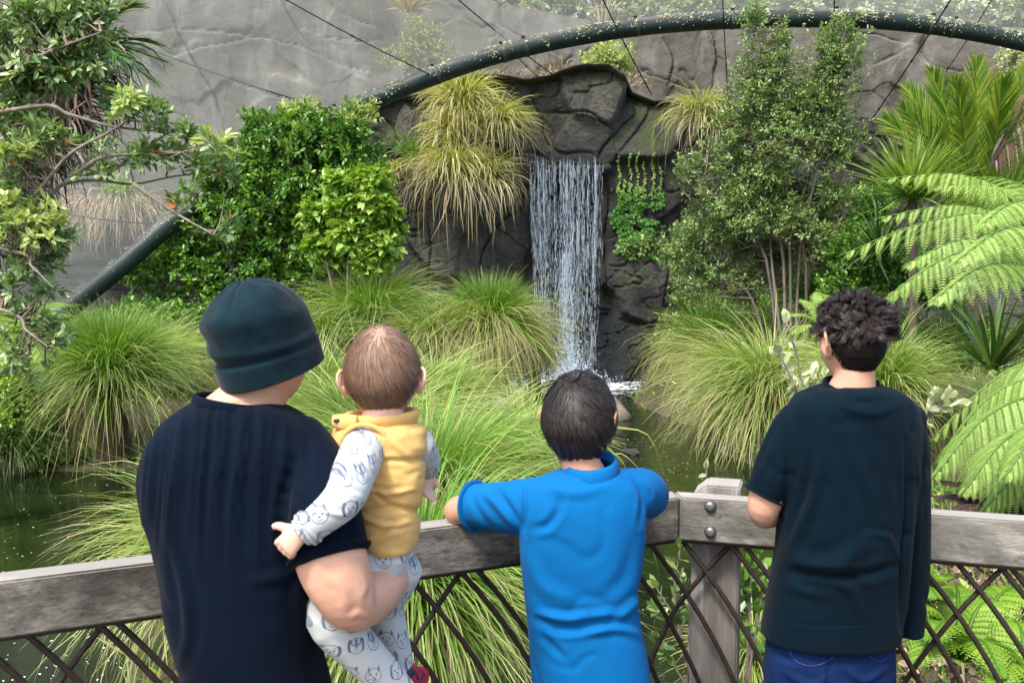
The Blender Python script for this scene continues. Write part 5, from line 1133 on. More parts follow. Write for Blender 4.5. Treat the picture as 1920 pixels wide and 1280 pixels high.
def loft(b, rows, Y, seg=40, sq=2.5, dY=None, m=None):
    """rows (py, x left, x right, thickness) seen in the photo at distance Y -> closed body of rounded rings"""
    R = np.array([[r_[0], r_[1], r_[2], r_[3], (r_[4] if len(r_) > 4 else 0)] for r_ in rows], float)
    if m is None: m = len(R)*4
    R = resample(R, m); th = np.linspace(0, 2*np.pi, seg, endpoint=False); ct, s_ = np.cos(th), np.sin(th)
    ex = 2/sq; cc, ss = np.sign(ct)*np.abs(ct)**ex, np.sign(s_)*np.abs(s_)**ex; V = []
    for py, xl, xr, t_, dy in R:
        a, c = W(xl, py, Y+dy), W(xr, py, Y+dy); mid = (a+c)/2; V.append(np.stack([mid[0]+cc*(c[0]-a[0])/2, mid[1]+ss*t_/2, np.full(seg, mid[2])], -1))
    V = np.array(V); k = len(V); V = V.reshape(-1, 3); i = np.arange(k-1)[:, None]*seg; j = np.arange(seg)[None]; j2 = (j+1) % seg
    Fq = np.stack([i+j, i+seg+j, i+seg+j2, i+j2], -1).reshape(-1, 4); n = len(V); V = np.vstack([V, V[:seg].mean(0), V[-seg:].mean(0)]); j = np.arange(seg); j2 = (j+1) % seg
    b.add(V, [Fq, np.stack([np.full(seg, n), j, j2], 1), np.stack([np.full(seg, n+1), (k-1)*seg+j2, (k-1)*seg+j], 1)])
def limb(b, pts, seg=20, res=24, ell=1.0, flat=False):
    """pts (px, py, Y, radius)"""
    P = np.array([W(a, c, y) for a, c, y, _ in pts]); r_ = np.array([p[3] for p in pts]); T_ = unit(P[-1]-P[-2]); T0 = unit(P[0]-P[1])
    P = np.vstack([P[0]+T0*r_[0]*.75, P[0]+T0*r_[0]*.45, P] + ([P[-1]+T_*.012] if flat else [P[-1]+T_*r_[-1]*.45, P[-1]+T_*r_[-1]*.75])); r_ = np.concatenate([[r_[0]*.55, r_[0]*.88], r_, [r_[-1]] if flat else [r_[-1]*.88, r_[-1]*.55]])
    b.tube(P, np.stack([r_, r_*ell], 1), seg, res=res)
def folds(V, N, lst, front=True):
    """push cloth in and out along drawn creases: (polyline px, width px, amplitude m, kind)"""
    px, py = topx(V); P = np.stack([px, py], -1); out = np.zeros(len(V)); wf_ = np.clip(-N[:, 1]*1.6, 0, 1) if front else 1
    for pl, wd, amp, *k in lst:
        Q = resample(np.array(pl, float), max(8, len(pl)*6)); best = np.full(len(V), 1e9); sgn = np.zeros(len(V)); uu_ = np.zeros(len(V))
        lo, hi = Q.min(0)-wd*4, Q.max(0)+wd*4; sel = np.where((P > lo).all(1) & (P < hi).all(1))[0]
        if not len(sel): continue
        Ps = P[sel]
        for i in range(len(Q)-1):
            a, d = Q[i], Q[i+1]-Q[i]; L2 = d@d + 1e-9; t = np.clip(((Ps-a)@d)/L2, 0, 1); r_ = Ps-a-t[:, None]*d; dd = np.hypot(r_[:, 0], r_[:, 1])
            bt = dd < best[sel]; ix = sel[bt]; best[ix] = dd[bt]; sgn[ix] = np.sign(d[0]*r_[bt, 1]-d[1]*r_[bt, 0]); uu_[ix] = (i+t[bt])/(len(Q)-1)
        tp = np.sin(np.clip(uu_, 0.02, .98)*np.pi)**.5; x = best/wd
        x = x*1.3; amp = amp*1.1
        if k and k[0] == 'step': out += amp*tp*np.exp(-x*x)*sgn*x*2.2
        else: out += amp*tp*(np.exp(-x*x) - .35*np.exp(-((x-1.9)/.9)**2))
    return V + N*(out*wf_)[:, None]
def rot(yaw=0, pitch=0, roll=0):
    return np.array((Matrix.Rotation(yaw, 3, 'Z') @ Matrix.Rotation(roll, 3, 'Y') @ Matrix.Rotation(pitch, 3, 'X')))

# ---- heads: local axes x right, y face forward, z up
def head_surf(D, c):
    """radius point for unit directions D, child factor c (0 adult, 1 baby)"""
    D = np.asarray(D); x, y, z = D[..., 0], D[..., 1], D[..., 2]
    a, b_, h = .076, .096, .112
    P = np.stack([x*a, y*b_, z*h], -1)
    low = sst(0, -1, z)
    if c > .5: P[..., :2] *= (1+.05*np.exp(-((z+.15)/.5)**2))[..., None]
    P[..., 0] *= 1-.30*low*(1 if c < .5 else .7)
    P[..., 1] *= np.where(y < 0, 1-.30*low**1.5, 1-.12*low)
    P[..., 1] += .010*low*(y > -.2)
    P[..., 1] = np.where((y < 0) & (z > -.3), P[..., 1]*1.04, P[..., 1])
    X_, Z_ = P[..., 0], P[..., 2]; f = sst(.15, .6, y)
    gs = lambda x0, z0, sx, sz: np.exp(-((X_-x0)/sx)**2-((Z_-z0)/sz)**2)
    k = .6 if c > .5 else 1.0
    P[..., 1] += f*(.022*k*gs(0, -.022, .012, .016) + .012*k*gs(0, 0, .008, .022) + .004*gs(0, .028, .045, .010) - .009*(gs(.031, .008, .017, .012)+gs(-.031, .008, .017, .012)) + .006*gs(0, -.058, .020, .006) + .005*gs(0, -.068, .017, .005) - .004*gs(0, -.0625, .022, .0025) + .007*gs(0, -.092, .02, .014) + .004*(gs(.042, -.03, .02, .02)+gs(-.042, -.03, .02, .02)))
    return P
def sphere_dirs(nt_, np_):
    th = np.linspace(0, np.pi, nt_); ph = np.linspace(0, 2*np.pi, np_, endpoint=False); T_, P_ = np.meshgrid(th, ph, indexing='ij')
    D = np.stack([np.sin(T_)*np.cos(P_), np.sin(T_)*np.sin(P_), np.cos(T_)], -1); i = np.arange(nt_-1)[:, None]*np_; j = np.arange(np_)[None]; j2 = (j+1) % np_
    return D, np.stack([i+j, i+np_+j, i+np_+j2, i+j2], -1).reshape(-1, 4)
class Head:
    def __init__(s, c, R, sc=1.0, child=0, wide=1.0, ear=1.0): s.c = np.asarray(c, float); s.R = R; s.sc = sc; s.ch = child; s.S = np.array([wide, 1, 1]); s.ear = ear
    def w(s, P): return (np.asarray(P)*s.S*s.sc) @ s.R.T + s.c
    def add(s, b):
        D, Fq = sphere_dirs(56, 72); b.add(s.w(head_surf(D, s.ch)).reshape(-1, 3), Fq)
        for g in (-1, 1):
            e = s.ear; k = np.array([g, 1, 1])
            rim = np.array([[.071, .008, .012], [.076, .002, .026], [.084, -.012, .031], [.090, -.024, .022], [.089, -.028, .004], [.083, -.020, -.014], [.077, -.008, -.026], [.072, .002, -.026]])
            dz_ = np.array([0, 0, -.016 if s.ch > .5 else 0]); rim = np.array([.074, 0, 0]) + (rim-np.array([.074, 0, 0]))*e + dz_
            b.tube(s.w(rim*k), .0042*s.sc*e*np.array([.8, 1, 1, 1, 1, 1.1, 1.3, 1]), 8, res=24)
            D2, F2 = sphere_dirs(10, 14); q = D2*np.array([.006, .017, .026])*e; A_ = rot(yaw=-.62); q = q @ A_.T + np.array([.080, -.010, .002]) + dz_; b.add(s.w(q*k).reshape(-1, 3), F2 if g > 0 else F2[:, ::-1])
    def neck(s, b, base, r0, r1, back=-.025):
        a = s.w(np.array([0, back, -.05])); m_ = s.w(np.array([0, back-.004, -.085])); base = np.asarray(base)
        P = np.array([a, m_, m_*.35+base*.65, base]); b.tube(P, [r0, r0, (r0*.4+r1*.6), r1], 28, res=20)
    def eyes(s, root):
        for g in (-1, 1):
            b = MB(); D, Fq = sphere_dirs(12, 16); p = D*.0115 + np.array([.031*g, .0795 if s.ch < .5 else .080, .008]); b.add(s.w(p).reshape(-1, 3), Fq, rnd=(D[..., 1].ravel() > .82).astype(float)); adopt(b.build('eye', M_EYE), root)
m = NT('eye_white'); m.l(m.ramp(m.attr('rnd'), [(.4, (.75, .72, .68)), (.6, (.03, .018, .012))]), m.p.inputs['Base Color']); m.p.inputs['Roughness'].default_value = .12; M_EYE = m.m

def skin(name, base, red):
    m = NT(name); v = m.coord(); n1 = m.noise(v, 9, 5, .6); n2 = m.noise(v, 260, 3, .6)
    c = m.ramp(n1, [(.35, base), (.68, red)]); c = m.mix(m.ramp(m.noise(v, 70, 5, .7), [(.45, 0), (.75, .35)]), c, tuple(k*.72 for k in red)); m.l(c, m.p.inputs['Base Color']); m.p.inputs['Roughness'].default_value = .48
    m.p.inputs['Subsurface Weight'].default_value = .12; m.p.inputs['Subsurface Radius'].default_value = (.012, .004, .002); m.p.inputs['Subsurface Scale'].default_value = .6
    m.bump(m.math('ADD', n2, m.noise(v, 45, 4, .6)), .22, .0022); m.p.inputs['Specular IOR Level'].default_value = .3; return m.m
SK_MAN = skin('skin_man', (.60, .345, .235), (.66, .36, .25)); SK_BABY = skin('skin_baby', (.74, .47, .36), (.76, .43, .33)); SK_BOY = skin('skin_boy', (.50, .26, .165), (.55, .28, .18)); SK_TEEN = skin('skin_teen', (.60, .33, .22), (.62, .34, .24))
def cloth(name, col, col2=None, rough=.85, weave=900, sheen=.25, nz=4):
    m = NT(name); v = m.coord(); n1 = m.noise(v, nz, 5, .6); n2 = m.noise(v, weave*.35, 2, .6)
    c2 = col2 or tuple(c*1.25 for c in col); c = m.ramp(n1, [(.35, col), (.68, c2)]); c = m.mix(m.ramp(n2, [(.3, .18), (.7, 0)]), c, tuple(k*.7 for k in col))
    m.l(c, m.p.inputs['Base Color']); m.p.inputs['Roughness'].default_value = rough; m.p.inputs['Sheen Weight'].default_value = sheen*.12; m.p.inputs['Sheen Roughness'].default_value = .5
    m.p.inputs['Specular IOR Level'].default_value = .07
    n3_ = m.noise(m.coord((1, 1, .4)), 28, 4, .6, dist=.8)
    m.bump(m.math('ADD', m.math('MULTIPLY', n2, .25), n3_), .35, .004); return m.m

def hand(b, wr, d, nrm, size, curl=.6, side=1, spread=.10, r=.0085, thumb=.9, flat=.42):
    """palm, four jointed fingers and a thumb. wr wrist place, d direction of the fingers, nrm back of the hand, side +1/-1 where the thumb is"""
    d = unit(d); x = unit(np.cross(d, nrm))*side; nrm = unit(np.cross(x, d))*(1 if True else -1)
    if np.dot(nrm, nrm) == 0: nrm = np.array([0, 0, 1.])
    L = size; w_ = L*.42
    f = lambda u, v_, h: np.asarray(wr) + d*u*L + x*v_*L + nrm_*h*L
    nrm_ = unit(np.cross(np.cross(d, nrm), d)) if False else nrm
    b.tube([f(-.05, 0, 0), f(.12, 0, 0), f(.30, .01, 0), f(.46, 0, 0), f(.52, 0, -.01)], np.array([[.15*L, .13*L], [.19*L, .13*L], [.23*L, .12*L], [.225*L, .10*L], [.18*L, .07*L]]), 18, up=nrm_, res=12)
    for k, (off, ln) in enumerate(((.165, .42), (.055, .47), (-.055, .44), (-.16, .35))):
        p = f(.42, off, 0); a_ = d*math.cos(spread*(1.5-k)/1.5) + x*math.sin(spread*(1.5-k)/1.5); c_ = curl*(1+.08*k); pts = [p]; an = 0
        for s_, bend in ((.42, .55), (.32, 1.0), (.26, .7)):
            an += c_*bend; q = pts[-1] + (unit(a_)*math.cos(an) - nrm_*math.sin(an))*ln*s_*L; pts.append(q)
        b.tube(pts, np.array([1.08, 1.0, .92, .72])*r, 10, res=14); 
        b.blobs(np.array([pts[-1]]), np.array([r*.55]))
    p = [f(.10, .12, -.02), f(.24, .26, -.04), f(.36, .26+.12*thumb, -.07), f(.47, .26+.17*thumb, -.10)]
    b.tube(p, np.array([1.5, 1.35, 1.15, .85])*r, 10, res=14)

def finish_cloth(b, name, mat, root, voxel=.006, smooth=3, fl=(), noise=(.0, 6), extra=None, cut=None):
    V, Fs, N = remesh(b, voxel, smooth)
    if noise[0]: V = V + N*(noise[0]*(fbm(V*np.array([1, 1, .55]), noise[1], 3, 7)-.5)*2)[:, None]
    if noise[0]:
        q = V*np.array([1, 1, .8]); q = q + .04*(fbm(V, 5, 2, 3)-.5)[:, None]
        rg = 1-np.abs(2*fbm(q, 9, 2, 11)-1); mk_ = sst(.42, .62, fbm(V, 4, 2, 15)); V = V - N*(noise[0]*.9*sst(.80, 1.0, rg)*mk_)[:, None]
    if extra is not None: V = extra(V, N)
    if len(fl): V = folds(V, N, fl)
    if cut is not None:
        keep = cut(V); Fs = [f[keep[f].all(1)] for f in Fs]
        used = np.zeros(len(V), bool)
        for f in Fs: used[f.ravel()] = True
        mp = np.cumsum(used)-1; V = V[used]; Fs = [mp[f] for f in Fs]
    return adopt(mesh_obj(name, V, Fs, mat), root)

# ---- hair made of thin locks lying on the head
def hair_mask(D, nape=-.55, front=.42, earz=.05, side=.55):
    x, y, z = D[..., 0], D[..., 1], D[..., 2]
    lim = np.where(y > .15, front*sst(.15, .75, y) + earz*(1-sst(.15, .75, y)), np.where(y > -.25, earz*sst(-.25, .15, y)+(-.30)*(1-sst(-.25, .15, y)), nape + (-.30-nape)*sst(-.75, -.25, y)))
    lim = lim + np.where(y < 0, side*np.maximum(0, np.abs(x)-.25), 0)
    return z > lim
def hair(H, root, n, mat, whorl, length, lift, wd, seed, clump=0, curl=0.0, mask={}, thick=.008, capmat=None, K=7, swirl=.3, wave=0.0, bulk=None, lvar=.3, cstr=.72):
    r = np.random.default_rng(seed); wv = unit(np.array(whorl, float)); e1 = unit(np.cross(wv, [0, 1, .2])); e2 = np.cross(wv, e1)
    cs = r.uniform(-1, 1, n*3); ph = r.uniform(0, 2*np.pi, n*3); th = np.arccos(np.clip(1-(1-cs)*1.0, -1, 1))
    D = wv*np.cos(th)[:, None] + (e1*np.cos(ph)[:, None]+e2*np.sin(ph)[:, None])*np.sin(th)[:, None]
    k_ = hair_mask(D, **mask); th, ph = th[k_][:n], ph[k_][:n]; n = len(th)
    t = np.linspace(0, 1, K); ln = length*r.uniform(1-lvar, 1+lvar, n); dth = ln/.095
    if clump:
        gi = r.integers(0, n, clump); gth, gph = th[gi], ph[gi]; DD = wv*np.cos(th)[:, None] + (e1*np.cos(ph)[:, None]+e2*np.sin(ph)[:, None])*np.sin(th)[:, None]; near = np.argmax(DD @ DD[gi].T, 1)
        tth = gth[near]; tph = gph[near]; cl_ = (t**1.3)[None]*cstr; cw = r.normal(0, 1, clump)[near]; cp = r.uniform(0, 6.28, clump)[near]; clh = r.uniform(.6, 1.35, clump)[near]
    else: tth, tph, cl_, cw, cp, clh = th, ph, 0*t[None], r.normal(0, .3, n), r.uniform(0, 6.28, n), np.ones(n)
    dph = (tph-th*0-ph+np.pi) % (2*np.pi)-np.pi
    TH_ = th[:, None] + (tth-th)[:, None]*cl_ + dth[:, None]*t[None] + curl*np.sin(t[None]*4.2+cp[:, None])*t[None]*.5
    PH = ph[:, None] + dph[:, None]*cl_ + swirl*t[None]*dth[:, None] + curl*(cw[:, None]*.6+np.cos(t[None]*4.2+cp[:, None]))*t[None]/np.maximum(np.sin(TH_), .35)
    DD = wv*np.cos(TH_)[..., None] + (e1*np.cos(PH)[..., None]+e2*np.sin(PH)[..., None])*np.sin(TH_)[..., None]
    hb = thick if bulk is None else thick*bulk(DD[:, :1])
    base = head_surf(DD, H.ch); h = (hb*(.25+.75*np.minimum(1, t*3)))[..., :] + lift*clh[:, None]*np.sin(t[None]*np.pi*.62) + wave*np.sin(t[None]*7+cp[:, None])*t[None] + r.normal(0, .0012, (n, 1))
    P = base + DD*h[..., None]; P = H.w(P); side = unit(np.cross(np.gradient(P, axis=1), DD @ H.R.T))
    b = MB(); W_ = wd*r.uniform(.7, 1.3, n)[:, None]*(np.array([.9, 1, 1, 1, .85, .6, .15])[None] if K == 7 else 1)
    b.ribbons(P, W_, side, r.random(n), t); return adopt(b.build('hair', mat), root)
def hair_cap(H, root, mat, thick, mask={}, whorl=(0, -.5, .85), bulk=None):
    D, Fq = sphere_dirs(90, 120); k_ = hair_mask(D, **mask).ravel(); tk = thick if bulk is None else thick*bulk(D)[..., None] if np.ndim(bulk(D)) == 2 else thick*bulk(D)
    ed = np.stack([hair_mask(D + np.array(o), **mask) for o in ((0, 0, -.07), (0, 0, -.04), (.04, 0, 0), (-.04, 0, 0))], 0).mean(0)[..., None]
    P = H.w(head_surf(D, H.ch) + D*tk*(.15+.85*ed)).reshape(-1, 3); Fq = Fq[k_[Fq].all(1)]; wv = unit(np.array(whorl, float))
    used = np.zeros(len(P), bool); used[Fq.ravel()] = True; mp = np.cumsum(used)-1
    tt = 1-(D.reshape(-1, 3) @ wv*.5+.5)
    return adopt(mesh_obj('scalp_hair', P[used], mp[Fq], mat, None, {'t': tt[used], 'rnd': fbm(D.reshape(-1, 3), 6, 3)[used]}), root)
def hmat(name, a, b_, rough=.42, spec=.45):
    m = NT(name); m.l(m.ramp(m.attr('rnd'), [(0, a), (1, b_)]), m.p.inputs['Base Color']); m.p.inputs['Roughness'].default_value = rough; m.p.inputs['Specular IOR Level'].default_value = spec; return m.m
def legs(b, xs, Y, z0, r0, sc=1.0, knee=.0):
    pass
def leg_tubes(b, hips, r_top, foot_y=0.0, zf=.07):
    for h in hips:
        h = np.asarray(h, float); P = np.array([h, [h[0], h[1]+.02, h[2]*.55], [h[0]+np.sign(h[0])*0, h[1], h[2]*.30], [h[0], h[1]-.01, zf]])
        b.tube(P, [r_top, r_top*.80, r_top*.66, r_top*.62], 22, res=24)
def shoe(root, x, y, mat, s_=1.0, yaw=0):
    b = MB(); M_ = rot(yaw); P = np.array([[0, -.07, .05], [0, -.02, .055], [0, .06, .045], [0, .14, .032], [0, .19, .026]])*s_ @ M_.T + np.array([x, y, 0.002]); b.tube(P, np.array([[.030, .045], [.038, .052], [.042, .042], [.044, .028], [.028, .018]])*s_, 16, res=18, up=(0, 0, 1)); V = b.V[0]; V[:, 2] = np.maximum(V[:, 2], .003)
    return adopt(b.build('shoe', mat), root)
M_SHOE = cloth('shoe_dark', (.02, .02, .022), rough=.6)

# ================= man in the dark beanie
YM = 1.85
root = thing('person', 'man in dark teal beanie and navy t-shirt carrying a toddler on his right arm', 'person', (W(480, 1000, YM)[0], YM, 0))
Hm = Head(W(497, 668, 1.88), rot(yaw=-.85, pitch=.14, roll=.06), .87, ear=.45)
b = MB(); Hm.add(b); nb_ = W(436, 792, YM); Hm.neck(b, nb_, .058, .068, back=-.030)
b.tube([W(442, 772, YM), W(442, 800, YM)], [[.056, .048], [.08, .055]], 24)
loft(b, [(800, 380, 540, .14), (850, 330, 590, .19), (950, 320, 590, .20), (1100, 345, 580, .20), (1200, 370, 580, .2), (1400, 400, 610, .2)], YM)
limb(b, [(570, 880, 1.83, .055), (600, 960, 1.78, .058), (620, 1045, 1.735, .064), (644, 1106, 1.725, .056), (664, 1134, 1.745, .047), (702, 1114, 1.82, .045), (735, 1078, 1.91, .037), (748, 1066, 1.99, .030)], seg=26, res=40)
wr = W(748, 1066, 2.0); hand(b, wr, W(690, 1052, 2.10)-wr, np.array([.3, 1, -.2]), .17, curl=.35, side=-1)
limb(b, [(335, 880, 1.86, .052), (335, 960, 1.90, .047), (350, 1040, 1.93, .040), (395, 1040, 2.05, .035), (430, 1030, 2.16, .028)], seg=20)
wr = W(433, 1028, 2.17); hand(b, wr, np.array([.35, 1, -.25]), np.array([0, .2, 1]), .17, curl=.5, side=1)
for x in (430, 540):
    h = W(x, 1400, YM); leg_tubes(b, [(h[0], YM, .84)], .072)
V, Fs, N = remesh(b, .0042, 3); V = folds(V, N, [([(690, 1058), (700, 1095), (688, 1130)], 9, -.0035), ([(655, 1160), (672, 1150), (690, 1160)], 8, .003), ([(600, 1070), (640, 1100), (650, 1150)], 14, .0025), ([(400, 745), (440, 756), (485, 750)], 4, -.0018)]); adopt(mesh_obj('body', V, Fs, SK_MAN), root); Hm.eyes(root)
# t-shirt
b = MB()
loft(b, [(754, 368, 512, .150, .0), (763, 348, 534, .175, .0), (778, 325, 560, .20), (800, 303, 588, .22), (830, 284, 612, .245), (870, 269, 626, .26), (920, 268, 630, .265), (1000, 290, 620, .265), (1060, 304, 608, .265), (1120, 314, 602, .265), (1180, 328, 600, .27), (1240, 348, 604, .275), (1300, 368, 618, .28), (1400, 384, 632, .28), (1470, 388, 640, .28)], YM, seg=64)
limb(b, [(555, 845, 1.85, .070), (585, 900, 1.81, .074), (602, 970, 1.76, .0735), (617, 1036, 1.735, .0720)], seg=28, res=30, flat=True)
arm_ax = (W(602, 970, 1.76), W(617, 1036, 1.735))
def man_folds(V, N):
    px, py = topx(V); f = np.clip(-N[:, 1]*1.4, 0, 1)
    # fine vertical pulls that bend round the shoulder blade towards the arm
    u = px - .12*(py-800)*sst(900, 700, py) + 26*np.sin((py-760)/210.0) + 14*(fbm(np.stack([px*.01, py*.004], -1), 1, 3, 3)-.5)
    a = .0021*sst(1150, 880, py)*(.35+.65*sst(.35, .6, vnoise(np.stack([px*.016, py*.0035], -1), 1, 8)))
    nn1 = vnoise(np.stack([u*.055, py*.0022], -1), 1, 41); nn2 = vnoise(np.stack([u*.11, py*.003], -1), 1, 43)
    d1 = a*3.8*((1-np.abs(2*nn1-1))**2*1.1 + (1-np.abs(2*nn2-1))**2*.7-.8)*sst(640, 560, px)
    # sleeve: arcs round the armpit
    rr = np.hypot(px-500, (py-1020)*.95); d2 = .0022*np.sin(rr*.21+1.5*fbm(np.stack([px*.01, py*.01], -1), 1, 2, 5)*3)*np.exp(-((rr-120)/62)**2)*sst(480, 560, px)*sst(1040, 980, py)
    return V + N*((d1*(1-np.exp(-((rr-110)/60)**2)*sst(470, 540, px)) + d2)*f)[:, None]
hem_n = unit(arm_ax[1]-arm_ax[0]); hem_p = arm_ax[1] + hem_n*.006
def man_cut(V):
    near_arm = np.linalg.norm(np.cross(V-hem_p, hem_n), axis=1) < .105
    px, py = topx(V)
    return ~(((V-hem_p) @ hem_n > 0) & near_arm & (px > 548)) & (V[:, 2] > .80)
M_NAVY = cloth('navy_shirt', (.0007, .0034, .0095), (.0014, .0062, .0160))
shirt = finish_cloth(b, 'tshirt', M_NAVY, root, .0052, 2, fl=[([(318, 1000), (345, 1100), (352, 1190), (335, 1250)], 12, .006), ([(555, 850), (535, 930), (530, 1000), (545, 1050)], 13, -.009), ([(575, 1060), (560, 1120), (585, 1200)], 14, .006), ([(470, 1090), (560, 1075)], 14, .004)], noise=(.003, 7), extra=man_folds)
b = MB(); a_ = np.linspace(0, 2*np.pi, 50, endpoint=False); c = W(441, 757, YM)
P = np.array([c + [.0735*math.cos(t_), .077*math.sin(t_), -.012*math.cos(t_)-.004*math.sin(t_)] for t_ in a_]); P = np.vstack([P, P[:2]]); b.tube(P, [[.0045, .011]]*len(P), 8, cap=False, up=(0, 0, 1)); adopt(b.build('collar', M_NAVY), root)
# hem of the sleeve
x1 = unit(np.cross(hem_n, [0, 0, 1.])); x2 = np.cross(hem_n, x1); P = np.array([hem_p + (x1*math.cos(t_)+x2*math.sin(t_))*.0735 - hem_n*.004 for t_ in a_]); P = np.vstack([P, P[:2]]); b = MB(); b.tube(P, .0032, 8, cap=False); adopt(b.build('sleeve_hem', M_NAVY), root)
# trousers and shoes, below the picture
b = MB(); loft(b, [(1440, 392, 634, .265), (1480, 394, 636, .27), (1560, 396, 640, .27)], YM)
for x in (450, 575): h = W(x, 1500, YM); leg_tubes(b, [(h[0], YM, .90)], .088)
finish_cloth(b, 'trousers', cloth('dark_trousers', (.02, .022, .03)), root, .008, 2)
for x in (450, 575): shoe(root, W(x, 1500, YM)[0], YM, M_SHOE)
# beanie, modelled on the head's own axes (tilted back)
def beanie(H):
    D, Fq = sphere_dirs(120, 160); x, y, z = D[..., 0], D[..., 1], D[..., 2]
    tilt = rot(pitch=.12); Dt = D @ tilt.T; az = np.arctan2(D[..., 1], D[..., 0])
    P = np.stack([x*.084, y*.103, z*.108], -1); P[..., :2] *= (1+.055*np.exp(-((z-.55)/.3)**2))[..., None]; P[..., 1] -= .008*sst(-.2, .8, z); P[..., 2] += .010; sgz = np.abs(z)**1.0
    # the crown gathers to a seam star, the sides sag in soft rolls over the cuff
    up = sst(.1, 1, z); seam = np.exp(-(((az*4/np.pi) % 2-1)/.10)**2)
    r_ = 1 - (.022)*seam*sst(.35, .9, z) - .04*up*(1-up)*2*vnoise(np.stack([np.cos(az)*1.5, np.sin(az)*1.5, z*2], -1), 1.4, 3)
    hgt = P[..., 2]
    roll = .0045*np.exp(-((hgt+.002+.012*np.sin(az*1.0+.8))/.010)**2) - .0035*np.exp(-((hgt+.022+.004*np.sin(az*2))/.006)**2) + .006*np.exp(-((hgt-.040-.014*np.sin(az*1+2.4))/.016)**2)*sst(.2, .6, vnoise(np.stack([np.cos(az), np.sin(az)], -1), 1.3, 4)) + .007*np.exp(-((hgt-.072-.02*np.sin(az+1))/.014)**2)*sst(.3, .7, vnoise(np.stack([np.cos(az), np.sin(az)], -1), 1.7, 14))
    cuff = .0045*sst(-.020, -.028, hgt)*sst(-.085, -.07, hgt)
    low = sst(-.01, -.07, hgt); P[..., :2] *= (1-.10*low)[..., None] + .09*low[..., None]*1.0
    r_ = r_ + .065*(fbm(np.stack([np.cos(az)*1.2, np.sin(az)*1.2, z*1.1], -1), 1.6, 3, 19)-.5)*sst(-.15, .2, z)
    N_ = unit(P*np.array([1/.084**2, 1/.103**2, 1/.113**2])); P = P*r_[..., None] + N_*(roll+cuff)[..., None]
    # straighten the cuff so its wall is upright
    wl = hgt < -.012; s_ = np.sqrt(np.maximum(1e-6, 1-np.clip(z, -.999, .999)**2)); k_ = np.where(wl, .985/s_, 1.0); k_ = np.minimum(k_, 1.6); P[..., :2] *= (1+(k_-1)*sst(-.012, -.03, hgt))[..., None]
    V = P.reshape(-1, 3); keep = hgt.ravel() > -.068; Fq = Fq[keep[Fq].all(1)]; used = np.zeros(len(V), bool); used[Fq.ravel()] = True; mp = np.cumsum(used)-1
    return V[used], mp[Fq]
Vb, Fb = beanie(Hm); Rb = rot(yaw=-.85, pitch=.30, roll=.02)
cb = W(493, 634, 1.87)
o = mesh_obj('beanie', Vb*.985 @ Rb.T + cb, Fb, cloth('fleece', (.002, .0105, .016), (.006, .025, .034), sheen=.8, weave=500, nz=22))
sm = o.modifiers.new('t', 'SOLIDIFY'); sm.thickness = .004; sm.offset = -1; adopt(o, root)

# ================= toddler
YB = 1.90
root = thing('person', 'toddler in a mustard quilted vest and patterned grey sleepsuit held on the man\'s arm', 'person', W(725, 1040, YB))
Hb = Head(W(717, 703, YB), rot(yaw=.03, pitch=.02, roll=-.03), .83, child=1, wide=1.11, ear=1.0)
b = MB(); Hb.add(b); Hb.neck(b, W(720, 800, YB), .040, .048, back=-.02)
loft(b, [(790, 680, 770, .09), (830, 660, 785, .11), (950, 672, 775, .11), (1030, 690, 765, .12)], YB)
limb(b, [(676, 838, YB-.05, .024), (662, 885, YB-.15, .023), (646, 938, YB-.22, .022), (610, 968, YB-.238, .021), (572, 992, YB-.242, .019)], res=26)
wr = W(568, 994, YB-.243); hand(b, wr, W(530, 1030, YB-.240)-wr, np.array([-.1, -1, .25]), .088, curl=.75, side=1, r=.0062, thumb=1.3, spread=.12)
limb(b, [(782, 830, YB+.02, .024), (806, 870, YB+.07, .020), (801, 885, YB+.09, .0155)], res=20)
wr = W(801, 883, YB+.09); hand(b, wr, W(800, 925, YB+.08)-wr, np.array([.85, -.5, 0]), .072, curl=.30, side=-1, r=.0052, spread=.25)
V, Fs, N = remesh(b, .0024, 2); adopt(mesh_obj('body', V, Fs, SK_BABY), root); Hb.eyes(root)
HB1 = hmat('baby_hair', (.085, .048, .030), (.22, .135, .085), rough=.5, spec=.3)
m = NT('baby_scalp'); v = m.coord(); n1 = m.noise(v, 40, 4, .6)
c = m.ramp(m.attr('t'), [(0.0, (.34, .21, .145)), (.08, (.27, .165, .11)), (.35, (.20, .115, .075)), (.75, (.12, .07, .045))]); c = m.mix(m.ramp(n1, [(.35, .35), (.6, 0)]), c, (.12, .07, .045)); m.l(c, m.p.inputs['Base Color']); m.p.inputs['Roughness'].default_value = .55; m.bump(n1, .2, .002)
mk = dict(nape=-.70, front=.55, earz=-.0); WH = (.05, -.40, .90)
hair_cap(Hb, root, m.m, .003, mk, WH)
hair(Hb, root, 5200, HB1, WH, .026, .0022, .0008, 5, mask=mk, thick=.002, swirl=.4, lvar=.5)
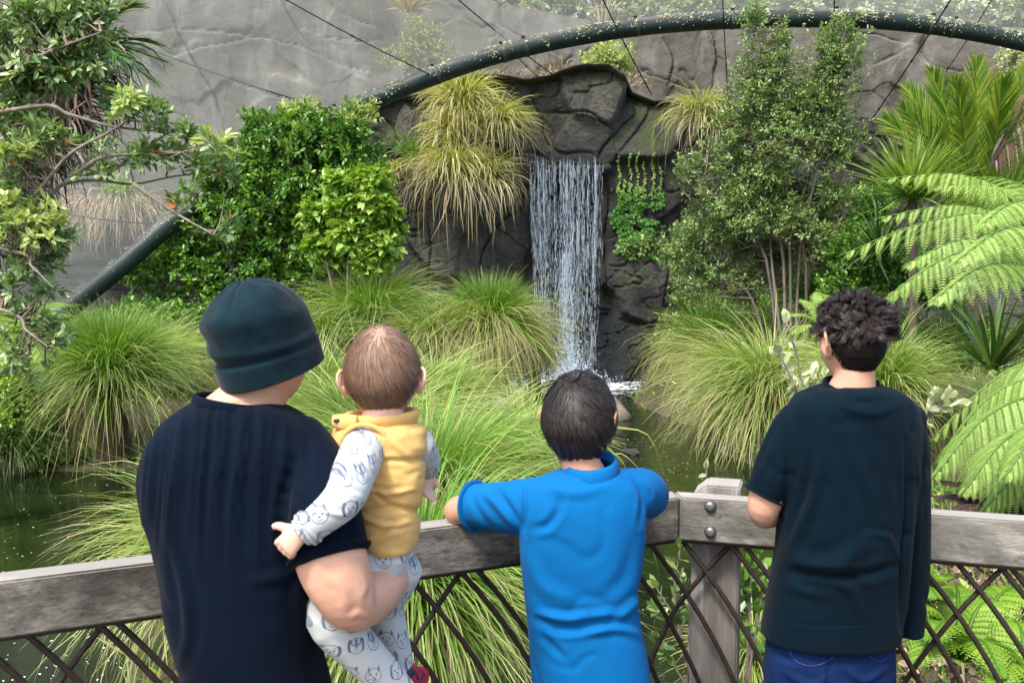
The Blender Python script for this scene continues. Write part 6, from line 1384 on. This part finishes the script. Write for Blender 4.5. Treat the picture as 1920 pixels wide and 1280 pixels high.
# patterned sleepsuit: line drawn animal faces repeated over the cloth
def print_cloth(name, ground_, ink, scale):
    m = NT(name); c = m.n('TexCoord'); sp = m.n('SeparateXYZ'); m.l(c.outputs['Object'], sp.inputs[0]); cb_ = m.n('CombineXYZ'); m.l(m.math('ADD', sp.outputs[0], m.math('MULTIPLY', sp.outputs[1], .6)), cb_.inputs[0]); m.l(sp.outputs[2], cb_.inputs[1])
    vo = m.n('TexVoronoi'); vo.voronoi_dimensions = '2D'; vo.inputs['Scale'].default_value = scale; vo.inputs['Randomness'].default_value = .45; m.l(cb_.outputs[0], vo.inputs['Vector'])
    sc = m.n('VectorMath', operation='SCALE'); sc.inputs['Scale'].default_value = scale; m.l(cb_.outputs[0], sc.inputs[0])
    ps = m.n('VectorMath', operation='SCALE'); ps.inputs['Scale'].default_value = scale; m.l(vo.outputs['Position'], ps.inputs[0])
    df = m.n('VectorMath', operation='SUBTRACT'); m.l(sc.outputs[0], df.inputs[0]); m.l(ps.outputs[0], df.inputs[1]); s2 = m.n('SeparateXYZ'); m.l(df.outputs[0], s2.inputs[0])
    x_, y_ = s2.outputs[0], s2.outputs[1]; ax = m.math('ABSOLUTE', x_); rn = m.n('SeparateColor'); m.l(vo.outputs['Color'], rn.inputs[0]); r1, r2_ = rn.outputs[0], rn.outputs[1]
    def ell(cx_, cy_, rx, ry): return m.math('SQRT', m.math('ADD', m.math('POWER', m.math('DIVIDE', m.math('SUBTRACT', ax, cx_), rx), 2.0), m.math('POWER', m.math('DIVIDE', m.math('SUBTRACT', y_, cy_), ry), 2.0)))
    def ring(e, w_): return m.math('LESS_THAN', m.math('ABSOLUTE', m.math('SUBTRACT', e, 1.0)), w_)
    def disc(e): return m.math('LESS_THAN', e, 1.0)
    mk_ = ring(ell(0, 0, .33, .30), .055)
    mx_ = lambda a, b2: m.math('MAXIMUM', a, b2)
    face = mx_(mk_, mx_(disc(ell(.12, .04, .035, .045)), disc(ell(0, -.07, .055, .035))))
    face = mx_(face, m.math('MULTIPLY', ring(ell(0, -.13, .09, .07), .16), m.math('LESS_THAN', y_, -.13)))
    earA = m.math('MULTIPLY', disc(ell(.27, .02, .13, .26)), m.math('GREATER_THAN', r1, .62)); earA = m.math('MULTIPLY', earA, m.math('GREATER_THAN', ell(0, 0, .27, .40), 1.0))
    tri = m.math('MULTIPLY', m.math('LESS_THAN', m.math('ADD', m.math('MULTIPLY', m.math('ABSOLUTE', m.math('SUBTRACT', ax, .22)), 2.2), m.math('ABSOLUTE', m.math('SUBTRACT', y_, .27))), .15), m.math('LESS_THAN', r1, .62))
    band = m.math('MULTIPLY', m.math('MULTIPLY', disc(ell(0, .12, .24, .15)), m.math('GREATER_THAN', r2_, .6)), m.math('GREATER_THAN', m.math('ABSOLUTE', m.math('SUBTRACT', ax, .12)), .05))
    dots = m.math('MULTIPLY', m.math('GREATER_THAN', m.noise(cb_.outputs[0], scale*7.5, 1, .4), .66), m.math('MULTIPLY', m.math('LESS_THAN', r2_, .45), disc(ell(0, 0, .30, .28))))
    ink_m = mx_(mx_(face, earA), mx_(mx_(tri, band), dots)); n1 = m.noise(c.outputs['Object'], 25, 4, .6); n2 = m.noise(c.outputs['Object'], 300, 2, .6)
    col = m.mix(m.math('MULTIPLY', ink_m, m.ramp(n1, [(.3, .55), (.6, .92)])), m.ramp(n1, [(.35, ground_), (.7, tuple(k*1.12 for k in ground_))]), ink)
    m.l(col, m.p.inputs['Base Color']); m.p.inputs['Roughness'].default_value = .85; m.p.inputs['Sheen Weight'].default_value = .2; m.p.inputs['Specular IOR Level'].default_value = .2; m.bump(n2, .2, .0012); return m.m
M_PRINT = print_cloth('animal_print', (.42, .45, .45), (.035, .06, .14), 21)
b = MB(); limb(b, [(684, 836, YB-.04, .042), (665, 882, YB-.14, .040), (645, 932, YB-.215, .036), (604, 970, YB-.236, .030), (574, 992, YB-.240, .0265)], seg=26, res=40, flat=True)
ax0, ax1 = W(604, 970, YB-.236), W(574, 992, YB-.240); hn = unit(ax1-ax0); hp = ax1+hn*.004
finish_cloth(b, 'sleeve', M_PRINT, root, .0032, 2, fl=[([(612, 930), (650, 915), (680, 925)], 6, -.003), ([(600, 955), (640, 965), (655, 955)], 6, .0025), ([(655, 850), (690, 870)], 7, -.003), ([(630, 900), (668, 890), (700, 900)], 7, .002)], noise=(.002, 18))
x1 = unit(np.cross(hn, [0, 0, 1.])); x2 = np.cross(hn, x1)
for kk_, rr_ in ((-.004, .0275), (-.012, .0280)):
    P = np.array([hp + hn*kk_ + (x1*math.cos(t_)+x2*math.sin(t_))*rr_ for t_ in a_]); P = np.vstack([P, P[:2]]); q = MB(); q.tube(P, .0045, 8, cap=False); adopt(q.build('cuff', M_PRINT), root)
b = MB(); limb(b, [(782, 835, YB+.01, .036), (797, 860, YB+.06, .030), (800, 876, YB+.085, .026)], seg=22, res=26); finish_cloth(b, 'sleeve', M_PRINT, root, .0032, 2, noise=(.002, 18))
# trousers: seat and two legs hanging below the arm
b = MB(); loft(b, [(1000, 690, 778, .13), (1030, 692, 772, .14), (1060, 696, 764, .14), (1085, 690, 755, .12)], YB)
limb(b, [(705, 1060, YB-.02, .052), (650, 1110, YB-.07, .056), (625, 1160, YB-.11, .050), (680, 1225, YB-.10, .040), (745, 1295, YB-.08, .034), (800, 1360, YB-.06, .028)], seg=26, res=44)
limb(b, [(745, 1070, YB+.03, .048), (722, 1130, YB+.06, .040), (735, 1190, YB+.06, .034), (752, 1255, YB+.05, .028)], seg=24, res=34)
finish_cloth(b, 'trousers', M_PRINT, root, .0036, 2, fl=[([(600, 1160), (640, 1180), (690, 1170)], 8, -.003), ([(700, 1045), (740, 1050), (768, 1035)], 5, -.004)], noise=(.002, 14))
m = NT('shoe_print'); v = m.coord(); n1 = m.noise(v, 38, 2, .5); m.l(m.ramp(n1, [(.46, (.012, .02, .05)), (.50, (.50, .01, .03))], 'CONSTANT'), m.p.inputs['Base Color']); m.p.inputs['Roughness'].default_value = .7
for cpx, cpy, dy in ((760, 1272, .05), (815, 1378, -.06)):
    b = MB(); c0 = W(cpx, cpy, YB+dy); b.tube([c0+[-.006, -.01, .028], c0+[0, 0, 0.004], c0+[.012, .025, -.016], c0+[.018, .06, -.022], c0+[.02, .085, -.022]], [[.026, .026], [.031, .031], [.029, .027], [.027, .021], [.015, .012]], 18, res=22); adopt(b.build('bootie', m.m), root)
# quilted vest
M_VEST = cloth('mustard_quilt', (.66, .41, .135), (.72, .48, .19), rough=.75, sheen=.15)
b = MB(); loft(b, [(790, 664, 772, .10), (797, 636, 788, .12), (812, 626, 798, .135), (850, 622, 799, .15), (900, 636, 795, .155), (950, 662, 788, .155), (1000, 676, 782, .15), (1020, 686, 778, .145), (1028, 692, 772, .13)], YB, seg=56)
def vest_puff(V, N):
    px, py = topx(V); d = 0
    for y0, sl in ((868, -.16), (955, -.04)): 
        yy = py - (y0 + sl*(px-725) + 4*np.sin(px*.05)); d = d - .0065*np.exp(-(yy/5.5)**2)
    for y0 in (826, 912, 990): d = d + .004*np.exp(-((py-y0)/24)**2)
    d = d + .0034*(fbm(np.stack([px*.022, py*.05], -1), 1, 3, 6)-.5)*2 + .0016*np.sin(px*.16+6*vnoise(np.stack([px*.02, py*.02], -1), 1, 2))*np.exp(-(((py-885) % 88)/22)**2)
    return V + N*d[:, None]
finish_cloth(b, 'vest', M_VEST, root, .0034, 2, extra=vest_puff, fl=[([(665, 960), (720, 985), (780, 975)], 6, .004), ([(672, 905), (720, 925), (785, 915)], 6, .004), ([(700, 1010), (740, 985)], 6, -.004), ([(690, 900), (720, 940), (760, 950)], 6, -.003), ([(740, 830), (770, 860)], 7, .003)])
# armhole edge and stand-up collar with its snap
ac = W(684, 838, YB-.06); an_ = unit(W(662, 884, YB-.14)-W(684, 838, YB-.03)); y1_ = unit(np.cross(an_, [0, 0, 1.])); y2_ = np.cross(an_, y1_); P = np.array([ac + (y1_*math.cos(t_)+y2_*math.sin(t_))*.045 for t_ in a_]); P = np.vstack([P, P[:2]]); b = MB(); b.tube(P, .0048, 10, cap=False); adopt(b.build('armhole_edge', M_VEST), root)
b = MB(); aa = np.linspace(0, 2*np.pi, 40, endpoint=False); V = []
for k_, (rx, ry, dz) in enumerate([(.060, .050, -.006), (.068, .058, .008), (.069, .060, .019), (.062, .052, .023), (.054, .044, .020), (.052, .042, -.006)]):
    V.append(np.stack([W(722, 792, YB)[0] - .002 + rx*np.cos(aa) - .012*(np.cos(aa) < -.3)*(-np.cos(aa)), YB + ry*np.sin(aa), W(722, 792, YB)[2] + dz + .004*np.cos(aa)+0*aa], -1))
V = np.array(V); i = np.arange(5)[:, None]*40; j = np.arange(40)[None]; j2 = (j+1) % 40; b.add(V.reshape(-1, 3), np.stack([i+j, i+j2, i+40+j2, i+40+j], -1).reshape(-1, 4)); adopt(b.build('collar', M_VEST), root)
b = MB(); P = np.array([W(624, 789, YB-.040), W(645, 792, YB-.048), W(670, 793, YB-.052)]); b.tube(P, np.array([[.006, .012], [.008, .0165], [.007, .015]]), 12, up=(0, 0, 1), res=14); adopt(b.build('collar_flap', M_VEST), root)
b = MB(); c0 = W(632, 788, YB-.0505); b.tube([c0, c0+[0, -.003, 0]], [[.0065, .004]]*2, 12); adopt(b.build('snap', M_HOLE), root)

# ================= boy in the blue polo shirt
YC = 2.30
root = thing('person', 'boy in a bright blue polo shirt leaning with both elbows on the rail', 'person', (W(1095, 1000, YC)[0], YC, 0))
Hc = Head(W(1086, 790, YC+.03), rot(yaw=-.20, pitch=-.12, roll=.0), .93, wide=1.02, ear=1.15)
b = MB(); Hc.add(b); Hc.neck(b, W(1103, 905, YC), .042, .054, back=-.012)
loft(b, [(905, 1040, 1165, .10), (930, 1000, 1190, .13), (1000, 990, 1195, .15), (1200, 1010, 1195, .16), (1300, 1010, 1205, .17)], YC)
limb(b, [(1010, 935, YC, .042), (940, 950, 2.36, .040), (872, 955, 2.42, .037), (862, 958, 2.45, .036), (900, 955, 2.53, .034), (980, 945, 2.62, .030), (1040, 945, 2.68, .024)], res=44)
wr = W(1042, 944, 2.685); hand(b, wr, np.array([.9, .25, -.05]), np.array([0, .3, 1]), .145, curl=.3, side=1, r=.0075)
limb(b, [(1165, 930, YC, .034), (1205, 932, 2.40, .032), (1210, 938, 2.50, .032), (1180, 935, 2.62, .032), (1120, 930, 2.72, .026)], res=40)
wr = W(1118, 930, 2.725); hand(b, wr, np.array([-.9, .2, -.05]), np.array([0, .3, 1]), .145, curl=.3, side=-1, r=.0075)
V, Fs, N = remesh(b, .0040, 3); adopt(mesh_obj('body', V, Fs, SK_BOY), root); Hc.eyes(root)
M_BLUE = cloth('blue_polo', (.002, .105, .31), (.003, .13, .36), rough=.8, sheen=.2)
b = MB(); loft(b, [(880, 1052, 1158, .11), (890, 1026, 1176, .14), (902, 1000, 1192, .165), (920, 984, 1204, .18), (950, 975, 1212, .195), (1000, 973, 1212, .2), (1060, 976, 1205, .2), (1110, 981, 1199, .2), (1160, 986, 1202, .205), (1210, 992, 1212, .21), (1262, 996, 1220, .215), (1273, 997, 1221, .215)], YC, seg=60)
limb(b, [(1030, 945, YC+.005, .066), (985, 950, 2.32, .068), (935, 950, 2.36, .060), (893, 948, 2.405, .0535)], seg=26, res=34, flat=True)
limb(b, [(1165, 925, YC+.01, .060), (1200, 922, 2.36, .060), (1212, 930, 2.43, .056), (1208, 935, 2.52, .050)], seg=26, res=30)
s0_, s1_ = W(935, 950, 2.36), W(893, 948, 2.405); bn = unit(s1_-s0_); bp = s1_ + bn*.012
bfold = [([(1120, 1155), (1165, 1150), (1205, 1118)], 11, .010), ([(1010, 1165), (1060, 1180), (1120, 1168), (1180, 1140)], 10, -.009), ([(1008, 1148), (1060, 1158), (1110, 1150)], 9, .008), ([(1015, 1190), (1040, 1215), (1060, 1235)], 9, -.005), ([(1100, 1185), (1160, 1178), (1200, 1190)], 10, .006),
         ([(1000, 990), (1025, 985), (1045, 960), (1050, 930)], 10, -.006), ([(985, 905), (984, 950), (986, 1005)], 5, -.006), ([(905, 920), (930, 945), (965, 985)], 9, .006), ([(930, 910), (950, 945), (978, 990)], 8, -.005), ([(885, 930), (900, 965), (930, 1000)], 8, -.004), ([(1185, 890), (1205, 930), (1200, 985)], 7, -.006), ([(1190, 1010), (1170, 1080), (1130, 1120)], 16, -.004), ([(990, 1040), (1020, 1100), (1090, 1130)], 16, .004), ([(1020, 910), (1080, 925), (1150, 905)], 12, .003), ([(1208, 900), (1225, 925), (1215, 960)], 8, .004)]
finish_cloth(b, 'polo_shirt', M_BLUE, root, .0046, 2, fl=bfold, noise=(.0035, 6))
x1 = unit(np.cross(bn, [0, 0, 1.])); x2 = np.cross(bn, x1); P = np.array([bp - bn*.008 + (x1*math.cos(t_)+x2*math.sin(t_))*.0535 for t_ in a_]); P = np.vstack([P, P[:2]]); b = MB(); b.tube(P, [[.011, .004]]*len(P), 10, cap=False, up=bn); adopt(b.build('cuff', M_BLUE), root)
# folded collar
b = MB(); V = []; c0 = W(1105, 880, YC); aa = np.linspace(0, 2*np.pi, 60, endpoint=False)
for rx, ry, dz in [(.052, .050, .004), (.054, .052, .020), (.058, .056, .024), (.062, .062, .016), (.071, .073, -.016), (.068, .070, -.020), (.060, .062, -.010)]:
    V.append(np.stack([c0[0] + rx*np.cos(aa) + .003, YC - .005 + ry*np.sin(aa), c0[2] + dz + .010*np.cos(aa)*.6 + .012*np.sin(aa)], -1))
V = np.array(V); i = np.arange(6)[:, None]*60; j = np.arange(60)[None]; j2 = (j+1) % 60; b.add(V.reshape(-1, 3), np.stack([i+j, i+j2, i+60+j2, i+60+j], -1).reshape(-1, 4)); adopt(b.build('collar', M_BLUE), root)
b = MB(); zb_ = W(0, 1268, YC)[2]; loft(b, [(1250, 1003, 1213, .20), (1300, 1003, 1216, .205), (1380, 1005, 1216, .20)], YC)
for x in (1055, 1163): h = W(x, 1300, YC); leg_tubes(b, [(h[0], YC, h[2])], .072)
M_JEANS = cloth('jeans_denim', (.003, .011, .048), (.008, .026, .10), rough=.8, sheen=.1, nz=9)
finish_cloth(b, 'jeans', cloth('dark_denim', (.012, .018, .035)), root, .008, 2)
for x in (1055, 1163): shoe(root, W(x, 1300, YC)[0], YC, M_SHOE, .9)
HC1 = hmat('black_hair', (.004, .003, .003), (.050, .040, .036), rough=.48, spec=.35); mk = dict(nape=-.80, front=.45, earz=-.02); WH = (-.10, -.50, .86)
bulk = lambda D: 1.0 - .45*sst(-.1, -.6, D[..., 2]) + .10*sst(.2, .9, D[..., 2])
Hc_root = root.name
hair_cap(Hc, root, hmat('black_scalp', (.008, .006, .006), (.012, .009, .008), .7, .2), .010, mk, WH, bulk)
hair(Hc, root, 13000, HC1, WH, .046, .007, .0012, 9, clump=520, mask=mk, thick=.011, bulk=bulk, swirl=.35, curl=.07, wave=.0012, lvar=.5)

# ================= teenager in the dark teal t-shirt
YD = 2.28
root = thing('person', 'teenager with wavy black hair, dark teal t-shirt and blue jeans standing at the right rail', 'person', (W(1570, 1000, YD)[0], YD, 0))
Hd = Head(W(1597, 645, YD+.02), rot(yaw=.22, pitch=-.06, roll=.02), .88, wide=1.0, ear=1.25)
b = MB(); Hd.add(b); Hd.neck(b, W(1596, 745, YD+.01), .046, .062, back=-.012)
loft(b, [(740, 1520, 1680, .12), (780, 1490, 1700, .16), (900, 1490, 1690, .18), (1100, 1470, 1670, .18), (1250, 1460, 1650, .19)], YD)
limb(b, [(1492, 800, YD, .045), (1458, 870, 2.28, .042), (1436, 935, 2.27, .040), (1432, 962, 2.29, .034), (1450, 962, 2.38, .032), (1500, 948, 2.52, .028), (1540, 940, 2.62, .023)], res=44)
wr = W(1542, 939, 2.63); hand(b, wr, np.array([.6, .6, -.12]), np.array([0, .2, 1]), .165, curl=.35, side=1)
limb(b, [(1700, 810, YD, .042), (1708, 900, YD, .034), (1710, 960, YD, .026), (1709, 1020, YD, .020)], res=34)
wr = W(1709, 1023, YD); hand(b, wr, np.array([-.03, 0, -1]), np.array([0, 1, 0.]), .11, curl=.2, side=1, r=.006, spread=.02, thumb=.1)
V, Fs, N = remesh(b, .0042, 3); adopt(mesh_obj('body', V, Fs, SK_TEEN), root); Hd.eyes(root)
M_TEAL = cloth('teal_shirt', (.0004, .0052, .0105), (.0008, .0085, .0160))
b = MB(); loft(b, [(722, 1546, 1646, .12, .01), (729, 1520, 1672, .15), (740, 1497, 1695, .18), (756, 1480, 1713, .20), (790, 1472, 1724, .215), (850, 1466, 1722, .225), (920, 1462, 1712, .23), (1000, 1458, 1704, .235), (1060, 1452, 1698, .235), (1120, 1442, 1692, .235), (1170, 1434, 1684, .24), (1192, 1430, 1680, .24)], YD, seg=60)
limb(b, [(1500, 795, YD, .058), (1472, 850, YD-.005, .058), (1450, 895, YD-.01, .052), (1436, 922, YD-.01, .0475)], seg=26, res=30, flat=True)
limb(b, [(1692, 790, YD, .054), (1706, 880, YD-.005, .046), (1711, 980, YD-.005, .041), (1710, 1080, YD, .040), (1704, 1160, YD+.01, .038), (1702, 1180, YD+.01, .037)], seg=26, res=40, flat=True)
t0_, t1_ = W(1450, 895, YD-.01), W(1436, 922, YD-.01); tn_ = unit(t1_-t0_); tp_ = t1_ + tn_*.010; zt_ = W(0, 1192, YD)[2]
def teen_cut(V):
    px, py = topx(V); k = ((V-tp_) @ tn_ > 0) & (np.linalg.norm(np.cross(V-tp_, tn_), axis=1) < .075) & (px < 1466)
    return ~k & (V[:, 2] > zt_)
tf = [([(1565, 735), (1590, 765), (1640, 775), (1680, 760)], 10, .005), ([(1575, 728), (1610, 752), (1650, 750)], 7, -.004), ([(1480, 1030), (1520, 1062), (1580, 1052), (1625, 1010)], 20, .010), ([(1470, 1068), (1540, 1075), (1610, 1080), (1680, 1060)], 12, -.011), ([(1460, 1085), (1500, 1105), (1560, 1120)], 12, .005), ([(1560, 1075), (1595, 1110), (1615, 1150)], 11, .006), ([(1590, 1070), (1625, 1110)], 9, -.005),
      ([(1536, 860), (1525, 930), (1495, 1000), (1475, 1040)], 13, .006), ([(1520, 850), (1510, 920), (1482, 990)], 10, -.005), ([(1470, 800), (1478, 870), (1468, 945)], 7, -.006), ([(1698, 820), (1702, 950), (1692, 1060), (1690, 1180)], 7, -.010), ([(1610, 860), (1620, 930), (1600, 1000)], 18, .004), ([(1655, 840), (1670, 940), (1660, 1030)], 12, .004), ([(1560, 810), (1600, 900), (1640, 1000)], 16, -.004), ([(1440, 1160), (1540, 1172), (1680, 1168)], 3.5, -.002), ([(1632, 1000), (1668, 1010), (1682, 1050)], 8, .006), ([(1720, 850), (1724, 950), (1720, 1060)], 6, .003), ([(1445, 840), (1425, 890)], 8, .003)]
finish_cloth(b, 'tshirt', M_TEAL, root, .0046, 2, fl=tf, noise=(.004, 6))
x1 = unit(np.cross(tn_, [0, 0, 1.])); x2 = np.cross(tn_, x1); P = np.array([tp_ - tn_*.003 + (x1*math.cos(t_)+x2*math.sin(t_))*.0475 for t_ in a_]); P = np.vstack([P, P[:2]]); b = MB(); b.tube(P, .003, 8, cap=False); adopt(b.build('sleeve_hem', M_TEAL), root)
c0 = W(1596, 725, YD+.01); P = np.array([c0 + [.061*math.cos(t_), .058*math.sin(t_), .004*math.cos(2*t_)+.014*math.sin(t_)+.002] for t_ in a_]); P = np.vstack([P, P[:2]]); b = MB(); b.tube(P, [[.004, .009]]*len(P), 8, cap=False, up=(0, 0, 1)); adopt(b.build('collar', M_TEAL), root)
b = MB(); loft(b, [(1165, 1446, 1668, .20), (1200, 1440, 1672, .21), (1260, 1436, 1672, .22), (1340, 1434, 1670, .215), (1400, 1436, 1668, .20)], YD, seg=56)
for x in (1492, 1612): h = W(x, 1330, YD); leg_tubes(b, [(h[0], YD, h[2])], .080)
jo = finish_cloth(b, 'jeans', M_JEANS, root, .0055, 2, fl=[([(1556, 1205), (1554, 1260), (1556, 1330)], 7, -.006), ([(1470, 1260), (1520, 1285), (1550, 1270)], 8, .005), ([(1580, 1250), (1620, 1275), (1665, 1250)], 8, .005), ([(1450, 1225), (1500, 1245)], 8, -.004), ([(1600, 1225), (1650, 1215)], 7, -.003)], noise=(.003, 8))
m = NT('stitching'); m.p.inputs['Base Color'].default_value = (.02, .05, .16, 1); M_ST = m.m; m = NT('stitching_tan'); m.p.inputs['Base Color'].default_value = (.30, .22, .10, 1); M_ST2 = m.m
jv = np.empty(len(jo.data.vertices)*3, np.float32); jo.data.vertices.foreach_get('co', jv); jv = jv.reshape(-1, 3) + np.array(root.location[:]); jx, jy = topx(jv); jf = jv[:, 1] < YD-.02
def on_jeans(a, c):
    d = (jx-a)**2+(jy-c)**2+1e6*(~jf); p = W(a, c, jv[np.argmin(d), 1]-.0015); return p
b = MB()
for pl in ([(1484, 1192), (1486, 1232), (1523, 1248), (1562, 1230), (1563, 1194)], [(1632, 1194), (1628, 1225), (1650, 1240), (1668, 1228)]):
    Q = resample(np.array(pl, float), 40); P = np.array([on_jeans(a, c) for a, c in Q]); b.tube(P, .0009, 5)
adopt(b.build('pocket_stitching', M_ST), root)
b = MB(); P = np.array([on_jeans(a, c) for a, c in ((1516, 1222), (1535, 1224), (1558, 1219))]); b.tube(P, .0016, 5, res=8); adopt(b.build('pocket_tab', M_ST2), root)
for x in (1492, 1612): shoe(root, W(x, 1330, YD)[0], YD, M_SHOE)
HD1 = hmat('wavy_hair', (.004, .003, .003), (.034, .023, .019), rough=.5, spec=.22); mk = dict(nape=-.86, front=.40, earz=.22); WH = (.10, -.30, .92)
bulk = lambda D: .30 + .9*sst(.0, .5, D[..., 2])
mk = dict(nape=-.90, front=.40, earz=.02, side=.22)
hair_cap(Hd, root, hmat('black_scalp', (.006, .0045, .0045), (.010, .008, .007), .75, .12), .010, mk, WH, bulk)
hair(Hd, root, 6000, hmat('black_hair', (.005, .004, .004), (.016, .012, .010), .55, .2), WH, .012, .0008, .0011, 12, clump=0, mask=mk, thick=.007, bulk=bulk, swirl=.1)
def locks(H, root, n, per, mat, seed, zmin, ln, lift, rad, wd, flow=.6, K=9, grow=None):
    """loose wavy locks: bundles of fine hairs that leave the scalp and bend over, each its own way"""
    r = np.random.default_rng(seed); D = rdir(n*6, r); D = D[(D[:, 2] > zmin + .35*np.maximum(0, D[:, 1])) ][:n]; n = len(D); wv = unit(np.array([.08, -.30, .92]))
    base = head_surf(D, H.ch); fl = unit(D - wv*(D @ wv)[:, None]*1.0 - 0*D); rt = unit(np.cross(D, rdir(n, r))); T_ = unit(fl*flow + rt*(1-flow)*1.2); T_ = unit(T_ - D*(T_*D).sum(1)[:, None]); B_ = np.cross(D, T_)
    t = np.linspace(0, 1, K)[None, :, None]; L_ = (ln*r.uniform(.6, 1.3, n))[:, None, None]; lf = (lift*r.uniform(.5, 1.3, n))[:, None, None]; g_ = 1 if grow is None else grow(D)[:, None, None]
    ph = r.uniform(0, 6.28, n)[:, None, None]; am = (r.uniform(.3, 1, n)*.008)[:, None, None]
    C = base[:, None] + D[:, None]*(.004 + lf*g_*np.sin(t*np.pi*.80)) + T_[:, None]*L_*(t-.18*t*t) + B_[:, None]*am*np.sin(t*4.4+ph)*t**.5
    C = C - D[:, None]*0 ; C = np.repeat(C, per, 0); o = r.normal(0, 1, (n*per, 1, 3))*rad*(.25+.9*np.sin(np.linspace(.15, 1, K)*np.pi*.98))[None, :, None] + r.normal(0, .0004, (n*per, K, 3))
    P = C + o
    # keep every hair outside the scalp
    dd = unit(P); need = np.linalg.norm(head_surf(dd, H.ch), axis=-1) + .003; cur = np.linalg.norm(P, axis=-1); P = P*np.maximum(1, need/cur)[..., None]
    P = H.w(P); side = unit(np.cross(np.gradient(P, axis=1), np.repeat(D, per, 0)[:, None] @ H.R.T)); b = MB()
    b.ribbons(P, wd*r.uniform(.7, 1.3, len(P))[:, None]*np.linspace(1, .3, K)[None], side, np.clip(np.repeat(r.random(n), per)*.6+r.random(len(P))*.4, 0, 1)); return adopt(b.build('hair', mat), root)
grow = lambda D: .75 + .55*sst(-.2, .9, D[:, 0])*sst(0, .5, D[:, 2]) + .25*sst(.3, .9, D[:, 2])
locks(Hd, root, 310, 38, hmat('curl_hair', (.005, .0035, .0035), (.042, .029, .024), rough=.45, spec=.3), 5, .22, .042, .023, .0036, .0011, grow=grow)
locks(Hc, bpy.data.objects[Hc_root], 260, 16, HC1, 6, .15, .036, .010, .0030, .0011, flow=.92)
